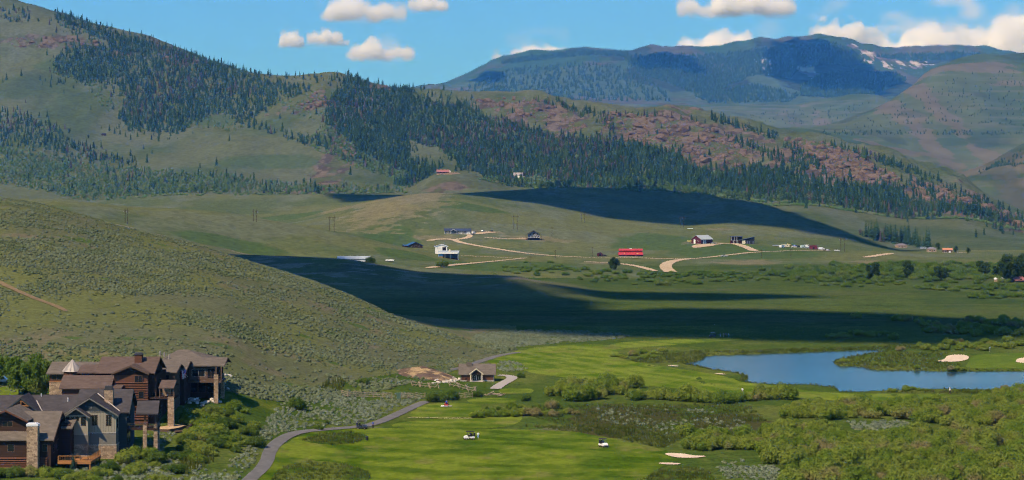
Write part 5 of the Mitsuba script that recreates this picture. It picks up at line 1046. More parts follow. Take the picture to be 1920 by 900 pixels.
t.block(-3.0, 6.6, 4.2, 17.8, -2.5, 7.9, 11.5, 'siding_blue'); t.gable(-3.0, 6.6, 4.2, 17.8, 7.9, 11.55, 'shingle_slate', 'x', 0.55, 0.2, trim='siding_blue')
t.block(-20.0, -3.05, 4.6, 17.4, -1.5, 7.6, 10.5, 'siding_grey'); t.gable(-20.0, -3.6, 4.6, 17.4, 7.6, 10.5, 'shingle_slate', 'x', 0.5, 0.2)
t.block(-16.9, -10.7, 2.6, 10.4, 0, 8.4, 11.0, 'siding_blue', 'y', 'wing_wall'); t.gable(-16.9, -10.7, 2.0, 10.4, 8.4, 11.0, 'shingle_slate', 'y', 0.5, 0.2, trim='siding_blue')
tb = B(); tb.box(-15.4, -12.2, 1.55, 1.70, 9.35, 9.6); tb.tube((-15.0, 1.62, 9.6), (-13.8, 1.62, 10.5), .09, n=4); tb.tube((-12.6, 1.62, 9.6), (-13.8, 1.62, 10.5), .09, n=4); tb.box(-13.9, -13.7, 1.55, 1.69, 9.6, 10.5); t.part('gable_truss', tb, 'wood_orange')
c = t.part('chimney', B().box(2.05, 3.75, 5.0, 6.6, 8.8, 12.1), 'stone_mat'); t.part('cap', B().box(2.0, 3.8, 4.95, 6.65, 12.102, 12.35).box(2.2, 3.6, 5.1, 6.5, 12.352, 12.9), 'metal_dark', c)
for a, b in (((0.4, 0.9, 11.28), (5.35, 4.0, 8.15)),): t.part('valley_flashing', B().tube((0.6, 6.2, 11.36), (5.3, 3.75, 8.0), 0.13, n=4), 'metal_pale')
t.part('valley_flashing', B().tube((-11.6, 7.2, 9.9), (-9.9, 4.2, 7.85), 0.13, n=4), 'metal_pale')
t.part('vent_pipe', B().tube((-5.6, 8.5, 9.4), (-5.6, 8.5, 10.4), .1), 'metal_white'); t.part('vent_pipe', B().tube((-11.2, 10.4, 10.3), (-11.2, 10.4, 11.1), .09), 'metal_white')
# side decks and roofed porch on the right
t.part('porch_roof', B().prism([(3.4, 7.35), (6.2, 9.6), (9.0, 7.35), (9.0, 7.58), (6.2, 9.85), (3.4, 7.58)], 8.5, 12.9, 'x'), 'shingle_slate')
t.part('porch_gable', B().prism([(4.0, 7.6), (8.4, 7.6), (6.2, 9.4)], 12.2, 12.4, 'x'), 'siding_blue')
for x, y in ((10.2, 4.3), (12.3, 4.6), (12.3, 8.0)): t.part('porch_pillar', B().box(x - .38, x + .38, y - .38, y + .38, -3.0, 5.2), 'stone_mat'); t.part('porch_post', B().box(x - .14, x + .14, y - .14, y + .14, 5.2, 7.9), 'wood_trim')
dk = t.part('side_deck', B().box(6.6, 12.7, 4.0, 10.0, 4.2, 4.5), 'wood_dark'); r = B(); rail_fence(r, 6.7, 4.05, 12.6, 4.05, 4.5, 1.0, 3); rail_fence(r, 12.6, 4.05, 12.6, 9.8, 4.5, 1.0, 3); t.part('railing', r, 'metal_dark', dk)
for z in (4.6, 1.2):
    for y in (6.0, 9.0): t.window(y, z, 1.5, 2.2, 6.6, 'r', name='glass_door')
t.window(2.2, 4.9, 0.9, 1.8, 5.0, 'r')

# ---- brown house at the bottom left with the stone chimney
e = 391 / F; z0 = 2.4
t = Thing('timber_house', 'dark timber house with grey brown roof and tall stone chimney at lower left', 'house', (X_(52, 391), 391, z0), 0)
hx = lambda p: (p - 52) * e
ze, zr = Z_(826, 391) - z0 + 0.25, Z_(771, 398.5) - z0 - 0.2
t.block(-14, hx(94), 0.7, 15, -2.0, ze, zr, 'wood_dark'); t.gable(-14, hx(94), 0.7, 15, ze, zr, 'shingle_greybrown', 'x', 0.6, 0.22, trim='wood_trim')
t.part('log_skirt', B().box(-14, hx(94) - .6, 0.55, 0.69, -1.5, 1.9), 'wood_red')
for k in range(7): t.part('log', B().tube((-13.9, 0.50, -0.9 + k * 0.42), (hx(94) - .7, 0.50, -0.9 + k * 0.42), 0.2, n=6), 'wood_red')
c = t.part('chimney', B().box(hx(52.5), hx(73), -1.1, 0.5, -2.5, Z_(798, 391) - z0), 'stone_mat'); t.part('cap', B().box(hx(52.5) - .1, hx(73) + .1, -1.2, 0.6, Z_(798, 391) - z0 + .002, Z_(795, 391) - z0 + .1).box(hx(54), hx(71), -1.0, 0.4, Z_(795, 391) - z0 + .102, Z_(793.4, 391) - z0 + .1), 'metal_white', c)
cz = Z_(767.5, 393) - z0
t.block(-9.0, -0.6, 2.4, 12, 2, 8.6, cz - .3, 'wood_dark', 'y', 'wing_wall', at_=hx(7)); t.gable(-9.0, -0.6, 1.6, 12, 8.7, cz - .2, 'shingle_greybrown', 'y', 0.3, 0.22, at_=hx(7), trim='wood_red')
t.window(hx(8), 7.6, 1.9, 0.9, 2.4, frame='wood_trim', bars=1); t.window(-3.4, 3.0, 1.2, 1.3, 0.7, frame='wood_trim'); t.window(-8.2, 2.7, 1.6, 1.6, 0.7, frame='wood_trim', bars=1); t.window(3.1, 3.0, 0.9, 1.3, 0.7, frame='wood_trim')
for y in (3.0, 6.5): t.window(y, 2.6, 1.4, 2.0, hx(94), 'r', frame='wood_trim', name='glass_door')
t.part('side_wall', B().prism([(7.5, -2), (14, -2), (14, 8.6), (7.5, 7.2)], hx(94) + .01, hx(94) + 2.2, 'x'), 'wood_dark'); t.part('side_roof', B().prism([(6.6, 6.55), (14.4, 8.95), (14.4, 9.15), (6.6, 6.78)], hx(94) + .62, hx(94) + 2.8, 'x'), 'shingle_greybrown')
t = Thing('timber_deck', 'raised timber deck with railing beside the timber house', 'deck', (X_(112, 391), 392, 0), 0)
dz, w_ = Z_(866, 392), X_(167, 392) - X_(112, 392)
for i in range(12): t.part('plank', B().box(-0.6, w_, i * 0.8 + .02, i * 0.8 + .78, dz - .14, dz), 'wood_orange')
t.part('fascia', B().box(-0.62, w_ + .05, -0.09, 0.0, dz - .42, dz + .01), 'wood_orange'); t.part('fascia', B().box(w_ + .052, w_ + .14, -0.09, 9.6, dz - .42, dz + .01), 'wood_orange')
def railing(t, pts, z, mat, post=2.6):
    for (x0, y0), (x1, y1) in zip(pts[:-1], pts[1:]):
        L = math.hypot(x1 - x0, y1 - y0); m = max(1, round(L / post)); d = np.array([x1 - x0, y1 - y0]) / L
        for i in range(m + 1): p = np.array([x0, y0]) + d * L * i / m; t.part('rail_post', B().box(p[0] - .08, p[0] + .08, p[1] - .08, p[1] + .08, z, z + 1.15), mat)
        for zz in (0.25, 1.1): t.part('rail', B().tube((x0, y0, z + zz), (x1, y1, z + zz), .075, n=4), mat)
        b = B()
        for i in range(int(L / 0.32)): p = np.array([x0, y0]) + d * (i + .5) * 0.32; b.tube((*p, z + .25), (*p, z + 1.1), .022, n=4)
        t.part('balusters', b, mat, kind='stuff')
railing(t, [(-0.5, 0.0), (w_, 0.0), (w_, 9.4)], dz, 'wood_orange')
for x, y in ((w_ - .1, 0.15), (w_ - .1, 4.8), (w_ - .1, 9.3), (w_ / 2, .15)): t.part('deck_post', B().box(x - .13, x + .13, y - .13, y + .13, -2.5, dz - .42), 'wood_orange')
def furniture(name, lb, cat, p, parts, rot=0):
    q = Thing(name, lb, cat, p, rot)
    for n, b, m in parts: q.part(n, b, m)
dX = X_(112, 391)
furniture('patio_table', 'low pale table on the timber deck', 'table', (dX + 3.9, 395, dz), [('tabletop', B().box(-.8, .8, -.5, .5, .68, .74), 'white_paint'), *[('leg', B().box(x - .04, x + .04, y - .04, y + .04, 0, .68), 'metal_dark') for x in (-.7, .7) for y in (-.4, .4)]])
for k, (x, y, rr, w) in enumerate(((1.2, 3.6, 20, 'left'), (2.2, 5.4, 160, 'middle'))): furniture('patio_chair', f'dark deck chair at the {w} of the timber deck', 'chair', (dX + x, 392 + y, dz), [('seat', B().box(-.35, .35, -.35, .35, .38, .46), 'metal_dark'), ('backrest', B().box(-.35, .35, .3, .38, .46, 1.0), 'metal_dark'), *[('leg', B().box(a - .03, a + .03, b - .03, b + .03, 0, .38), 'metal_dark') for a in (-.3, .3) for b in (-.3, .3)]], rr)

# ---- red brown log house in the middle
o = 440; z0 = 5.2; m_ = o / F; hx = lambda p, d=o: X_(p, d) - X_(246, o)
hz = lambda y, d=o: Z_(y, d) - z0
t = Thing('log_house', 'red brown log house with brown roofs and a conical turret', 'house', (X_(246, o), o, z0), 0)
za, zE = hz(685, o - .5) - .15, hz(701, o - .5)
t.block(hx(214), hx(277), 0, 14, -3, zE + .15, za - .1, 'wood_red', 'y', at_=0); t.gable(hx(214), hx(277), -0.5, 6, zE + .15, za, 'shingle_brown', 'y', 0.42, 0.2, at_=0, trim='wood_trim')
t.part('upper_siding', B().prism([(hx(216), hz(703)), (hx(275), hz(703)), (0, za - .25)], -0.05, -0.003), 'wood_dark')
zr2 = hz(669.5, 448)
t.block(hx(196), hx(282), 1.2, 15, -3, zE - .1, zr2 - .2, 'wood_dark'); t.gable(hx(192, 448) + .4, hx(284), 1.2, 15, zE + .1, zr2 - .1, 'shingle_brown', 'x', 0.5, 0.2, trim='wood_trim')
t.block(hx(150), hx(213), 1.4, 11, -1, hz(701, 441), hz(686, 446), 'wood_dark'); t.gable(hx(147), hx(214) - .5, 1.4, 11, hz(700, 441) + .1, hz(685, 446), 'shingle_brown', 'x', 0.45, 0.2, trim='wood_trim')
for k in range(16): t.part('log', B().tube((hx(214) - .1, -.06, 1.0 + k * .52), (hx(277) + .1, -.06, 1.0 + k * .52), .24, n=6), 'wood_red')
t.window(hx(260), hz(716), 1.5, 1.3, -.28, frame='wood_trim', bars=1); t.window(hx(265.5), hz(746), 1.0, 1.3, -.28, frame='wood_trim')
tb = B(); tb.box(hx(232), hx(260), -.62, -.45, hz(691.5), hz(689.5)); tb.box(-.12, .12, -.62, -.46, hz(690), hz(686)); t.part('gable_truss', tb, 'wood_trim')
c = t.part('chimney', B().box(hx(253.5, 446), hx(267, 446), 5.2, 7.0, zr2 - 3, hz(665, 446)), 'wood_red', label='orange brown chimney'); t.part('cap', B().box(hx(252.5, 446), hx(268, 446), 5.0, 7.2, hz(665, 446) + .002, hz(664, 446) + .1).box(hx(255, 446), hx(266, 446), 5.4, 6.8, hz(664, 446) + .102, hz(661, 446)), 'metal_dark', c)
t.part('lower_roof', B().prism([(-3.4, hz(729.5, 437)), (0.9, hz(705, 441)), (0.9, hz(705, 441) + .2), (-3.4, hz(729.5, 437) + .2)], hx(117), hx(213.6), 'x'), 'shingle_brown'); t.part('lower_roof', B().prism([(-3.42, hz(729.5, 437) + .02), (-0.3, hz(722.5, 440)), (-0.3, hz(722.5, 440) + .2), (-3.42, hz(729.5, 437) + .22)], hx(213.7), hx(233), 'x'), 'shingle_brown'); t.part('parapet', B().box(hx(214), hx(233.5), -.32, -.29, hz(723.5), hz(721)), 'trim_light')
t.part('lower_wall', B().box(hx(121), hx(212), -2.7, 1.3, -1.5, hz(728, 437) - .2), 'wood_red'); 
for p in (132, 150, 170): t.window(hx(p), hz(746), 1.3, 1.0, -2.7, frame='wood_trim')
# turret
g = np.arange(8) * np.pi / 4 + np.pi / 8; R = 2.25; cx, cy = hx(135.5, 446), 6.0; zb, zt = hz(696, 446), hz(673.5, 446)
t.part('turret_wall', B().tube((cx, cy, -1), (cx, cy, zb + .1), R * .82, n=8), 'wood_red'); rf = t.part('turret_roof', (np.vstack([np.column_stack([cx + R * np.cos(g), cy + R * np.sin(g), g * 0 + zb]), [[cx, cy, zt]]]), [[i, (i + 1) % 8, 8] for i in range(8)] + [[(i + 1) % 8, i, 0] for i in range(1, 7)]), 'metal_pale', label='pale metal roof of the turret')
for i in range(16):
    a = np.pi * i / 8; rr = R * np.cos(np.pi / 8) / max(np.cos(((a - np.pi / 8) % (np.pi / 4)) - np.pi / 8), .1) * .999 if False else R * .93
    t.part('seam', B().tube((cx + rr * np.cos(a), cy + rr * np.sin(a), zb + (zt - zb) * .075), (cx, cy, zt), .035, n=4), 'metal_pale', rf)
# left wing
t.block(hx(93, 455), hx(190, 455), 15.2, 26, -1, hz(700, 455), hz(680, 461), 'wood_red', 'x', 'wing_wall'); t.gable(hx(93, 455), hx(190, 455), 15.2, 26, hz(700, 455) + .05, hz(679.5, 461), 'shingle_greybrown', 'x', 0.7, 0.2)
t.part('wing_base', B().box(hx(93, 455) - .12, hx(120, 455), 15.05, 20, -2, hz(716, 455)), 'stone_mat'); t.part('ledge', B().box(hx(93, 455) - .2, hx(120, 455), 14.95, 20, hz(716, 455) + .002, hz(714.8, 455)), 'wood_orange')
for p in (101, 111): t.window(hx(p, 455), hz(712, 455), 1.1, 1.3, 15.2, frame='wood_trim')
# right side balconies, porch and stone pillar
t.part('porch_wall', B().box(hx(301), hx(315), 2.5, 4.0, hz(745), hz(729)), 'stone_mat'); t.part('porch_roof', B().prism([(-.6, hz(729, 439)), (3.0, hz(714, 443)), (6.6, hz(729, 439)), (6.6, hz(729, 439) + .2), (3.0, hz(714, 443) + .2), (-.6, hz(729, 439) + .2)], hx(298), hx(327), 'x'), 'shingle_brown')
dk = t.part('balcony', B().box(hx(282), hx(327), -.2, 6, hz(748), hz(745)), 'wood_dark'); r = B(); rail_fence(r, hx(300), -.15, hx(327), -.15, hz(745), 1.0, 3, 1.2, .04); rail_fence(r, hx(327), -.15, hx(327), 5.8, hz(745), 1.0, 3, 1.2, .04); t.part('railing', r, 'wood_trim', dk)
t.part('porch_pillar', B().box(hx(315), hx(326.5), -.4, .9, -3, hz(744)), 'stone_mat'); t.part('porch_pillar', B().box(hx(318, 446), hx(327, 446), 5.4, 6.5, -3, hz(745)), 'stone_mat')
for p, y in ((299.5, 0), (325.5, 0), (325.5, 6)): t.part('porch_post', B().box(hx(p) - .13, hx(p) + .13, y - .13, y + .13, hz(745), hz(728)), 'wood_trim')
t.part('stair_tower', B().box(hx(282) + .01, hx(291), 1.4, 14, -3, hz(703)), 'wood_dark')
for z in (1.0, 4.4, 7.2): t.window(6, z, 2.2, 1.9, hx(291), 'r', frame='wood_trim', name='glass_door')
for z in (1.6, 5.0): t.window(hx(286.5), z, .6, 1.6, 1.4, frame='wood_trim')

t = Thing('gravel_terrace', 'tan gravel terrace held by a brown timber retaining wall', 'terrace', (X_(315, o), o, 0), 0)
q = lambda p: X_(p, o) - X_(315, o); zt = Z_(803, 436)
t.part('gravel', B().prism([(q(284), -5), (q(324), -6.5), (q(340), -3), (q(346), 2), (q(330), 4), (q(284), 5)], zt - .3, zt) if False else (np.column_stack([np.array([[q(284), -5.5], [q(326), -6.2], [q(340), -3.2], [q(346), 1.5], [q(330), 4.0], [q(284), 5]]), np.full(6, zt)]), [[0, 1, 2], [0, 2, 3], [0, 3, 4], [0, 4, 5]]), 'gravel_tan')
for a, b in (((q(284), -5.6), (q(326.3), -6.35)), ((q(326.3), -6.35), (q(340.6), -3.2)), ((q(340.6), -3.2), (q(346.6), 1.6))):
    for k in range(4):
        dx, dy = np.array(b) - np.array(a); L = math.hypot(dx, dy); n = np.array([-dy, dx]) / L * .15; zz = zt - 1.3 + k * .34
        t.part('timber', (np.array([[a[0] - n[0], a[1] - n[1], zz], [b[0] - n[0], b[1] - n[1], zz], [b[0] + n[0], b[1] + n[1], zz], [a[0] + n[0], a[1] + n[1], zz], [a[0] - n[0], a[1] - n[1], zz + .33], [b[0] - n[0], b[1] - n[1], zz + .33], [b[0] + n[0], b[1] + n[1], zz + .33], [a[0] + n[0], a[1] + n[1], zz + .33]]), [[0, 2, 1], [0, 3, 2], [4, 5, 6], [4, 6, 7], [0, 1, 5], [0, 5, 4], [1, 2, 6], [1, 6, 5], [2, 3, 7], [2, 7, 6], [3, 0, 4], [3, 4, 7]]), 'wood_trim')
t = Thing('timber_edging', 'low bent timber edging on the grass right of the gravel terrace', 'edging', (0, 0, 0), 0)
for a, b in (((328, 812), (346, 810)), ((346, 810), (359, 797))):
    p, r_ = at(*a), at(*b); t.part('timber', B().tube((p[0], p[1], p[2] + .25), (r_[0], r_[1], r_[2] + .25), .3, n=4), 'wood_trim')

# ---- upper right house
o = 470; z0 = 8.0; hx = lambda p, d=o: X_(p, d) - X_(350, o); hz = lambda y, d=o: Z_(y, d) - z0
t = Thing('balcony_house', 'grey brown roofed house with shaded balcony, rightmost of the upper houses', 'house', (X_(350, o), o, z0), 0)
zE, zR = hz(687, o) + .15, hz(671, 475) - .1
t.block(0.1, hx(401), 3.2, 10.5, -2, zE, zR - .2, 'wood_dark'); t.gable(0, hx(416), 0.3, 10.8, zE, zR, 'shingle_greybrown', 'x', 0.55, 0.2, trim='wood_trim')
t.part('upper_wall', B().box(0, hx(402), 0.6, 3.19, hz(714), hz(689)), 'wood_trim'); t.part('gable_end', B().prism([(0.6, zE), (10.4, zE), (5.5, zR - .25)], hx(416) - .2, hx(416), 'x'), 'wood_red')
t.window(hx(371.5), hz(706), 2.9, 1.6, .6, frame='trim_light', bars=1); t.window(hx(395), hz(710), 1.6, 2.2, .6, frame='wood_trim', name='glass_door', bars=1)
dk = t.part('balcony', B().box(0, hx(416), -.9, 6.5, hz(717), hz(713.5)), 'wood_trim'); r = B(); rail_fence(r, .2, -.85, hx(401), -.85, hz(713.5), 1.0, 3, 1.4, .05); rail_fence(r, hx(411), -.85, hx(416), -.85, hz(713.5), 1.0, 3, 1.4, .05); t.part('railing', r, 'wood_trim', dk)
for p in (360, 375, 391): t.window(hx(p), hz(738), 1.5, 2.3, 3.2, frame='wood_trim', name='glass_door')
t.part('pillar', B().box(hx(402), hx(410), -.9, .1, -2, hz(702)), 'stone_mat'); t.part('post', B().box(hx(404.5), hx(407), -.6, -.3, hz(702), hz(688)), 'wood_trim')
t.part('pillar', B().box(hx(414, 476) , hx(420, 476), 5.8, 6.8, -2, hz(700, 476)), 'stone_mat'); t.part('post', B().box(hx(416, 476), hx(418, 476), 6.1, 6.4, hz(700, 476), hz(688, 476)), 'wood_trim'); t.part('post', B().box(hx(414.5), hx(416.5), -.6, -.35, hz(713), hz(688)), 'wood_trim')
# hipped middle, stepped left wings with gable ends
t.block(hx(296, 480), hx(398, 480), 10.9, 24, 0, hz(683, 480), hz(683, 480), 'wood_dark', name='rear_wall')
a0, a1, b0, b1, h0, h1 = hx(288, 480), hx(402, 480), 9.8, 26, hz(682, 480), hz(657.5, 484)
hv = np.array([[a0, b0, h0], [a1, b0, h0], [a1, b1, h0], [a0, b1, h0], [hx(335, 488), 17.8, h1], [hx(352, 488), 17.8, h1]]); t.part('hip_roof', (hv, [[0, 1, 5], [0, 5, 4], [1, 2, 5], [2, 3, 4], [2, 4, 5], [3, 0, 4]]), 'shingle_greybrown')
for x0, x1, y0, y1, ye, yr, d0, wm in ((262, 348.5, 463, 476, 696.5, 678, 463, 'wood_dark'), (240, 331, 456, 468, 699.5, 684, 456, 'wood_trim')):
    A0, A1 = hx(x0, d0), hx(x1, d0) - .5; Z0, Z1 = hz(ye, d0) + .1, hz(yr, (y0 + y1) / 2)
    t.block(A0, A1, y0 - o + .5, y1 - o, -4, Z0, Z1 - .2, wm, 'x', 'wing_wall'); t.gable(A0, A1, y0 - o + .5, y1 - o, Z0, Z1, 'shingle_greybrown', 'x', 0.5, 0.2, trim='wood_trim')
for p in (303, 312): t.window(hx(p, 456), hz(711, 456), .8, .8, 456 - o + .5, frame='wood_dark')
for z in (-1.0, 2.2, 4.9): t.window(466 - o, z, 2.4, 1.9, hx(331, 456) - .5, 'r', frame='wood_trim', name='glass_door')
for p, y in ((299.5, 662), (307.5, 664), (316.5, 668)): k = t.part('vent_pipe', B().tube((hx(p, 482), 12.4, hz(y, 482) - .7), (hx(p, 482), 12.4, hz(y, 482) + .45), .16), 'metal_pale')
# flag on a slanted staff
t = Thing('flag', 'red white and blue striped flag hanging from a slanted staff on the upper house', 'flag', (X_(343, 462), 462, Z_(712, 462)), 0)
t.part('staff', B().tube((1.0, .6, .6), (-.2, -.6, 2.3), .04), 'white_paint')
plain('flag_red', (0.50, 0.05, 0.06)); plain('flag_blue', (0.05, 0.07, 0.30))
def cloth(u0, u1, v0, v1):
    g = []; n = 5
    for i in range(n + 1):
        for j in (0, 1): u = u0 + (u1 - u0) * i / n; w = (v0, v1)[j]; g.append([-.25 + .95 * w + .05 * math.sin(u * 9), -.5 + .35 * w + .08 * math.sin(u * 6), 2.0 - u * 1.9 + .35 * w])
    return np.array(g), np.vstack([[[2 * i, 2 * i + 2, 2 * i + 3], [2 * i, 2 * i + 3, 2 * i + 1]] for i in range(n)])
for k in range(7): t.part('stripe', cloth(0.42 if k > 2 else 0, 1, k / 7, (k + 1) / 7), 'flag_red' if k % 2 == 0 else 'white_paint')
t.part('canton', cloth(0, .418, 3 / 7, 1), 'flag_blue')

# ---- boulders round the houses
def boulder(x, y, r, lb, grp=None, z=None):
    q = Thing('boulder', lb, 'boulder', at(x, y) if z is None else (*at(x, y)[:2], z), x * 7 % 360, grp); m = trimesh.creation.icosphere(2); g = np.random.default_rng(int(x * 13 + y)); a = g.normal(size=(7, 3)); a /= np.linalg.norm(a, axis=1, keepdims=True); v = m.vertices.copy()
    for n_ in a: d_ = v @ n_; v = v - np.outer(np.clip(d_ - g.uniform(.55, .85), 0, 1), n_)
    del labels[q.key]; scene[q.key] = mikit.ply((v * np.array([1.2, .9, .75]) * r + [0, 0, r * .35], m.faces), 'boulder_mat', smooth=30, to_world=q.M); tag(q.key, lb, 'boulder', grp)
BG = ('pale boulder in the rockery between the grey house and the timber deck', 'boulders of the rockery')
for x, y, r in ((127, 832, .8), (134, 836, .9), (142, 833, .8), (129, 840, .7), (138, 842, .7), (148, 840, .8), (158, 842, .7), (165, 846, .7), (172, 844, .8), (180, 846, .7), (186, 843, .6), (160, 850, .5), (176, 852, .6)): boulder(x, y, r, *BG)
for x, y, r in ((200, 854, .6), (209, 855, .7), (219, 854, .6), (228, 852, .7), (236, 851, .6), (214, 858, .5)): boulder(x, y, r, 'pale boulder along the foot of the stone base right of the deck', 'boulders along the stone base')
for x, y, r in ((388, 756, .7), (380, 758, .6), (397, 752, .7), (403, 750, .8), (400, 755, .6), (412, 755, .5), (379, 762, .5), (355, 757, .5), (370, 757, .5)): boulder(x, y, r, 'pale boulder on the grass below the balcony house', 'boulders below the balcony house')
for x, y, r in ((421, 706, .7), (430, 707, .7), (427, 731, .6)): boulder(x, y, r, 'pale boulder at the right wall of the balcony house', 'boulders right of the balcony house')
p = at(361, 750); t = Thing('fire_pit_patio', 'round pale stone patio below the balcony house', 'patio', p, 0)
g = np.arange(24) * np.pi / 12
t.part('slab', B().tube((0, 0, -.4), (0, 0, .14), 1.75, n=24), 'trim_light'); t.part('fire_pit', B().tube((0, 0, .14), (0, 0, .5), .6, .55, n=12), 'boulder_mat')
for k in range(4): a = k * 1.57 + .6; t.part('stone_seat', B().box(1.25 * math.cos(a) - .25, 1.25 * math.cos(a) + .25, 1.25 * math.sin(a) - .25, 1.25 * math.sin(a) + .25, .142, .5), 'white_paint')
for x, y, w, lb in ((4, 712, 3.5, 'white parked car seen in part at the left edge behind the trees'),): pass

# ---- small cabin with the white gabled porch
p = at(893, 716); o = float(p[1]); z0 = float(p[2]); hx = lambda q, d=o: X_(q, d) - X_(893, o); hz = lambda y, d=o: Z_(y, d) - z0
t = Thing('cabin', 'small red brown cabin with white gabled porch beside the striped fairway', 'cabin', p, 0)
t.part('wall', B().box(hx(863), hx(926), 1.6, 7.6, -.6, hz(702)), 'wood_red'); t.block(hx(863), hx(926), 1.6, 7.6, hz(702) + .002, hz(702) + .01, hz(682, o + 4.6) - .2, 'wood_red', name='gable_wall')
t.gable(hx(863), hx(926), 1.6, 7.6, hz(702) + .1, hz(683, o + 4.6), 'shingle_greybrown', 'x', 0.5, 0.18, trim='wood_trim')
t.part('footing', B().box(hx(862.5), hx(926.5), 1.5, 7.7, -.8, .35), 'trim_light')
for x in (864, 925): t.part('corner_board', B().box(hx(x) - .14, hx(x) + .14, 1.52, 1.70, .36, hz(702.5)), 'siding_lower')
t.part('porch_roof', B().prism([(hx(880), hz(702.5)), (hx(893), hz(692)), (hx(906), hz(702.5)), (hx(906), hz(702.5) + .16), (hx(893), hz(692) + .18), (hx(880), hz(702.5) + .16)], -.2, 4.2), 'shingle_greybrown')
t.part('bargeboard', B().prism([(hx(879.6), hz(703)), (hx(893), hz(692.6)), (hx(906.4), hz(703)), (hx(906.4), hz(703) + .34), (hx(893), hz(692.6) + .38), (hx(879.6), hz(703) + .34)], -.32, -.202), 'cream_paint'); t.part('gable_panel', B().prism([(hx(884), hz(702)), (hx(902), hz(702)), (hx(893), hz(694.5))], .3, .4), 'wood_dark')
for x in (882.5, 903.5): t.part('porch_post', B().box(hx(x) - .16, hx(x) + .16, -.15, .17, .05, hz(702)), 'cream_paint')
t.part('porch_floor', B().box(hx(880), hx(906), -.3, 1.48, -.5, .05), 'concrete_mat')
for x in (889.5, 897): t.window(hx(x), .2, .85, 2.0, 1.6, frame='white_paint', name='door', bars=1)
t.part('cupola', B().box(hx(874), hx(885), 3.6, 5.6, hz(686, o + 4), hz(680, o + 4.6)), 'shingle_greybrown'); t.part('notice_board', B().box(hx(872), hx(875), 1.45, 1.59, .5, 1.0), 'wood_dark'); t.part('bench', B().box(hx(875), hx(880), .9, 1.3, .36, .5).box(hx(875.3), hx(876), .95, 1.25, -.3, .358).box(hx(879), hx(879.7), .95, 1.25, -.3, .358), 'wood_red')

# dirt mound and rubble beside the cabin
mp_ = poly_at([(740, 694), (770, 689), (800, 690), (830, 697), (855, 708), (858, 713), (830, 716), (800, 712), (770, 709), (748, 703)], 2)
mm = sheet_mesh(mp_, 0.0, 1.0); dd = shapely.distance(mp_.boundary, shapely.points(np.asarray(mm.vertices)[:, :2])); v = np.array(mm.vertices); v[:, 2] += np.clip(dd / 4, 0, 1) * 1.1 * (0.5 + meshkit.fbm(np.column_stack([v[:, :2] / 2.6, np.zeros(len(v))]), 3, 6)) + .05
scene['dirt_mound'] = mikit.ply((v, mm.faces), 'mound_mat', smooth=True); tag('dirt_mound', 'mound of bare tan and brown earth left of the small cabin', 'earth mound', kind='structure')
q = in_px([(815, 714), (860, 707), (864, 712), (850, 718), (812, 719)], 70); scene['stone_rubble'] = mikit.ply(scatter_mesh([jitter(ICO0, .35, 90 + i, .8) for i in range(4)], q, RNG.uniform(.2, .55, len(q)), RNG.uniform(0, 6, len(q))), 'boulder_mat'); tag('stone_rubble', 'heap of pale stones between the dirt mound and the cabin', 'stones', kind='stuff')

# ---- fences and logs
def post_rail(name, lb, pts, n_rail=3, h=1.5):
    t = Thing(name, lb, 'fence', (0, 0, 0))
    for i, a in enumerate(pts):
        p = at(*a); t.part('post', B().tube((p[0], p[1], p[2] - .3), (p[0], p[1], p[2] + h), .11, n=6), 'rail_wood')
        if i + 1 < len(pts):
            q = at(*pts[i + 1])
            for k in range(n_rail): z = h * (k + .7) / n_rail; j = .12 * math.sin(i * 3 + k); t.part('rail', B().tube((p[0], p[1] - .12, p[2] + z + j), (q[0], q[1] - .12, q[2] + z - j), .085, .06, 5), 'rail_wood')
post_rail('rail_fence', 'pale split rail fence running left from the green utility box', [(641, 742), (652, 744.5), (666, 745), (683, 745.5), (700, 746), (718, 746.5), (735, 747)])
post_rail('rail_fence', 'pale split rail fence between the green utility box and the large bush', [(752, 747), (765, 747), (780, 747), (797, 747)])
post_rail('rail_fence', 'grey split rail fence between the two bushes behind the mower', [(852, 748), (861, 747), (872, 747), (886, 746)])
def buck_fence(lb, pts):
    t = Thing('buck_fence', lb, 'fence', (0, 0, 0))
    for i, a in enumerate(pts):
        p = at(*a); sl = .55 if i % 2 else -.45
        for s in (-1, 1): t.part('buck', B().tube((p[0] + sl * s + .3 * s, p[1] - .7 * s, p[2] - .2), (p[0] - .25 * s + sl, p[1] + .25 * s, p[2] + 1.5), .10, .08, 5), 'rail_wood')
        if i + 1 < len(pts):
            q = at(*pts[i + 1])
            for z in (.55, 1.2): t.part('rail', B().tube((p[0] + sl * .3, p[1] - .2, p[2] + z), (q[0], q[1] - .2, q[2] + z - .1), .09, .07, 5), 'rail_wood')
buck_fence('log buck fence zigzagging below the dirt mound', [(775, 724), (782, 725), (791, 726), (800, 727), (809, 728), (818, 728)])
buck_fence('log buck fence running down from the cabin to the dark bush', [(845, 724), (854, 726), (863, 728), (871, 731), (880, 734), (888, 735), (893, 735)])
t = Thing('log_pile', 'heap of pale split logs right of the dark bush', 'log pile', at(925, 744), 0)
g = np.random.default_rng(5)
for k in range(16): a = g.uniform(-2.6, 2.6); zz = g.uniform(.15, .5) + max(0, .7 - abs(a) * .25); t.part('log', B().tube((a - g.uniform(.3, 1.1), g.uniform(-.6, .3), zz - .15), (a + g.uniform(.2, 1.1), g.uniform(-.3, .6), zz + g.uniform(-.1, .5)), .12, .10, 6), 'rail_wood')
plain('utility_green', (0.09, 0.15, 0.11))
p = at(747.5, 749.5); t = Thing('utility_box', 'green metal utility box standing in the rail fence', 'utility box', p, 12)
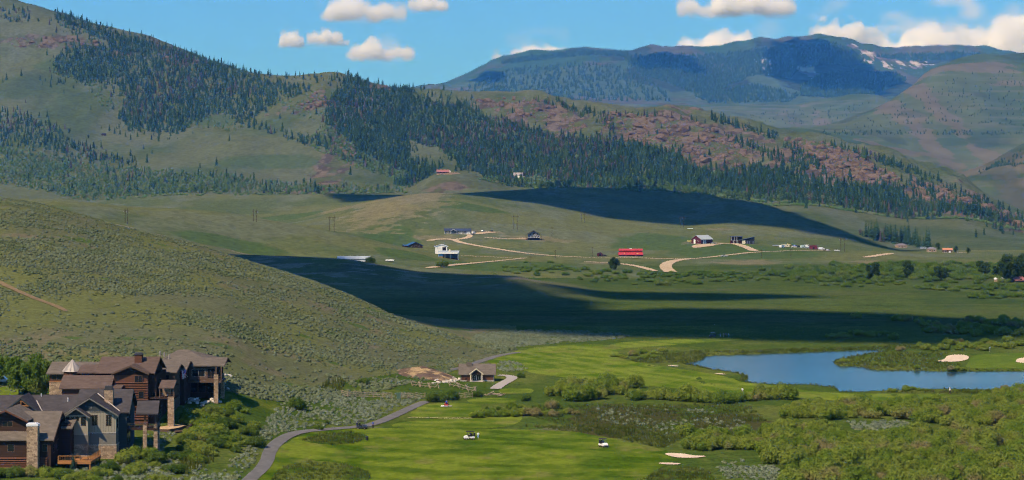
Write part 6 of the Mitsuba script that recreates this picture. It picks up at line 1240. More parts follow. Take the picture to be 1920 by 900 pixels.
t.part('cabinet', B().box(-.5, .5, -.45, .45, -.1, 1.75), 'utility_green'); t.part('lid', B().box(-.55, .55, -.5, .5, 1.752, 1.85), 'utility_green'); t.part('door', B().box(-.42, .42, -.49, -.452, .15, 1.55), 'utility_green')
p = at(444, 877); t = Thing('utility_post', 'small teal marker post beside the asphalt path', 'marker post', p, 0); t.part('post', B().tube((0, 0, -.2), (0, 0, .7), .16, n=8), 'utility_green'); t.part('cap', B().tube((0, 0, .702), (0, 0, .8), .19, n=8), 'utility_green')
# ------------------------------------------------------------------ buildings of the valley, each standing on the land at its pixel
def site(px, py, dmin=1250):
    p = at(px, py, dmin); return p, float(p[1]) / F
def dig(t, x0, x1, y0, y1, mat='concrete_mat', z=-2.5): t.part('foundation', B().box(x0 - .05, x1 + .05, y0 - .05, y1 + .05, z, .25), mat)
plain('roof_navy', (0.035, 0.050, 0.095), 0.5); plain('wall_blue_grey', (0.17, 0.18, 0.22)); plain('roof_blue', (0.025, 0.075, 0.17), 0.45); plain('wall_pale_blue', (0.36, 0.46, 0.52)); plain('panel_blue', (0.04, 0.13, 0.26)); plain('panel_orange', (0.40, 0.19, 0.07)); plain_grain('barn_red', (0.40, 0.045, 0.05), 0.3, (1.0, 1.0, 0.8), 0.5); plain('barn_dark_red', (0.16, 0.018, 0.025)); plain('maroon', (0.085, 0.022, 0.030)); plain_grain('roof_grey_metal', (0.34, 0.38, 0.40), 0.2, (0.8, 0.8, 0.8), 0.45); plain('navy_wall', (0.020, 0.028, 0.045)); plain('roof_steel', (0.07, 0.10, 0.14), 0.4)
plain('tan_wall', (0.36, 0.26, 0.17)); plain('roof_pink', (0.30, 0.13, 0.12)); plain('roof_mauve', (0.20, 0.18, 0.20)); plain('roof_rust', (0.46, 0.20, 0.11), 0.6); plain('skylight_yellow', (0.75, 0.60, 0.18)); plain('canvas', (0.72, 0.70, 0.64))

p, m = site(858, 438.5); w = 50 * m
t = Thing('ranch_house', 'long low house with navy metal roof and white porch posts on the hillside', 'house', p, 0)
dig(t, -w / 2, w / 2, 0, 9, 'trim_light'); t.part('wall', B().box(-w / 2, w / 2, .6, 9, .26, 3.0), 'wall_blue_grey'); t.gable(-w / 2, w / 2, -.4, 9.4, 2.9, 5.2, 'roof_navy', 'x', 0.3, 0.15)
t.part('entry_roof', B().prism([(-w * .26, 2.6), (-w * .15, 4.4), (-w * .04, 2.6), (-w * .04, 2.8), (-w * .15, 4.65), (-w * .26, 2.8)], -1.8, 4), 'roof_navy'); t.part('entry_trim', B().prism([(-w * .265, 2.55), (-w * .15, 4.4), (-w * .035, 2.55), (-w * .035, 2.85), (-w * .15, 4.72), (-w * .265, 2.85)], -2.0, -1.81), 'white_paint')
for k in (-.48, -.36, -.25, -.05, .08, .2): t.part('porch_post', B().box(w * k - .14, w * k + .14, -.4, -.1, .26, 2.85), 'white_paint')
t.part('garage_door', B().box(w * .33, w * .47, .5, .59, .3, 2.5), 'white_paint'); t.part('panel', B().box(w * .11, w * .15, .5, .59, .3, 2.3), 'white_paint')
for k in (-.40, -.30, -.10, .02, .24): t.window(w * k, 1.0, 1.5, 1.3, .6, frame='white_paint')

p, m = site(827, 477.5); t = Thing('white_barn', 'white gabled barn with a dark doorway above the open blue shed', 'barn', p, 0); a = 11.2 * m
dig(t, -a, a, 0, 9); t.block(-a, a, 0, 9, -1, 15.5 * m, 19 * m, 'white_paint', 'y'); t.gable(-a, a, 0, 9, 15.5 * m, 19.2 * m, 'metal_white', 'y', .7, .2)
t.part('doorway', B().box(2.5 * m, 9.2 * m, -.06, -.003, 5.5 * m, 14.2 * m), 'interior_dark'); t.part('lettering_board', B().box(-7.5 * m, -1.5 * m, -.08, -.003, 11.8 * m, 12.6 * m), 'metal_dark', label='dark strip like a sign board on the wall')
p, m = site(840, 484.5); t = Thing('open_shed', 'pale blue open fronted shed with white fascia below the white barn', 'shed', p, 0); a = 18.5 * m
t.part('roof', B().prism([(-1.2, 10.0 * m), (10, 13.6 * m), (10, 13.6 * m + .2), (-1.2, 10.0 * m + .2)], -a - .3, a + .8, 'x'), 'roof_grey_metal'); t.part('fascia', B().box(-a - .32, a - .2, -1.32, -1.202, 8.6 * m, 11.4 * m), 'white_paint')
t.part('rear_wall', B().box(-a, a, 9.6, 9.8, -2, 13 * m), 'wall_pale_blue'); t.part('side_wall', B().prism([(-1, -2), (9.59, -2), (9.59, 13.2 * m), (-1, 9.8 * m)], a, a + .25, 'x'), 'wall_pale_blue'); t.part('side_wall', B().prism([(-1, -2), (9.59, -2), (9.59, 13.2 * m), (-1, 9.8 * m)], -a, -a + .25, 'x'), 'wall_pale_blue')
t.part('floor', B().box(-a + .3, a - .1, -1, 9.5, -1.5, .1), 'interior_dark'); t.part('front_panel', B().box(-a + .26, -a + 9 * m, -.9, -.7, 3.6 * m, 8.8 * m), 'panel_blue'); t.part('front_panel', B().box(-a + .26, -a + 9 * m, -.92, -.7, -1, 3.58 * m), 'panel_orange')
for k in (-.3, .25): t.part('post', B().box(a * k - .12, a * k + .12, -.9, -.66, -1, 9 * m), 'wall_pale_blue')
t.part('ventilator', B().tube((3 * m, 6, 12.4 * m), (3 * m, 6, 16.5 * m), 2.6 * m, 1.6 * m, 8), 'cream_paint')

p, m = site(779, 464.5); t = Thing('blue_roofed_house', 'dark house with a bright blue gabled roof on the left of the gravel roads', 'house', p, 20); a = 14 * m
t.block(-a, a, 0, 9, -2, 4.2 * m, 10 * m, 'wood_dark', 'y'); t.gable(-a, a, 0, 9, 4.2 * m, 10.4 * m, 'roof_blue', 'y', .8, .2); t.block(-a - 6 * m, -a, 3, 9, -2, 3.4 * m, 5 * m, 'wood_dark'); t.gable(-a - 6 * m, -a - .4, 3, 9, 3.4 * m, 5.4 * m, 'roof_blue', 'x', .3, .2)
for k in (-.5, 0, .5): t.window(a * k, .8, 1.6, 1.2, 0, frame='trim_light')

p, m = site(1001, 450); t = Thing('gable_front_house', 'chalet with a wide gabled front of white framed windows on the hillside', 'house', p, 0); a = 11 * m
dig(t, -a, a, 0, 12, 'metal_dark'); t.part('lower_wall', B().box(-a, a, 0, 12, -1, 4.0 * m), 'navy_wall'); t.block(-a, a, .3, 12, 4.0 * m + .002, 10.5 * m, 17.2 * m, 'wall_blue_grey', 'y'); t.gable(-a - 4 * m, a + 4 * m, -1.6, 12, 9.5 * m, 18.2 * m, 'roof_mauve' if False else 'shingle_slate', 'y', .3, .25)
for k in (-.62, 0, .62): t.window(a * k, 9.6 * m, 3.3 * m, 3.0 * m if k else 4.6 * m, .3, frame='white_paint')
for k in (-.75, -.28, .28, .75): t.window(a * k, 4.6 * m, 3.0 * m, 3.4 * m, .3, frame='white_paint')
dk = t.part('deck', B().box(-a - 4 * m, a + 4 * m, -2.4, .29, 3.6 * m, 4.0 * m), 'wood_dark'); r = B(); rail_fence(r, -a, -2.3, a, -2.3, 4 * m, 1.0, 3, 1.5, .05); t.part('railing', r, 'white_paint', dk)
for s in (-1, 1): t.part('porch_post', B().box(s * (a + 3.6 * m) - .15, s * (a + 3.6 * m) + .15, -1.4, -1.1, -1, 9.5 * m), 'wood_dark')
t.part('side_porch', B().box(-a - 4.5 * m, -a - .05, 1, 8, -1, 2.0 * m), 'roof_pink')

p, m = site(1183, 481); t = Thing('red_barn', 'bright red barn with two tiered red roof and yellow skylights', 'barn', p, 0); a = 22 * m
dig(t, -a, a, 0, 12); t.part('wall', B().box(-a, a, 0, 12, .26, 3.4 * m), 'barn_dark_red'); t.part('lower_roof', B().prism([(-.8, 3.0 * m), (3.2, 7.4 * m), (3.2, 7.4 * m + .2), (-.8, 3.0 * m + .2)], -a - .6, a + .4, 'x'), 'barn_red'); t.part('lower_roof', B().prism([(12.8, 3.0 * m), (8.8, 7.4 * m), (8.8, 7.4 * m + .2), (12.8, 3.0 * m + .2)], -a - .6, a + .4, 'x'), 'barn_red')
t.part('clerestory_wall', B().prism([(3.2, 3.4 * m), (8.8, 3.4 * m), (8.8, 11.2 * m), (6, 13.6 * m), (3.2, 11.2 * m)], -a + .4, a - .2, 'x'), 'barn_dark_red'); t.gable(-a + .4, a - .2, 3.2, 8.8, 11.2 * m, 13.9 * m, 'barn_red', 'x', .5, .2)
t.part('side_wall', B().prism([(.1, .3), (11.9, .3), (11.9, 3.2 * m), (8.7, 7.2 * m), (3.3, 7.2 * m), (.1, 3.2 * m)], a, a + .3, 'x'), 'barn_dark_red')
for x, z0_, y, mt in ((-.42, 4.9, 1.0, 'skylight_yellow'), (.5, 4.9, 1.0, 'skylight_yellow')): t.part('skylight', B().box(a * x - 1.2, a * x + 1.2, .6, 1.5, 4.6 * m + .3, 5.4 * m + .5), mt)
t.part('cupola', B().box(-1, 1, 5.4, 6.6, 13.4 * m, 14.9 * m), 'white_paint'); t.part('door', B().box(-a * .5, -a * .3, -.08, -.003, .3, 3.0), 'barn_red'); t.part('door', B().box(a * .3, a * .5, -.08, -.003, .3, 3.0), 'barn_red')

p, m = site(1125, 480.5); t = Thing('maroon_shed', 'small maroon shed left of the red barn', 'shed', p, 0); a = 5 * m
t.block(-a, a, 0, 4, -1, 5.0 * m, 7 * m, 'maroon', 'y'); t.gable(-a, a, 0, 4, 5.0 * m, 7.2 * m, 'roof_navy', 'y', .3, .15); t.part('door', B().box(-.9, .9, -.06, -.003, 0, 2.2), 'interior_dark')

p, m = site(1316, 457.5); t = Thing('maroon_barn', 'maroon barn with pale grey metal roof and gable end facing left', 'barn', (p[0], p[1] + 8, p[2]), 42); a, b = 11.5 * m, 12.5 * m
L_ = 30 * m; dig(t, -L_ * .45, L_ * .62, -b, b); t.block(-L_ * .45, L_ * .62, -b, b, -1, 8.8 * m, 15.8 * m, 'maroon'); t.gable(-L_ * .45, L_ * .62, -b, b, 8.8 * m, 16.1 * m, 'roof_grey_metal', 'x', .6, .2)
t.part('garage_door', B().box(-L_ * .28, -L_ * .20, -b - .08, -b - .003, .3, 3.6), 'white_paint'); t.part('garage_door', B().box(-L_ * .15, L_ * .02, -b - .08, -b - .003, .3, 3.6), 'wall_pale_blue')
t.part('door', B().box(-L_ * .45 - .08, -L_ * .45 - .003, 1.0, 3.2, .3, 4.2), 'white_paint'); t.window(-2.2, 2.0, 1.4, 1.2, -L_ * .45 - .07, 'r', frame='white_paint')
p, m = site(1390, 457); t = Thing('modern_barn', 'dark navy building with flat roofed left wing and sloping right roof', 'house', p, -8)
t.part('left_wing', B().box(-21 * m, 0, 3, 12, -1, 6.6 * m), 'maroon'); t.part('upper_wing', B().box(-20 * m, 1 * m, 3.4, 12, 6.602 * m, 12.6 * m), 'navy_wall'); t.part('flat_roof', B().box(-21.5 * m, 2 * m, 1.4, 12.4, 12.602 * m, 13.6 * m), 'roof_navy'); t.part('balcony', B().box(-21 * m, -5 * m, 1.0, 3.39, 6.0 * m, 6.7 * m), 'wall_blue_grey')
for k in (-18, -13, -8.5): t.part('pillar', B().box(k * m - .25, k * m + .25, 1.2, 1.7, 6.702 * m, 12.6 * m), 'trim_light')
t.part('garage_door', B().box(-16 * m, -13 * m, 2.93, 2.998, 0, 3.2), 'cream_paint'); t.part('garage_door', B().box(-9.5 * m, -6 * m, 2.93, 2.998, 0, 3.2), 'cream_paint')
t.part('hall', B().prism([(0.5 * m, -2), (24 * m, -2), (24 * m, 12.6 * m), (0.5 * m, 7.2 * m)], -2, 10), 'navy_wall'); t.part('sloping_roof', B().prism([(-4 * m, 6.4 * m), (26 * m, 13.2 * m), (26 * m, 13.2 * m + .4), (-4 * m, 6.4 * m + .4)], -3.2, 10.6), 'roof_steel')
for k in (11, 16, 22): t.part('pillar', B().box(k * m - .3, k * m + .3, -2.5, -2.003, -2, 5.5 * m), 'wall_blue_grey')
t.part('garage_door', B().box(1.2 * m, 7.5 * m, -2.1, -2.003, -1, 3.4), 'cream_paint')

p, m = site(655, 491); t = Thing('long_white_shed', 'long white shed with pale metal roof half hidden by the shaded hill', 'shed', (p[0], p[1] + 30, H(p[0], p[1] + 30)), 0); a = 30 * m
D_ = p[1] + 30; b0 = float(H(p[0], D_)); zt = Z_(485, D_) - b0; zr_ = Z_(480.5, D_ + 6) - b0; t.block(-a, a, 0, 12, -4, zt - .3, zr_ - .3, 'trim_light'); t.gable(-a, a, 0, 12, zt - .2, zr_, 'roof_grey_metal', 'x', .6, .2, trim='maroon')
for k in (-.2, .2, .6, .9): t.part('bay_door', B().box(a * k - 1.8, a * k + 1.8, -.08, -.003, -2, zt - .8), 'white_paint')
p, m = site(726.5, 496); t = Thing('flat_trailer', 'low white trailer beyond the crest of the shaded hill', 'trailer', (p[0], p[1] + 25, H(p[0], p[1] + 25)), 0); t.part('deck', B().box(-3, 3, 0, 2.4, .7, 1.6), 'white_paint')
for x in (-1.2, .2): t.part('wheel', B().tube((x, -.1, .4), (x, .2, .4), .4, n=10), 'metal_dark')
t.part('hitch', B().tube((3, 1.2, .8), (4.3, 1.2, .6), .08), 'metal_dark')

p, m = site(832, 325.5, 3000); t = Thing('hilltop_house', 'low house with a pink red roof on top of the bare knoll', 'house', p, 0); a = 13 * m
dig(t, -a, a, 0, 10, 'tan_wall', -4); t.part('wall', B().box(-a, a * .75, .6, 10, .26, 2.9), 'maroon'); t.gable(-a, a * .75, -.6, 10.5, 2.8, 6.2, 'roof_pink', 'x', .6, .2); t.part('end_wall', B().box(a * .752, a, 1, 9, .26, 5.0), 'cream_paint'); t.window(0, 1.0, 2.2, 1.4, .6); t.window(-a * .5, 1.0, 2.2, 1.4, .6); t.window(a * .4, 1.0, 2.2, 1.4, .6)
p, m = site(973, 333.5, 3000); t = Thing('grey_metal_house', 'white walled building with pale roof at the forest edge', 'building', p, -18); a = 11.5 * m
dig(t, -a, a, 0, 10, z=-4); t.block(-a, a, 0, 10, -1, 6 * m, 9.4 * m, 'trim_light'); t.gable(-a, a, 0, 10, 6 * m, 9.8 * m, 'metal_pale', 'x', .5, .2, trim='maroon'); t.part('side_panel', B().prism([(0.05, -1), (9.95, -1), (9.95, 5.9 * m), (5, 9.2 * m), (.05, 5.9 * m)], a, a + .1, 'x'), 'wall_blue_grey')
t.part('door', B().box(-2, 2, -.08, -.003, 0, 3.2), 'white_paint'); t.window(a * .6, 1, 1.6, 1.2, 0)

for nm, lb, px, py, wpx, hpx, wall, roof, rr in (('tan_house', 'tan house with mauve hipped roof below the tall spruces', 1692, 465, 19, 8.5, 'tan_wall', 'roof_mauve', 12), ('tan_house', 'tan house half hidden left of the round tree', 1748, 472.5, 15, 9, 'tan_wall', 'roof_mauve', 0), ('orange_roofed_house', 'long house with an orange rust roof right of the round tree', 1777, 473.5, 17, 8, 'wood_trim', 'roof_rust', -6)):
    p, m = site(px, py); t = Thing(nm, lb, 'house', p, rr); a = wpx * m / 2; h_ = hpx * m
    dig(t, -a, a, 0, 8); t.part('wall', B().box(-a, a, 0, 8, -1, h_ * .62), wall)
    e_, r_ = h_ * .62, h_ * 1.0
    if roof == 'roof_rust': t.gable(-a, a, 0, 8, e_, r_, roof, 'x', .6, .2)
    else: t.part('roof', (np.array([[-a - .5, -.5, e_], [a + .5, -.5, e_], [a + .5, 8.5, e_], [-a - .5, 8.5, e_], [-a * .45, 4, r_], [a * .45, 4, r_]]), [[0, 1, 5], [0, 5, 4], [1, 2, 5], [2, 3, 4], [2, 4, 5], [3, 0, 4], [0, 2, 1], [0, 3, 2]]), roof)
    for k in (-.55, .5): t.window(a * k, .9, 1.5, 1.3, 0, frame='white_paint')
    t.part('door', B().box(-.55, .55, -.07, -.003, .1, 2.2), 'door_wood')
p, m = site(1914, 532.5); t = Thing('log_cabin', 'cabin with a mauve pink metal roof at the right edge below dark cottonwoods', 'cabin', p, 24); a = 12 * m
t.block(-a, a, 0, 8, -1, 4.5 * m, 9 * m, 'wood_trim'); t.gable(-a, a, 0, 8, 4.0 * m, 9.6 * m, 'roof_pink', 'x', .6, .2); t.window(0, 1.0, 1.5, 1.1, 0)
p, m = site(1876, 534); t = Thing('twin_tent', 'pale twin peaked canvas tents among the valley willows', 'tent', p, 0)
for s in (-1, 1): t.part('canopy', B().prism([(s * 4.6 * m - 4.4 * m, 1.6), (s * 4.6 * m + s * 2 * m, 8.2 * m), (s * 4.6 * m + 4.4 * m, 1.6), (s * 4.6 * m + 4.1 * m, 1.55), (s * 4.6 * m + s * 2 * m, 8.2 * m - .3), (s * 4.6 * m - 4.1 * m, 1.55)], 0, 6), 'canvas'); t.part('wall', B().prism([(s * 4.6 * m - 3.6 * m, 0), (s * 4.6 * m + 3.6 * m, 0), (s * 4.6 * m + 3.6 * m, 1.8), (s * 4.6 * m + s * 1.8 * m, 7 * m), (s * 4.6 * m - 3.6 * m, 1.8)], .3, 5.7), 'tan_wall')
p, m = site(206, 251, 3000) if False else site(194, 254.5, 3300); t = Thing('hill_hut', 'tiny dark hut on the open slope below the upper forest', 'hut', p, 0); t.block(-4, 4, 0, 6, -3, 3, 4.6, 'wood_dark'); t.gable(-4, 4, 0, 6, 3, 4.9, 'navy_wall', 'x', .5, .2)

# ------------------------------------------------------------------ vehicles
plain('tyre', (0.018, 0.018, 0.018)); plain('car_white', (0.72, 0.72, 0.72), 0.25); plain('car_cream', (0.66, 0.60, 0.46), 0.3); plain('car_dark', (0.025, 0.025, 0.035), 0.25); plain('car_blue', (0.16, 0.20, 0.48), 0.3); plain('car_green', (0.08, 0.28, 0.14), 0.35); plain('car_teal', (0.55, 0.66, 0.64), 0.3); plain('car_yellow', (0.68, 0.55, 0.14), 0.4); plain('car_silver', (0.40, 0.43, 0.48), 0.25, 0.4); plain('car_maroon', (0.16, 0.03, 0.04), 0.3)
def wheels(t, xs, w, r=.36):
    for x in xs:
        for y in (0.0, w): k = t.part('wheel', B().tube((x, y - .05, r), (x, y + .17, r), r, n=12), 'tyre'); t.part('hub', B().tube((x, y - .07, r), (x, y - .051, r), r * .5, n=8), 'metal_pale', k)
def vehicle(kind, lb, cat, px, py, col, rot=0, dmin=1250, lift=0):
    p = at(px, py, dmin); t = Thing({'suv': 'parked_car', 'pickup': 'pickup_truck', 'van': 'van', 'camper': 'camper_trailer', 'trailer': 'flat_trailer', 'tractor': 'farm_tractor'}[kind], lb, cat, p, rot)
    if kind in ('suv', 'pickup'):
        prof = [(-2.3, .45), (2.25, .45), (2.3, .85), (1.1, 1.05), (.45, 1.62), (-2.0, 1.65), (-2.3, 1.0)] if kind == 'suv' else [(-2.7, .5), (2.5, .5), (2.55, .95), (1.4, 1.12), (.8, 1.75), (-.6, 1.78), (-.7, 1.15), (-2.7, 1.15)]
        t.part('body', B().prism(prof, 0, 1.75), col); gl = [(1.0, 1.08), (.42, 1.55), (-1.85, 1.57), (-2.1, 1.08)] if kind == 'suv' else [(1.3, 1.15), (.76, 1.68), (-.52, 1.70), (-.6, 1.15)]
        t.part('window', B().prism(gl, -.012, 1.762), 'pane_mat'); wheels(t, (-1.4, 1.45), 1.6)
        for y in (.3, 1.45): t.part('headlight', B().box(2.24 if kind == 'suv' else 2.5, 2.32 if kind == 'suv' else 2.57, y - .15, y + .15, .68, .82), 'white_paint')
    elif kind == 'van':
        t.part('body', B().prism([(-2.7, .45), (2.6, .45), (2.7, 1.1), (2.0, 1.35), (1.4, 2.4), (-2.7, 2.45)], 0, 1.95), col); t.part('window', B().prism([(1.9, 1.38), (1.4, 2.15), (.4, 2.15), (.4, 1.38)], -.012, 1.962), 'pane_mat'); wheels(t, (-1.7, 1.7), 1.8)
    elif kind == 'camper':
        t.part('body', B().prism([(-3.2, .6), (3.0, .6), (3.3, 1.5), (3.1, 2.7), (-3.1, 2.75), (-3.3, 1.4)], 0, 2.3), col); wheels(t, (-.5, .4), 2.15)
        for x in (-2, 1.4): t.part('window', B().box(x - .5, x + .5, -.03, -.002, 1.4, 2.1), 'pane_mat')
        t.part('door', B().box(-.5, .2, -.04, -.002, .75, 2.45), 'trim_light'); t.part('hitch', B().tube((3.0, 1.15, .6), (4.4, 1.15, .5), .07), 'metal_dark')
    elif kind == 'trailer':
        t.part('deck', B().box(-3, 3, 0, 2.2, .7, 1.5), col); wheels(t, (-.6, .4), 2.05); t.part('hitch', B().tube((3, 1.1, .8), (4.3, 1.1, .6), .07), 'metal_dark')
    else:
        t.part('hood', B().box(.1, 1.7, .5, 1.2, .8, 1.5), col); t.part('cab', B().box(-1.2, .1, .3, 1.4, .9, 2.4), col); t.part('window', B().box(-1.0, .12, .28, 1.42, 1.6, 2.2), 'pane_mat'); wheels(t, (-.8,), 1.7, .75); wheels(t, (1.4,), 1.5, .42)
    return t
VEH = [('trailer', 'flat pale trailer at the left end of the row of parked vehicles', 'trailer', 1455, 462.5, 'car_silver', 0), ('camper', 'small white camper left of the cream camper', 'camper', 1468, 465, 'car_white', 60), ('camper', 'cream camper in the row of parked vehicles', 'camper', 1474, 464, 'car_cream', 4), ('tractor', 'yellow tractor behind the cream camper', 'tractor', 1479, 461, 'car_yellow', 10), ('tractor', 'green tractor in the row of parked vehicles', 'tractor', 1488, 461.5, 'car_green', 0),
       ('suv', 'blue car in the row of parked vehicles', 'car', 1493.5, 462.5, 'car_blue', 50), ('suv', 'white car in front of the blue car', 'car', 1489.5, 464.5, 'car_white', 0), ('suv', 'black car left of the pale teal van', 'car', 1499.5, 464, 'car_dark', 0), ('van', 'pale teal van in the row of parked vehicles', 'van', 1507, 465, 'car_teal', 30), ('van', 'white van between the teal van and the maroon hut', 'van', 1514, 464, 'car_white', 0), ('pickup', 'silver pickup in front of the white van', 'pickup', 1516.5, 466.5, 'car_silver', 0),
       ('suv', 'small white car in front of the maroon hut', 'car', 1534.5, 467.5, 'car_white', 70), ('van', 'white van right of the maroon hut', 'van', 1541, 468.5, 'car_white', 4), ('pickup', 'black pickup at the right end of the row of parked vehicles', 'pickup', 1549, 470.5, 'car_dark', -4), ('suv', 'silver car right of the black pickup', 'car', 1554.5, 470.5, 'car_silver', 60), ('suv', 'white car standing alone on the road beyond the parked vehicles', 'car', 1570, 471.5, 'car_white', 0),
       ('pickup', 'pale pickup driving on the gravel road below the barns', 'pickup', 1357.5, 481.5, 'car_silver', 180), ('suv', 'silver car at the right corner of the maroon barn', 'car', 1339, 457.2, 'car_silver', 10), ('suv', 'dark car between the maroon shed and the red barn', 'car', 1134, 481, 'car_dark', 0), ('van', 'white van at the right end of the navy roofed house', 'van', 890, 438.5, 'car_white', 60), ('suv', 'pale blue car in the yard right of the navy roofed house', 'car', 907, 434.8, 'car_silver', 70), ('suv', 'dark car at the right of the yard beyond the navy roofed house', 'car', 923, 435, 'car_dark', 45),
       ('trailer', 'teal boat trailer on the slope above the maroon barn', 'trailer', 1294.5, 430.5, 'car_teal', 0), ('trailer', 'yellow and white trailer left of the maroon barn', 'trailer', 1294, 454, 'car_yellow', 0), ('camper', 'pale blue camper beside the round tree at the tan houses', 'camper', 1731.5, 467.5, 'car_silver', 0), ('suv', 'white car before the orange roofed house', 'car', 1782.5, 474.4, 'car_white', 80)]
for v in VEH: vehicle(*v)
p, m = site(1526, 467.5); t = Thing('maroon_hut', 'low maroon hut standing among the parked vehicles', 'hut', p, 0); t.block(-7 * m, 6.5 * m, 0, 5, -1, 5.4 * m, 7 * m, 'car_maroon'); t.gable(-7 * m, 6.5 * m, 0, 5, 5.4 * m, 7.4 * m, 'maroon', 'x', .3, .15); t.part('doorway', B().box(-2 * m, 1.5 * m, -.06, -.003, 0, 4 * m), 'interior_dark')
t = vehicle('suv', 'white parked car beyond the trees at the left edge of the photo', 'car', 2, 719, 'car_white', 0, 0)

# ------------------------------------------------------------------ power poles
plain('pole_wood', (0.060, 0.045, 0.036))
def hframe(px, y0, y1, gap, lb):
    p, m = site(px, y1); h = (y1 - y0) * m; g = gap * m / 2; t = Thing('power_pole', lb, 'power pole', p, 0)
    for s in (-1, 1): t.part('pole', B().tube((s * g, 0, -2), (s * g, 0, h), .24, .17, 6), 'pole_wood')
    t.part('crossarm', B().box(-g * 2.1, g * 2.1, -.15, .15, h - 2.2, h - 1.85), 'pole_wood')
    for s in (-1, 0, 1): t.part('insulator', B().tube((s * g * 1.9, 0, h - 2.9), (s * g * 1.9, 0, h - 2.2), .14, n=6), 'metal_pale')
for a in ((237, 390, 419, 5, 'twin pole power line frame on the left slope behind the sagebrush hill'), (478, 391, 416, 5.5, 'twin pole power line frame at the notch between two grassy hills'), (622, 403, 434, 9, 'tall twin pole power line frame on the slope left of the dome shaped hill'), (967, 402, 431, 7, 'twin pole power line frame above the gable fronted house'),
          (1093, 398, 417, 5, 'twin pole power line frame on the right flank of the dome shaped hill'), (1279, 405, 428, 6, 'twin pole power line frame against the dark shaded hill'), (1580, 444, 472, 7, 'twin pole power line frame right of the parked vehicles')): hframe(*a)
for x, y0, y1, lb in ((1035, 425, 446, 'single wooden pole right of the gable fronted house'), (1041, 469, 484, 'single wooden pole on the main gravel road'), (1111, 463, 482, 'single wooden pole left of the maroon shed'), (994, 480, 498, 'single wooden pole below the main gravel road'), (1483, 466, 482, 'single wooden pole below the parked vehicles'), (1428, 468, 484, 'single wooden pole left of the parked vehicles')):
    p, m = site(x, y1); h = (y1 - y0) * m; t = Thing('utility_pole', lb, 'utility pole', p, 0); t.part('pole', B().tube((0, 0, -1.5), (0, 0, h), .2, .14, 6), 'pole_wood'); t.part('crossarm', B().box(-1.2, 1.2, -.1, .1, h - .9, h - .65), 'pole_wood')

# ------------------------------------------------------------------ people, golf carts, mower
from manifold3d import Manifold, OpType
plain('skin', (0.46, 0.29, 0.21)); plain('hair_brown', (0.06, 0.04, 0.03)); plain('cloth_blue', (0.045, 0.10, 0.50)); plain('cloth_navy', (0.03, 0.035, 0.11)); plain('cloth_white', (0.75, 0.76, 0.80)); plain('cloth_sky', (0.34, 0.50, 0.75)); plain('cloth_dark', (0.03, 0.03, 0.035)); plain('cloth_tan', (0.34, 0.28, 0.20)); plain('cloth_purple', (0.10, 0.06, 0.17)); plain('cloth_teal', (0.05, 0.20, 0.30)); plain('shoe_mat', (0.25, 0.10, 0.07))
SPH = trimesh.creation.icosphere(1).vertices
def bone(a, b, ra, rb): return Manifold.hull_points(np.vstack([SPH * ra + np.array(a), SPH * rb + np.array(b)]).astype(float))
def limbset(bs, length=.035, it=8):
    m = bs[0]
    for b in bs[1:]: m = m + b
    m = m.refine_to_length(length).to_mesh(); t = trimesh.Trimesh(m.vert_properties[:, :3], m.tri_verts, process=True); trimesh.smoothing.filter_taubin(t, iterations=it); return np.array(t.vertices), np.array(t.faces)
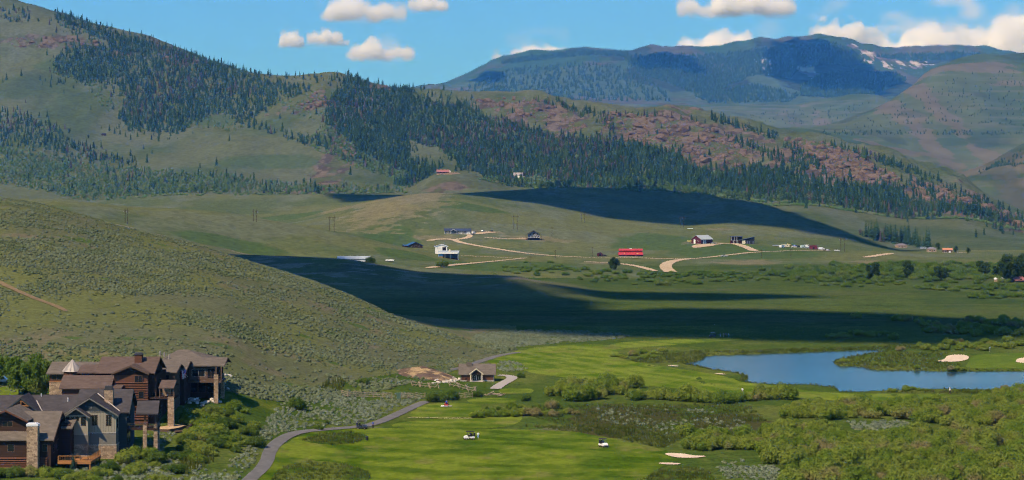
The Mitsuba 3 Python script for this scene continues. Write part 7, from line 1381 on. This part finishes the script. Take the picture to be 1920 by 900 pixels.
def person(lb, loc, rot, shirt, trousers, pose='stand', cap=None, grp=None, long_trousers=True, bend=0.0):
    """facing -y; the hip at (0, 0, hip)"""
    t = Thing('person', lb, 'person', loc, rot, grp); J = {}
    hip = .92 if pose == 'stand' else .40
    tilt = np.array([0, -bend, 0])
    J['pel'] = np.array([0, 0, hip]); J['chest'] = J['pel'] + [0, -bend * .5, .36]; J['neck'] = J['pel'] + [0, -bend * .8, .55]; J['head'] = J['neck'] + [0, -.03 - bend * .15, .19]
    for s, n in ((-1, 'l'), (1, 'r')):
        J['hip' + n] = J['pel'] + [s * .10, 0, -.03]; J['sh' + n] = J['neck'] + [s * .19, 0, -.07]
        if pose == 'stand': J['kn' + n] = J['hip' + n] + [s * .02, -.04 - .05 * (s > 0), -.43]; J['an' + n] = J['kn' + n] + [s * .015, .05, -.40]; J['el' + n] = J['sh' + n] + [s * .10, -.02 - bend, -.27]; J['wr' + n] = J['el' + n] + [-s * .03, -.15 - bend, -.19]
        else: J['kn' + n] = J['hip' + n] + [s * .06, -.42, .04]; J['an' + n] = J['kn' + n] + [0, -.10, -.40]; J['el' + n] = J['sh' + n] + [s * .09, -.12, -.22]; J['wr' + n] = J['el' + n] + [-s * .06, -.24, .05]
    bs = [bone(J['pel'], J['chest'], .135, .15), bone(J['chest'], J['neck'], .13, .06), bone(J['neck'], J['head'] - [0, 0, .03], .055, .065), bone(J['head'] + [0, .01, .02], J['head'] + [0, -.02, -.06], .098, .07), bone(J['head'] + [0, -.10, -.01], J['head'] + [0, -.085, .03], .018, .012),
          bone(J['head'] + [-.095, 0, 0], J['head'] + [-.095, 0, -.03], .02, .014), bone(J['head'] + [.095, 0, 0], J['head'] + [.095, 0, -.03], .02, .014)]
    sh, tr, so = [bone(J['pel'] + [0, 0, .06], J['chest'], .155, .175), bone(J['chest'], J['neck'] - [0, 0, .06], .16, .085)], [bone(J['pel'] + [0, 0, .10], J['pel'] - [0, 0, .02], .155, .15)], []
    for s, n in ((-1, 'l'), (1, 'r')):
        bs += [bone(J['hip' + n], J['kn' + n], .085, .058), bone(J['kn' + n], J['an' + n], .056, .040), bone(J['an' + n], J['an' + n] + [0, -.14, -.045], .04, .03), bone(J['neck'] - [0, 0, .06], J['sh' + n], .07, .055), bone(J['sh' + n], J['el' + n], .052, .040), bone(J['el' + n], J['wr' + n], .038, .026)]
        d = J['wr' + n] - J['el' + n]; d = d / np.linalg.norm(d); side = np.cross(d, [0, 0, 1.0]); side /= np.linalg.norm(side); palm = J['wr' + n] + d * .075; bs.append(bone(J['wr' + n], palm, .027, .036))
        for k in range(4): q0 = palm + side * (k - 1.5) * .019; q1 = q0 + d * (.045, .052, .048, .036)[k] + [0, 0, -.008]; bs += [bone(q0, q1, .010, .009), bone(q1, q1 + d * .025 + [0, 0, -.022], .009, .008)]
        bs.append(bone(J['wr' + n] + d * .03 + side * -s * .025, J['wr' + n] + d * .075 + side * -s * .06, .012, .009))
        sh += [bone(J['neck'] - [0, 0, .07], J['sh' + n], .09, .075), bone(J['sh' + n], J['sh' + n] + (J['el' + n] - J['sh' + n]) * .8, .072, .066)]
        e = J['an' + n] if long_trousers else J['kn' + n] + (J['an' + n] - J['kn' + n]) * .1
        tr += [bone(J['hip' + n], J['kn' + n], .105, .078)] + ([bone(J['kn' + n], e + [0, 0, .05], .078, .062)] if long_trousers else [])
        so.append(bone(J['an' + n] + [0, .02, -.03], J['an' + n] + [0, -.15, -.045], .050, .042))
    b = limbset(bs, .05, 4); t.part('body', b, 'skin', smooth=True); t.part('shirt', limbset(sh), shirt, smooth=True); t.part('trousers', limbset(tr), trousers, smooth=True)
    for k in so: t.part('shoe', limbset([k]), 'shoe_mat', smooth=True)
    t.part('hair', limbset([bone(J['head'] + [0, .03, .05], J['head'] + [0, .05, -.01], .098, .085)]), cap or 'hair_brown', smooth=True)
    for s in (-1, 1): t.part('eye', B().ball(J['head'] + [s * .035, -.088, .012], .010), 'cloth_dark')
    t.part('mouth', B().ball(J['head'] + [0, -.088, -.06], .018, q=(1.3, .4, .35)), 'flag_red')
    if cap: t.part('cap_brim', B().ball(J['head'] + [0, -.12, .06], .07, q=(1, 1.1, .18)), cap)
    return t


def golf_cart(lb, px, py, rot, body, roof='cart_roof'):
    p = at(px, py); t = Thing('golf_cart', lb, 'golf cart', p, rot)      # nose towards +x, centred
    t.part('front_body', B().prism([(.25, .38), (1.18, .38), (1.22, .62), (.95, .88), (.42, .98), (.25, .62)], -.56, .56), body); t.part('rear_body', B().prism([(-1.15, .40), (-.05, .40), (-.10, .70), (-1.0, .78), (-1.15, .62)], -.58, .58), body)
    t.part('floor', B().box(-1.1, 1.1, -.55, .55, .30, .379), 'metal_dark'); t.part('bumper', B().box(1.2, 1.27, -.45, .45, .30, .42), 'metal_dark')
    s = t.part('seat', B().box(-.55, -.02, -.53, .53, .781, .92), 'cloth_dark'); t.part('backrest', B().box(-.62, -.5, -.53, .53, .921, 1.32), 'cloth_dark', s)
    t.part('roof', B().prism([(-1.0, 1.80), (.72, 1.80), (.76, 1.84), (.6, 1.92), (-.9, 1.92), (-1.04, 1.84)], -.62, .62), roof)
    for y in (-.52, .52):
        for x0, x1, z0_ in ((.58, .38, .93), (-.85, -.85, .75)): t.part('roof_post', B().tube((x0, y, z0_), (x1, y, 1.81), .028, n=6), 'metal_dark')
    t.part('windscreen', B().prism([(.56, .96), (.40, 1.78), (.385, 1.78), (.545, .96)], -.50, .50), 'windscreen_mat')
    for x in (.82, -.78):
        for y in (-.60, .44): k = t.part('wheel', B().tube((x, y, .23), (x, y + .16, .23), .23, n=14), 'tyre'); t.part('hub', B().tube((x, y - .02 if y < 0 else y + .161, .23), (x, y - .001 if y < 0 else y + .18, .23), .12, n=8), 'metal_pale', k)
    st = t.part('steering_wheel', B().tube((.24, -.26, 1.08), (.27, -.26, 1.10), .17, n=12), 'metal_dark'); t.part('steering_column', B().tube((.27, -.26, 1.08), (.5, -.26, .8), .025, n=6), 'metal_dark', st)
    for y in (-.38, .38): t.part('headlight', B().box(1.12, 1.2, y - .1, y + .1, .63, .70), 'white_paint')
    for y, mt in ((-.25, 'cloth_navy'), (.25, 'cloth_dark')): g = t.part('golf_bag', B().tube((-1.05, y, .62), (-1.18, y, 1.42), .13, .13, 8), mt); t.part('clubs', B().tube((-1.18, y - .05, 1.4), (-1.22, y - .06, 1.68), .05, .03, 6).tube((-1.18, y + .05, 1.4), (-1.23, y + .05, 1.62), .05, .03, 6), 'metal_pale', g)
    return t
plain('cart_roof', (0.05, 0.05, 0.055)); plain('cart_roof_pale', (0.40, 0.38, 0.36)); plain('cart_body', (0.78, 0.76, 0.74), 0.3); plain('cart_dark', (0.03, 0.035, 0.045), 0.3); plain('cart_red', (0.55, 0.05, 0.05), 0.35)
scene['windscreen_mat'] = {'type': 'principledthin' if False else 'thindielectric'}
def on(px, py): return at(px, py)
p = on(880, 824.5); golf_cart('white golf cart in the middle of the near fairway facing left', 880, 824.5, 190, 'cart_body')
a = math.radians(190); R_ = lambda x, y: np.array([p[0] + x * math.cos(a) - y * math.sin(a), p[1] + x * math.sin(a) + y * math.cos(a), p[2]])
person('person in navy seated in the white golf cart on the near fairway', R_(-.22, .25) + [0, 0, .58], 190 + 90, 'cloth_navy', 'cloth_dark', 'sit', 'cloth_dark')
person('person in white shirt and pale blue shorts standing beside the white golf cart', on(896.5, 824), 200, 'cloth_white', 'cloth_sky', cap='cloth_dark', long_trousers=False)
golf_cart('white golf cart alone on the right part of the near fairway', 1131, 838.5, -62, 'cart_body')
golf_cart('dark golf cart parked at the edge of the asphalt path', 678.5, 804.5, -12, 'cart_dark')
person('person in bright blue shirt and dark trousers walking near the asphalt path', on(699, 803.5), 60, 'cloth_blue', 'cloth_dark')
golf_cart('dark golf cart with pale roof on the distant tee', 1336, 632.5, 180, 'cart_dark', 'cart_roof_pale')
for x, y, s, tr_, lb in ((1350.5, 632.5, 'cloth_teal', 'cloth_white', 'person in teal top and white trousers nearest the distant golf cart'), (1356.5, 632.8, 'cloth_tan', 'cloth_tan', 'person in tan standing second from the distant golf cart'), (1361, 632.5, 'cloth_purple', 'cloth_dark', 'person in dark purple in the group on the distant tee'), (1366, 632.5, 'cloth_white', 'cloth_teal', 'person in pale blue white top at the right of the group on the distant tee')): person(lb, on(x, y), x * 9, s, tr_)
person('person in white top standing on the grass by the near shore of the pond', on(1781, 738.5), 30, 'cloth_white', 'cloth_dark', cap='cloth_white')
person('person in pale clothes standing behind the row of willows near the far fairway', on(1392, 738.5), 150, 'cloth_white', 'cloth_tan')
# mower with rider
p = on(837, 762); t = Thing('ride_on_mower', 'red ride on mower cutting the mown tee box', 'mower', p, 0)
t.part('body', B().prism([(-.45, .3), (.45, .3), (.42, .62), (-.42, .62)], -1.0, .9), 'cart_red'); t.part('hood', B().box(-.38, .38, .1, .9, .621, .95), 'cart_red'); t.part('seat', B().box(-.28, .28, -.45, .05, .622, .74).box(-.28, .28, .0, .08, .741, 1.1), 'cloth_dark')
for s in (-1, 0, 1): t.part('cutting_deck', B().tube((s * .95 - .42, -1.35 if s else -1.75, .22), (s * .95 + .42, -1.35 if s else -1.75, .22), .2, n=10), 'cart_body' if s < 0 else 'metal_pale'); t.part('arm', B().tube((s * .9, -1.3 if s else -1.7, .3), (s * .3, -.6, .42), .05, n=6), 'cart_dark')
for x, y, r in ((-.62, -.6, .34), (.5, -.6, .34), (-.1, .85, .28)): t.part('wheel', B().tube((x, y, r), (x + .2, y, r), r, n=12), 'tyre')
t.part('steering_wheel', B().tube((0, -.62, 1.0), (0, -.60, 1.04), .18, n=12), 'metal_dark'); t.part('roll_bar', B().tube((-.4, .5, .95), (-.4, .5, 1.9), .035, n=6).tube((.4, .5, .95), (.4, .5, 1.9), .035, n=6).tube((-.4, .5, 1.9), (.4, .5, 1.9), .035, n=6), 'metal_dark')
person('person in blue shirt riding the red mower', p + [0, -.18, .36], 0, 'cloth_blue', 'cloth_dark', 'sit', 'cloth_tan')
# litter bin, flag
p = on(688, 826); t = Thing('litter_bin', 'small black litter bin on the near fairway', 'litter bin', p, 0); t.part('bin', B().tube((0, 0, -.05), (0, 0, .85), .30, .34, 12), 'cart_dark'); t.part('lid', B().tube((0, 0, .852), (0, 0, .96), .36, .26, 12), 'cart_dark')
p = on(1855, 663.5); t = Thing('golf_flag', 'small pale flag on a pin above the putting green', 'golf flag', p, 0); t.part('pin', B().tube((0, 0, -.2), (0, 0, 2.3), .025, n=6), 'white_paint'); t.part('cloth', B().box(0.03, .42, -.012, .012, 1.95, 2.25), 'cloth_sky')
# ------------------------------------------------------------------ the air
scene['haze'] = {'type': 'cube', 'to_world': T().translate([0, 5500, 630]).scale([16000, 15000, 700]), 'bsdf': {'type': 'ref', 'id': 'air_skin'}, 'interior': {'type': 'ref', 'id': 'haze_air'}}
tag('haze', 'thin blue air between the viewpoint and the far mountain', 'haze', kind='stuff')
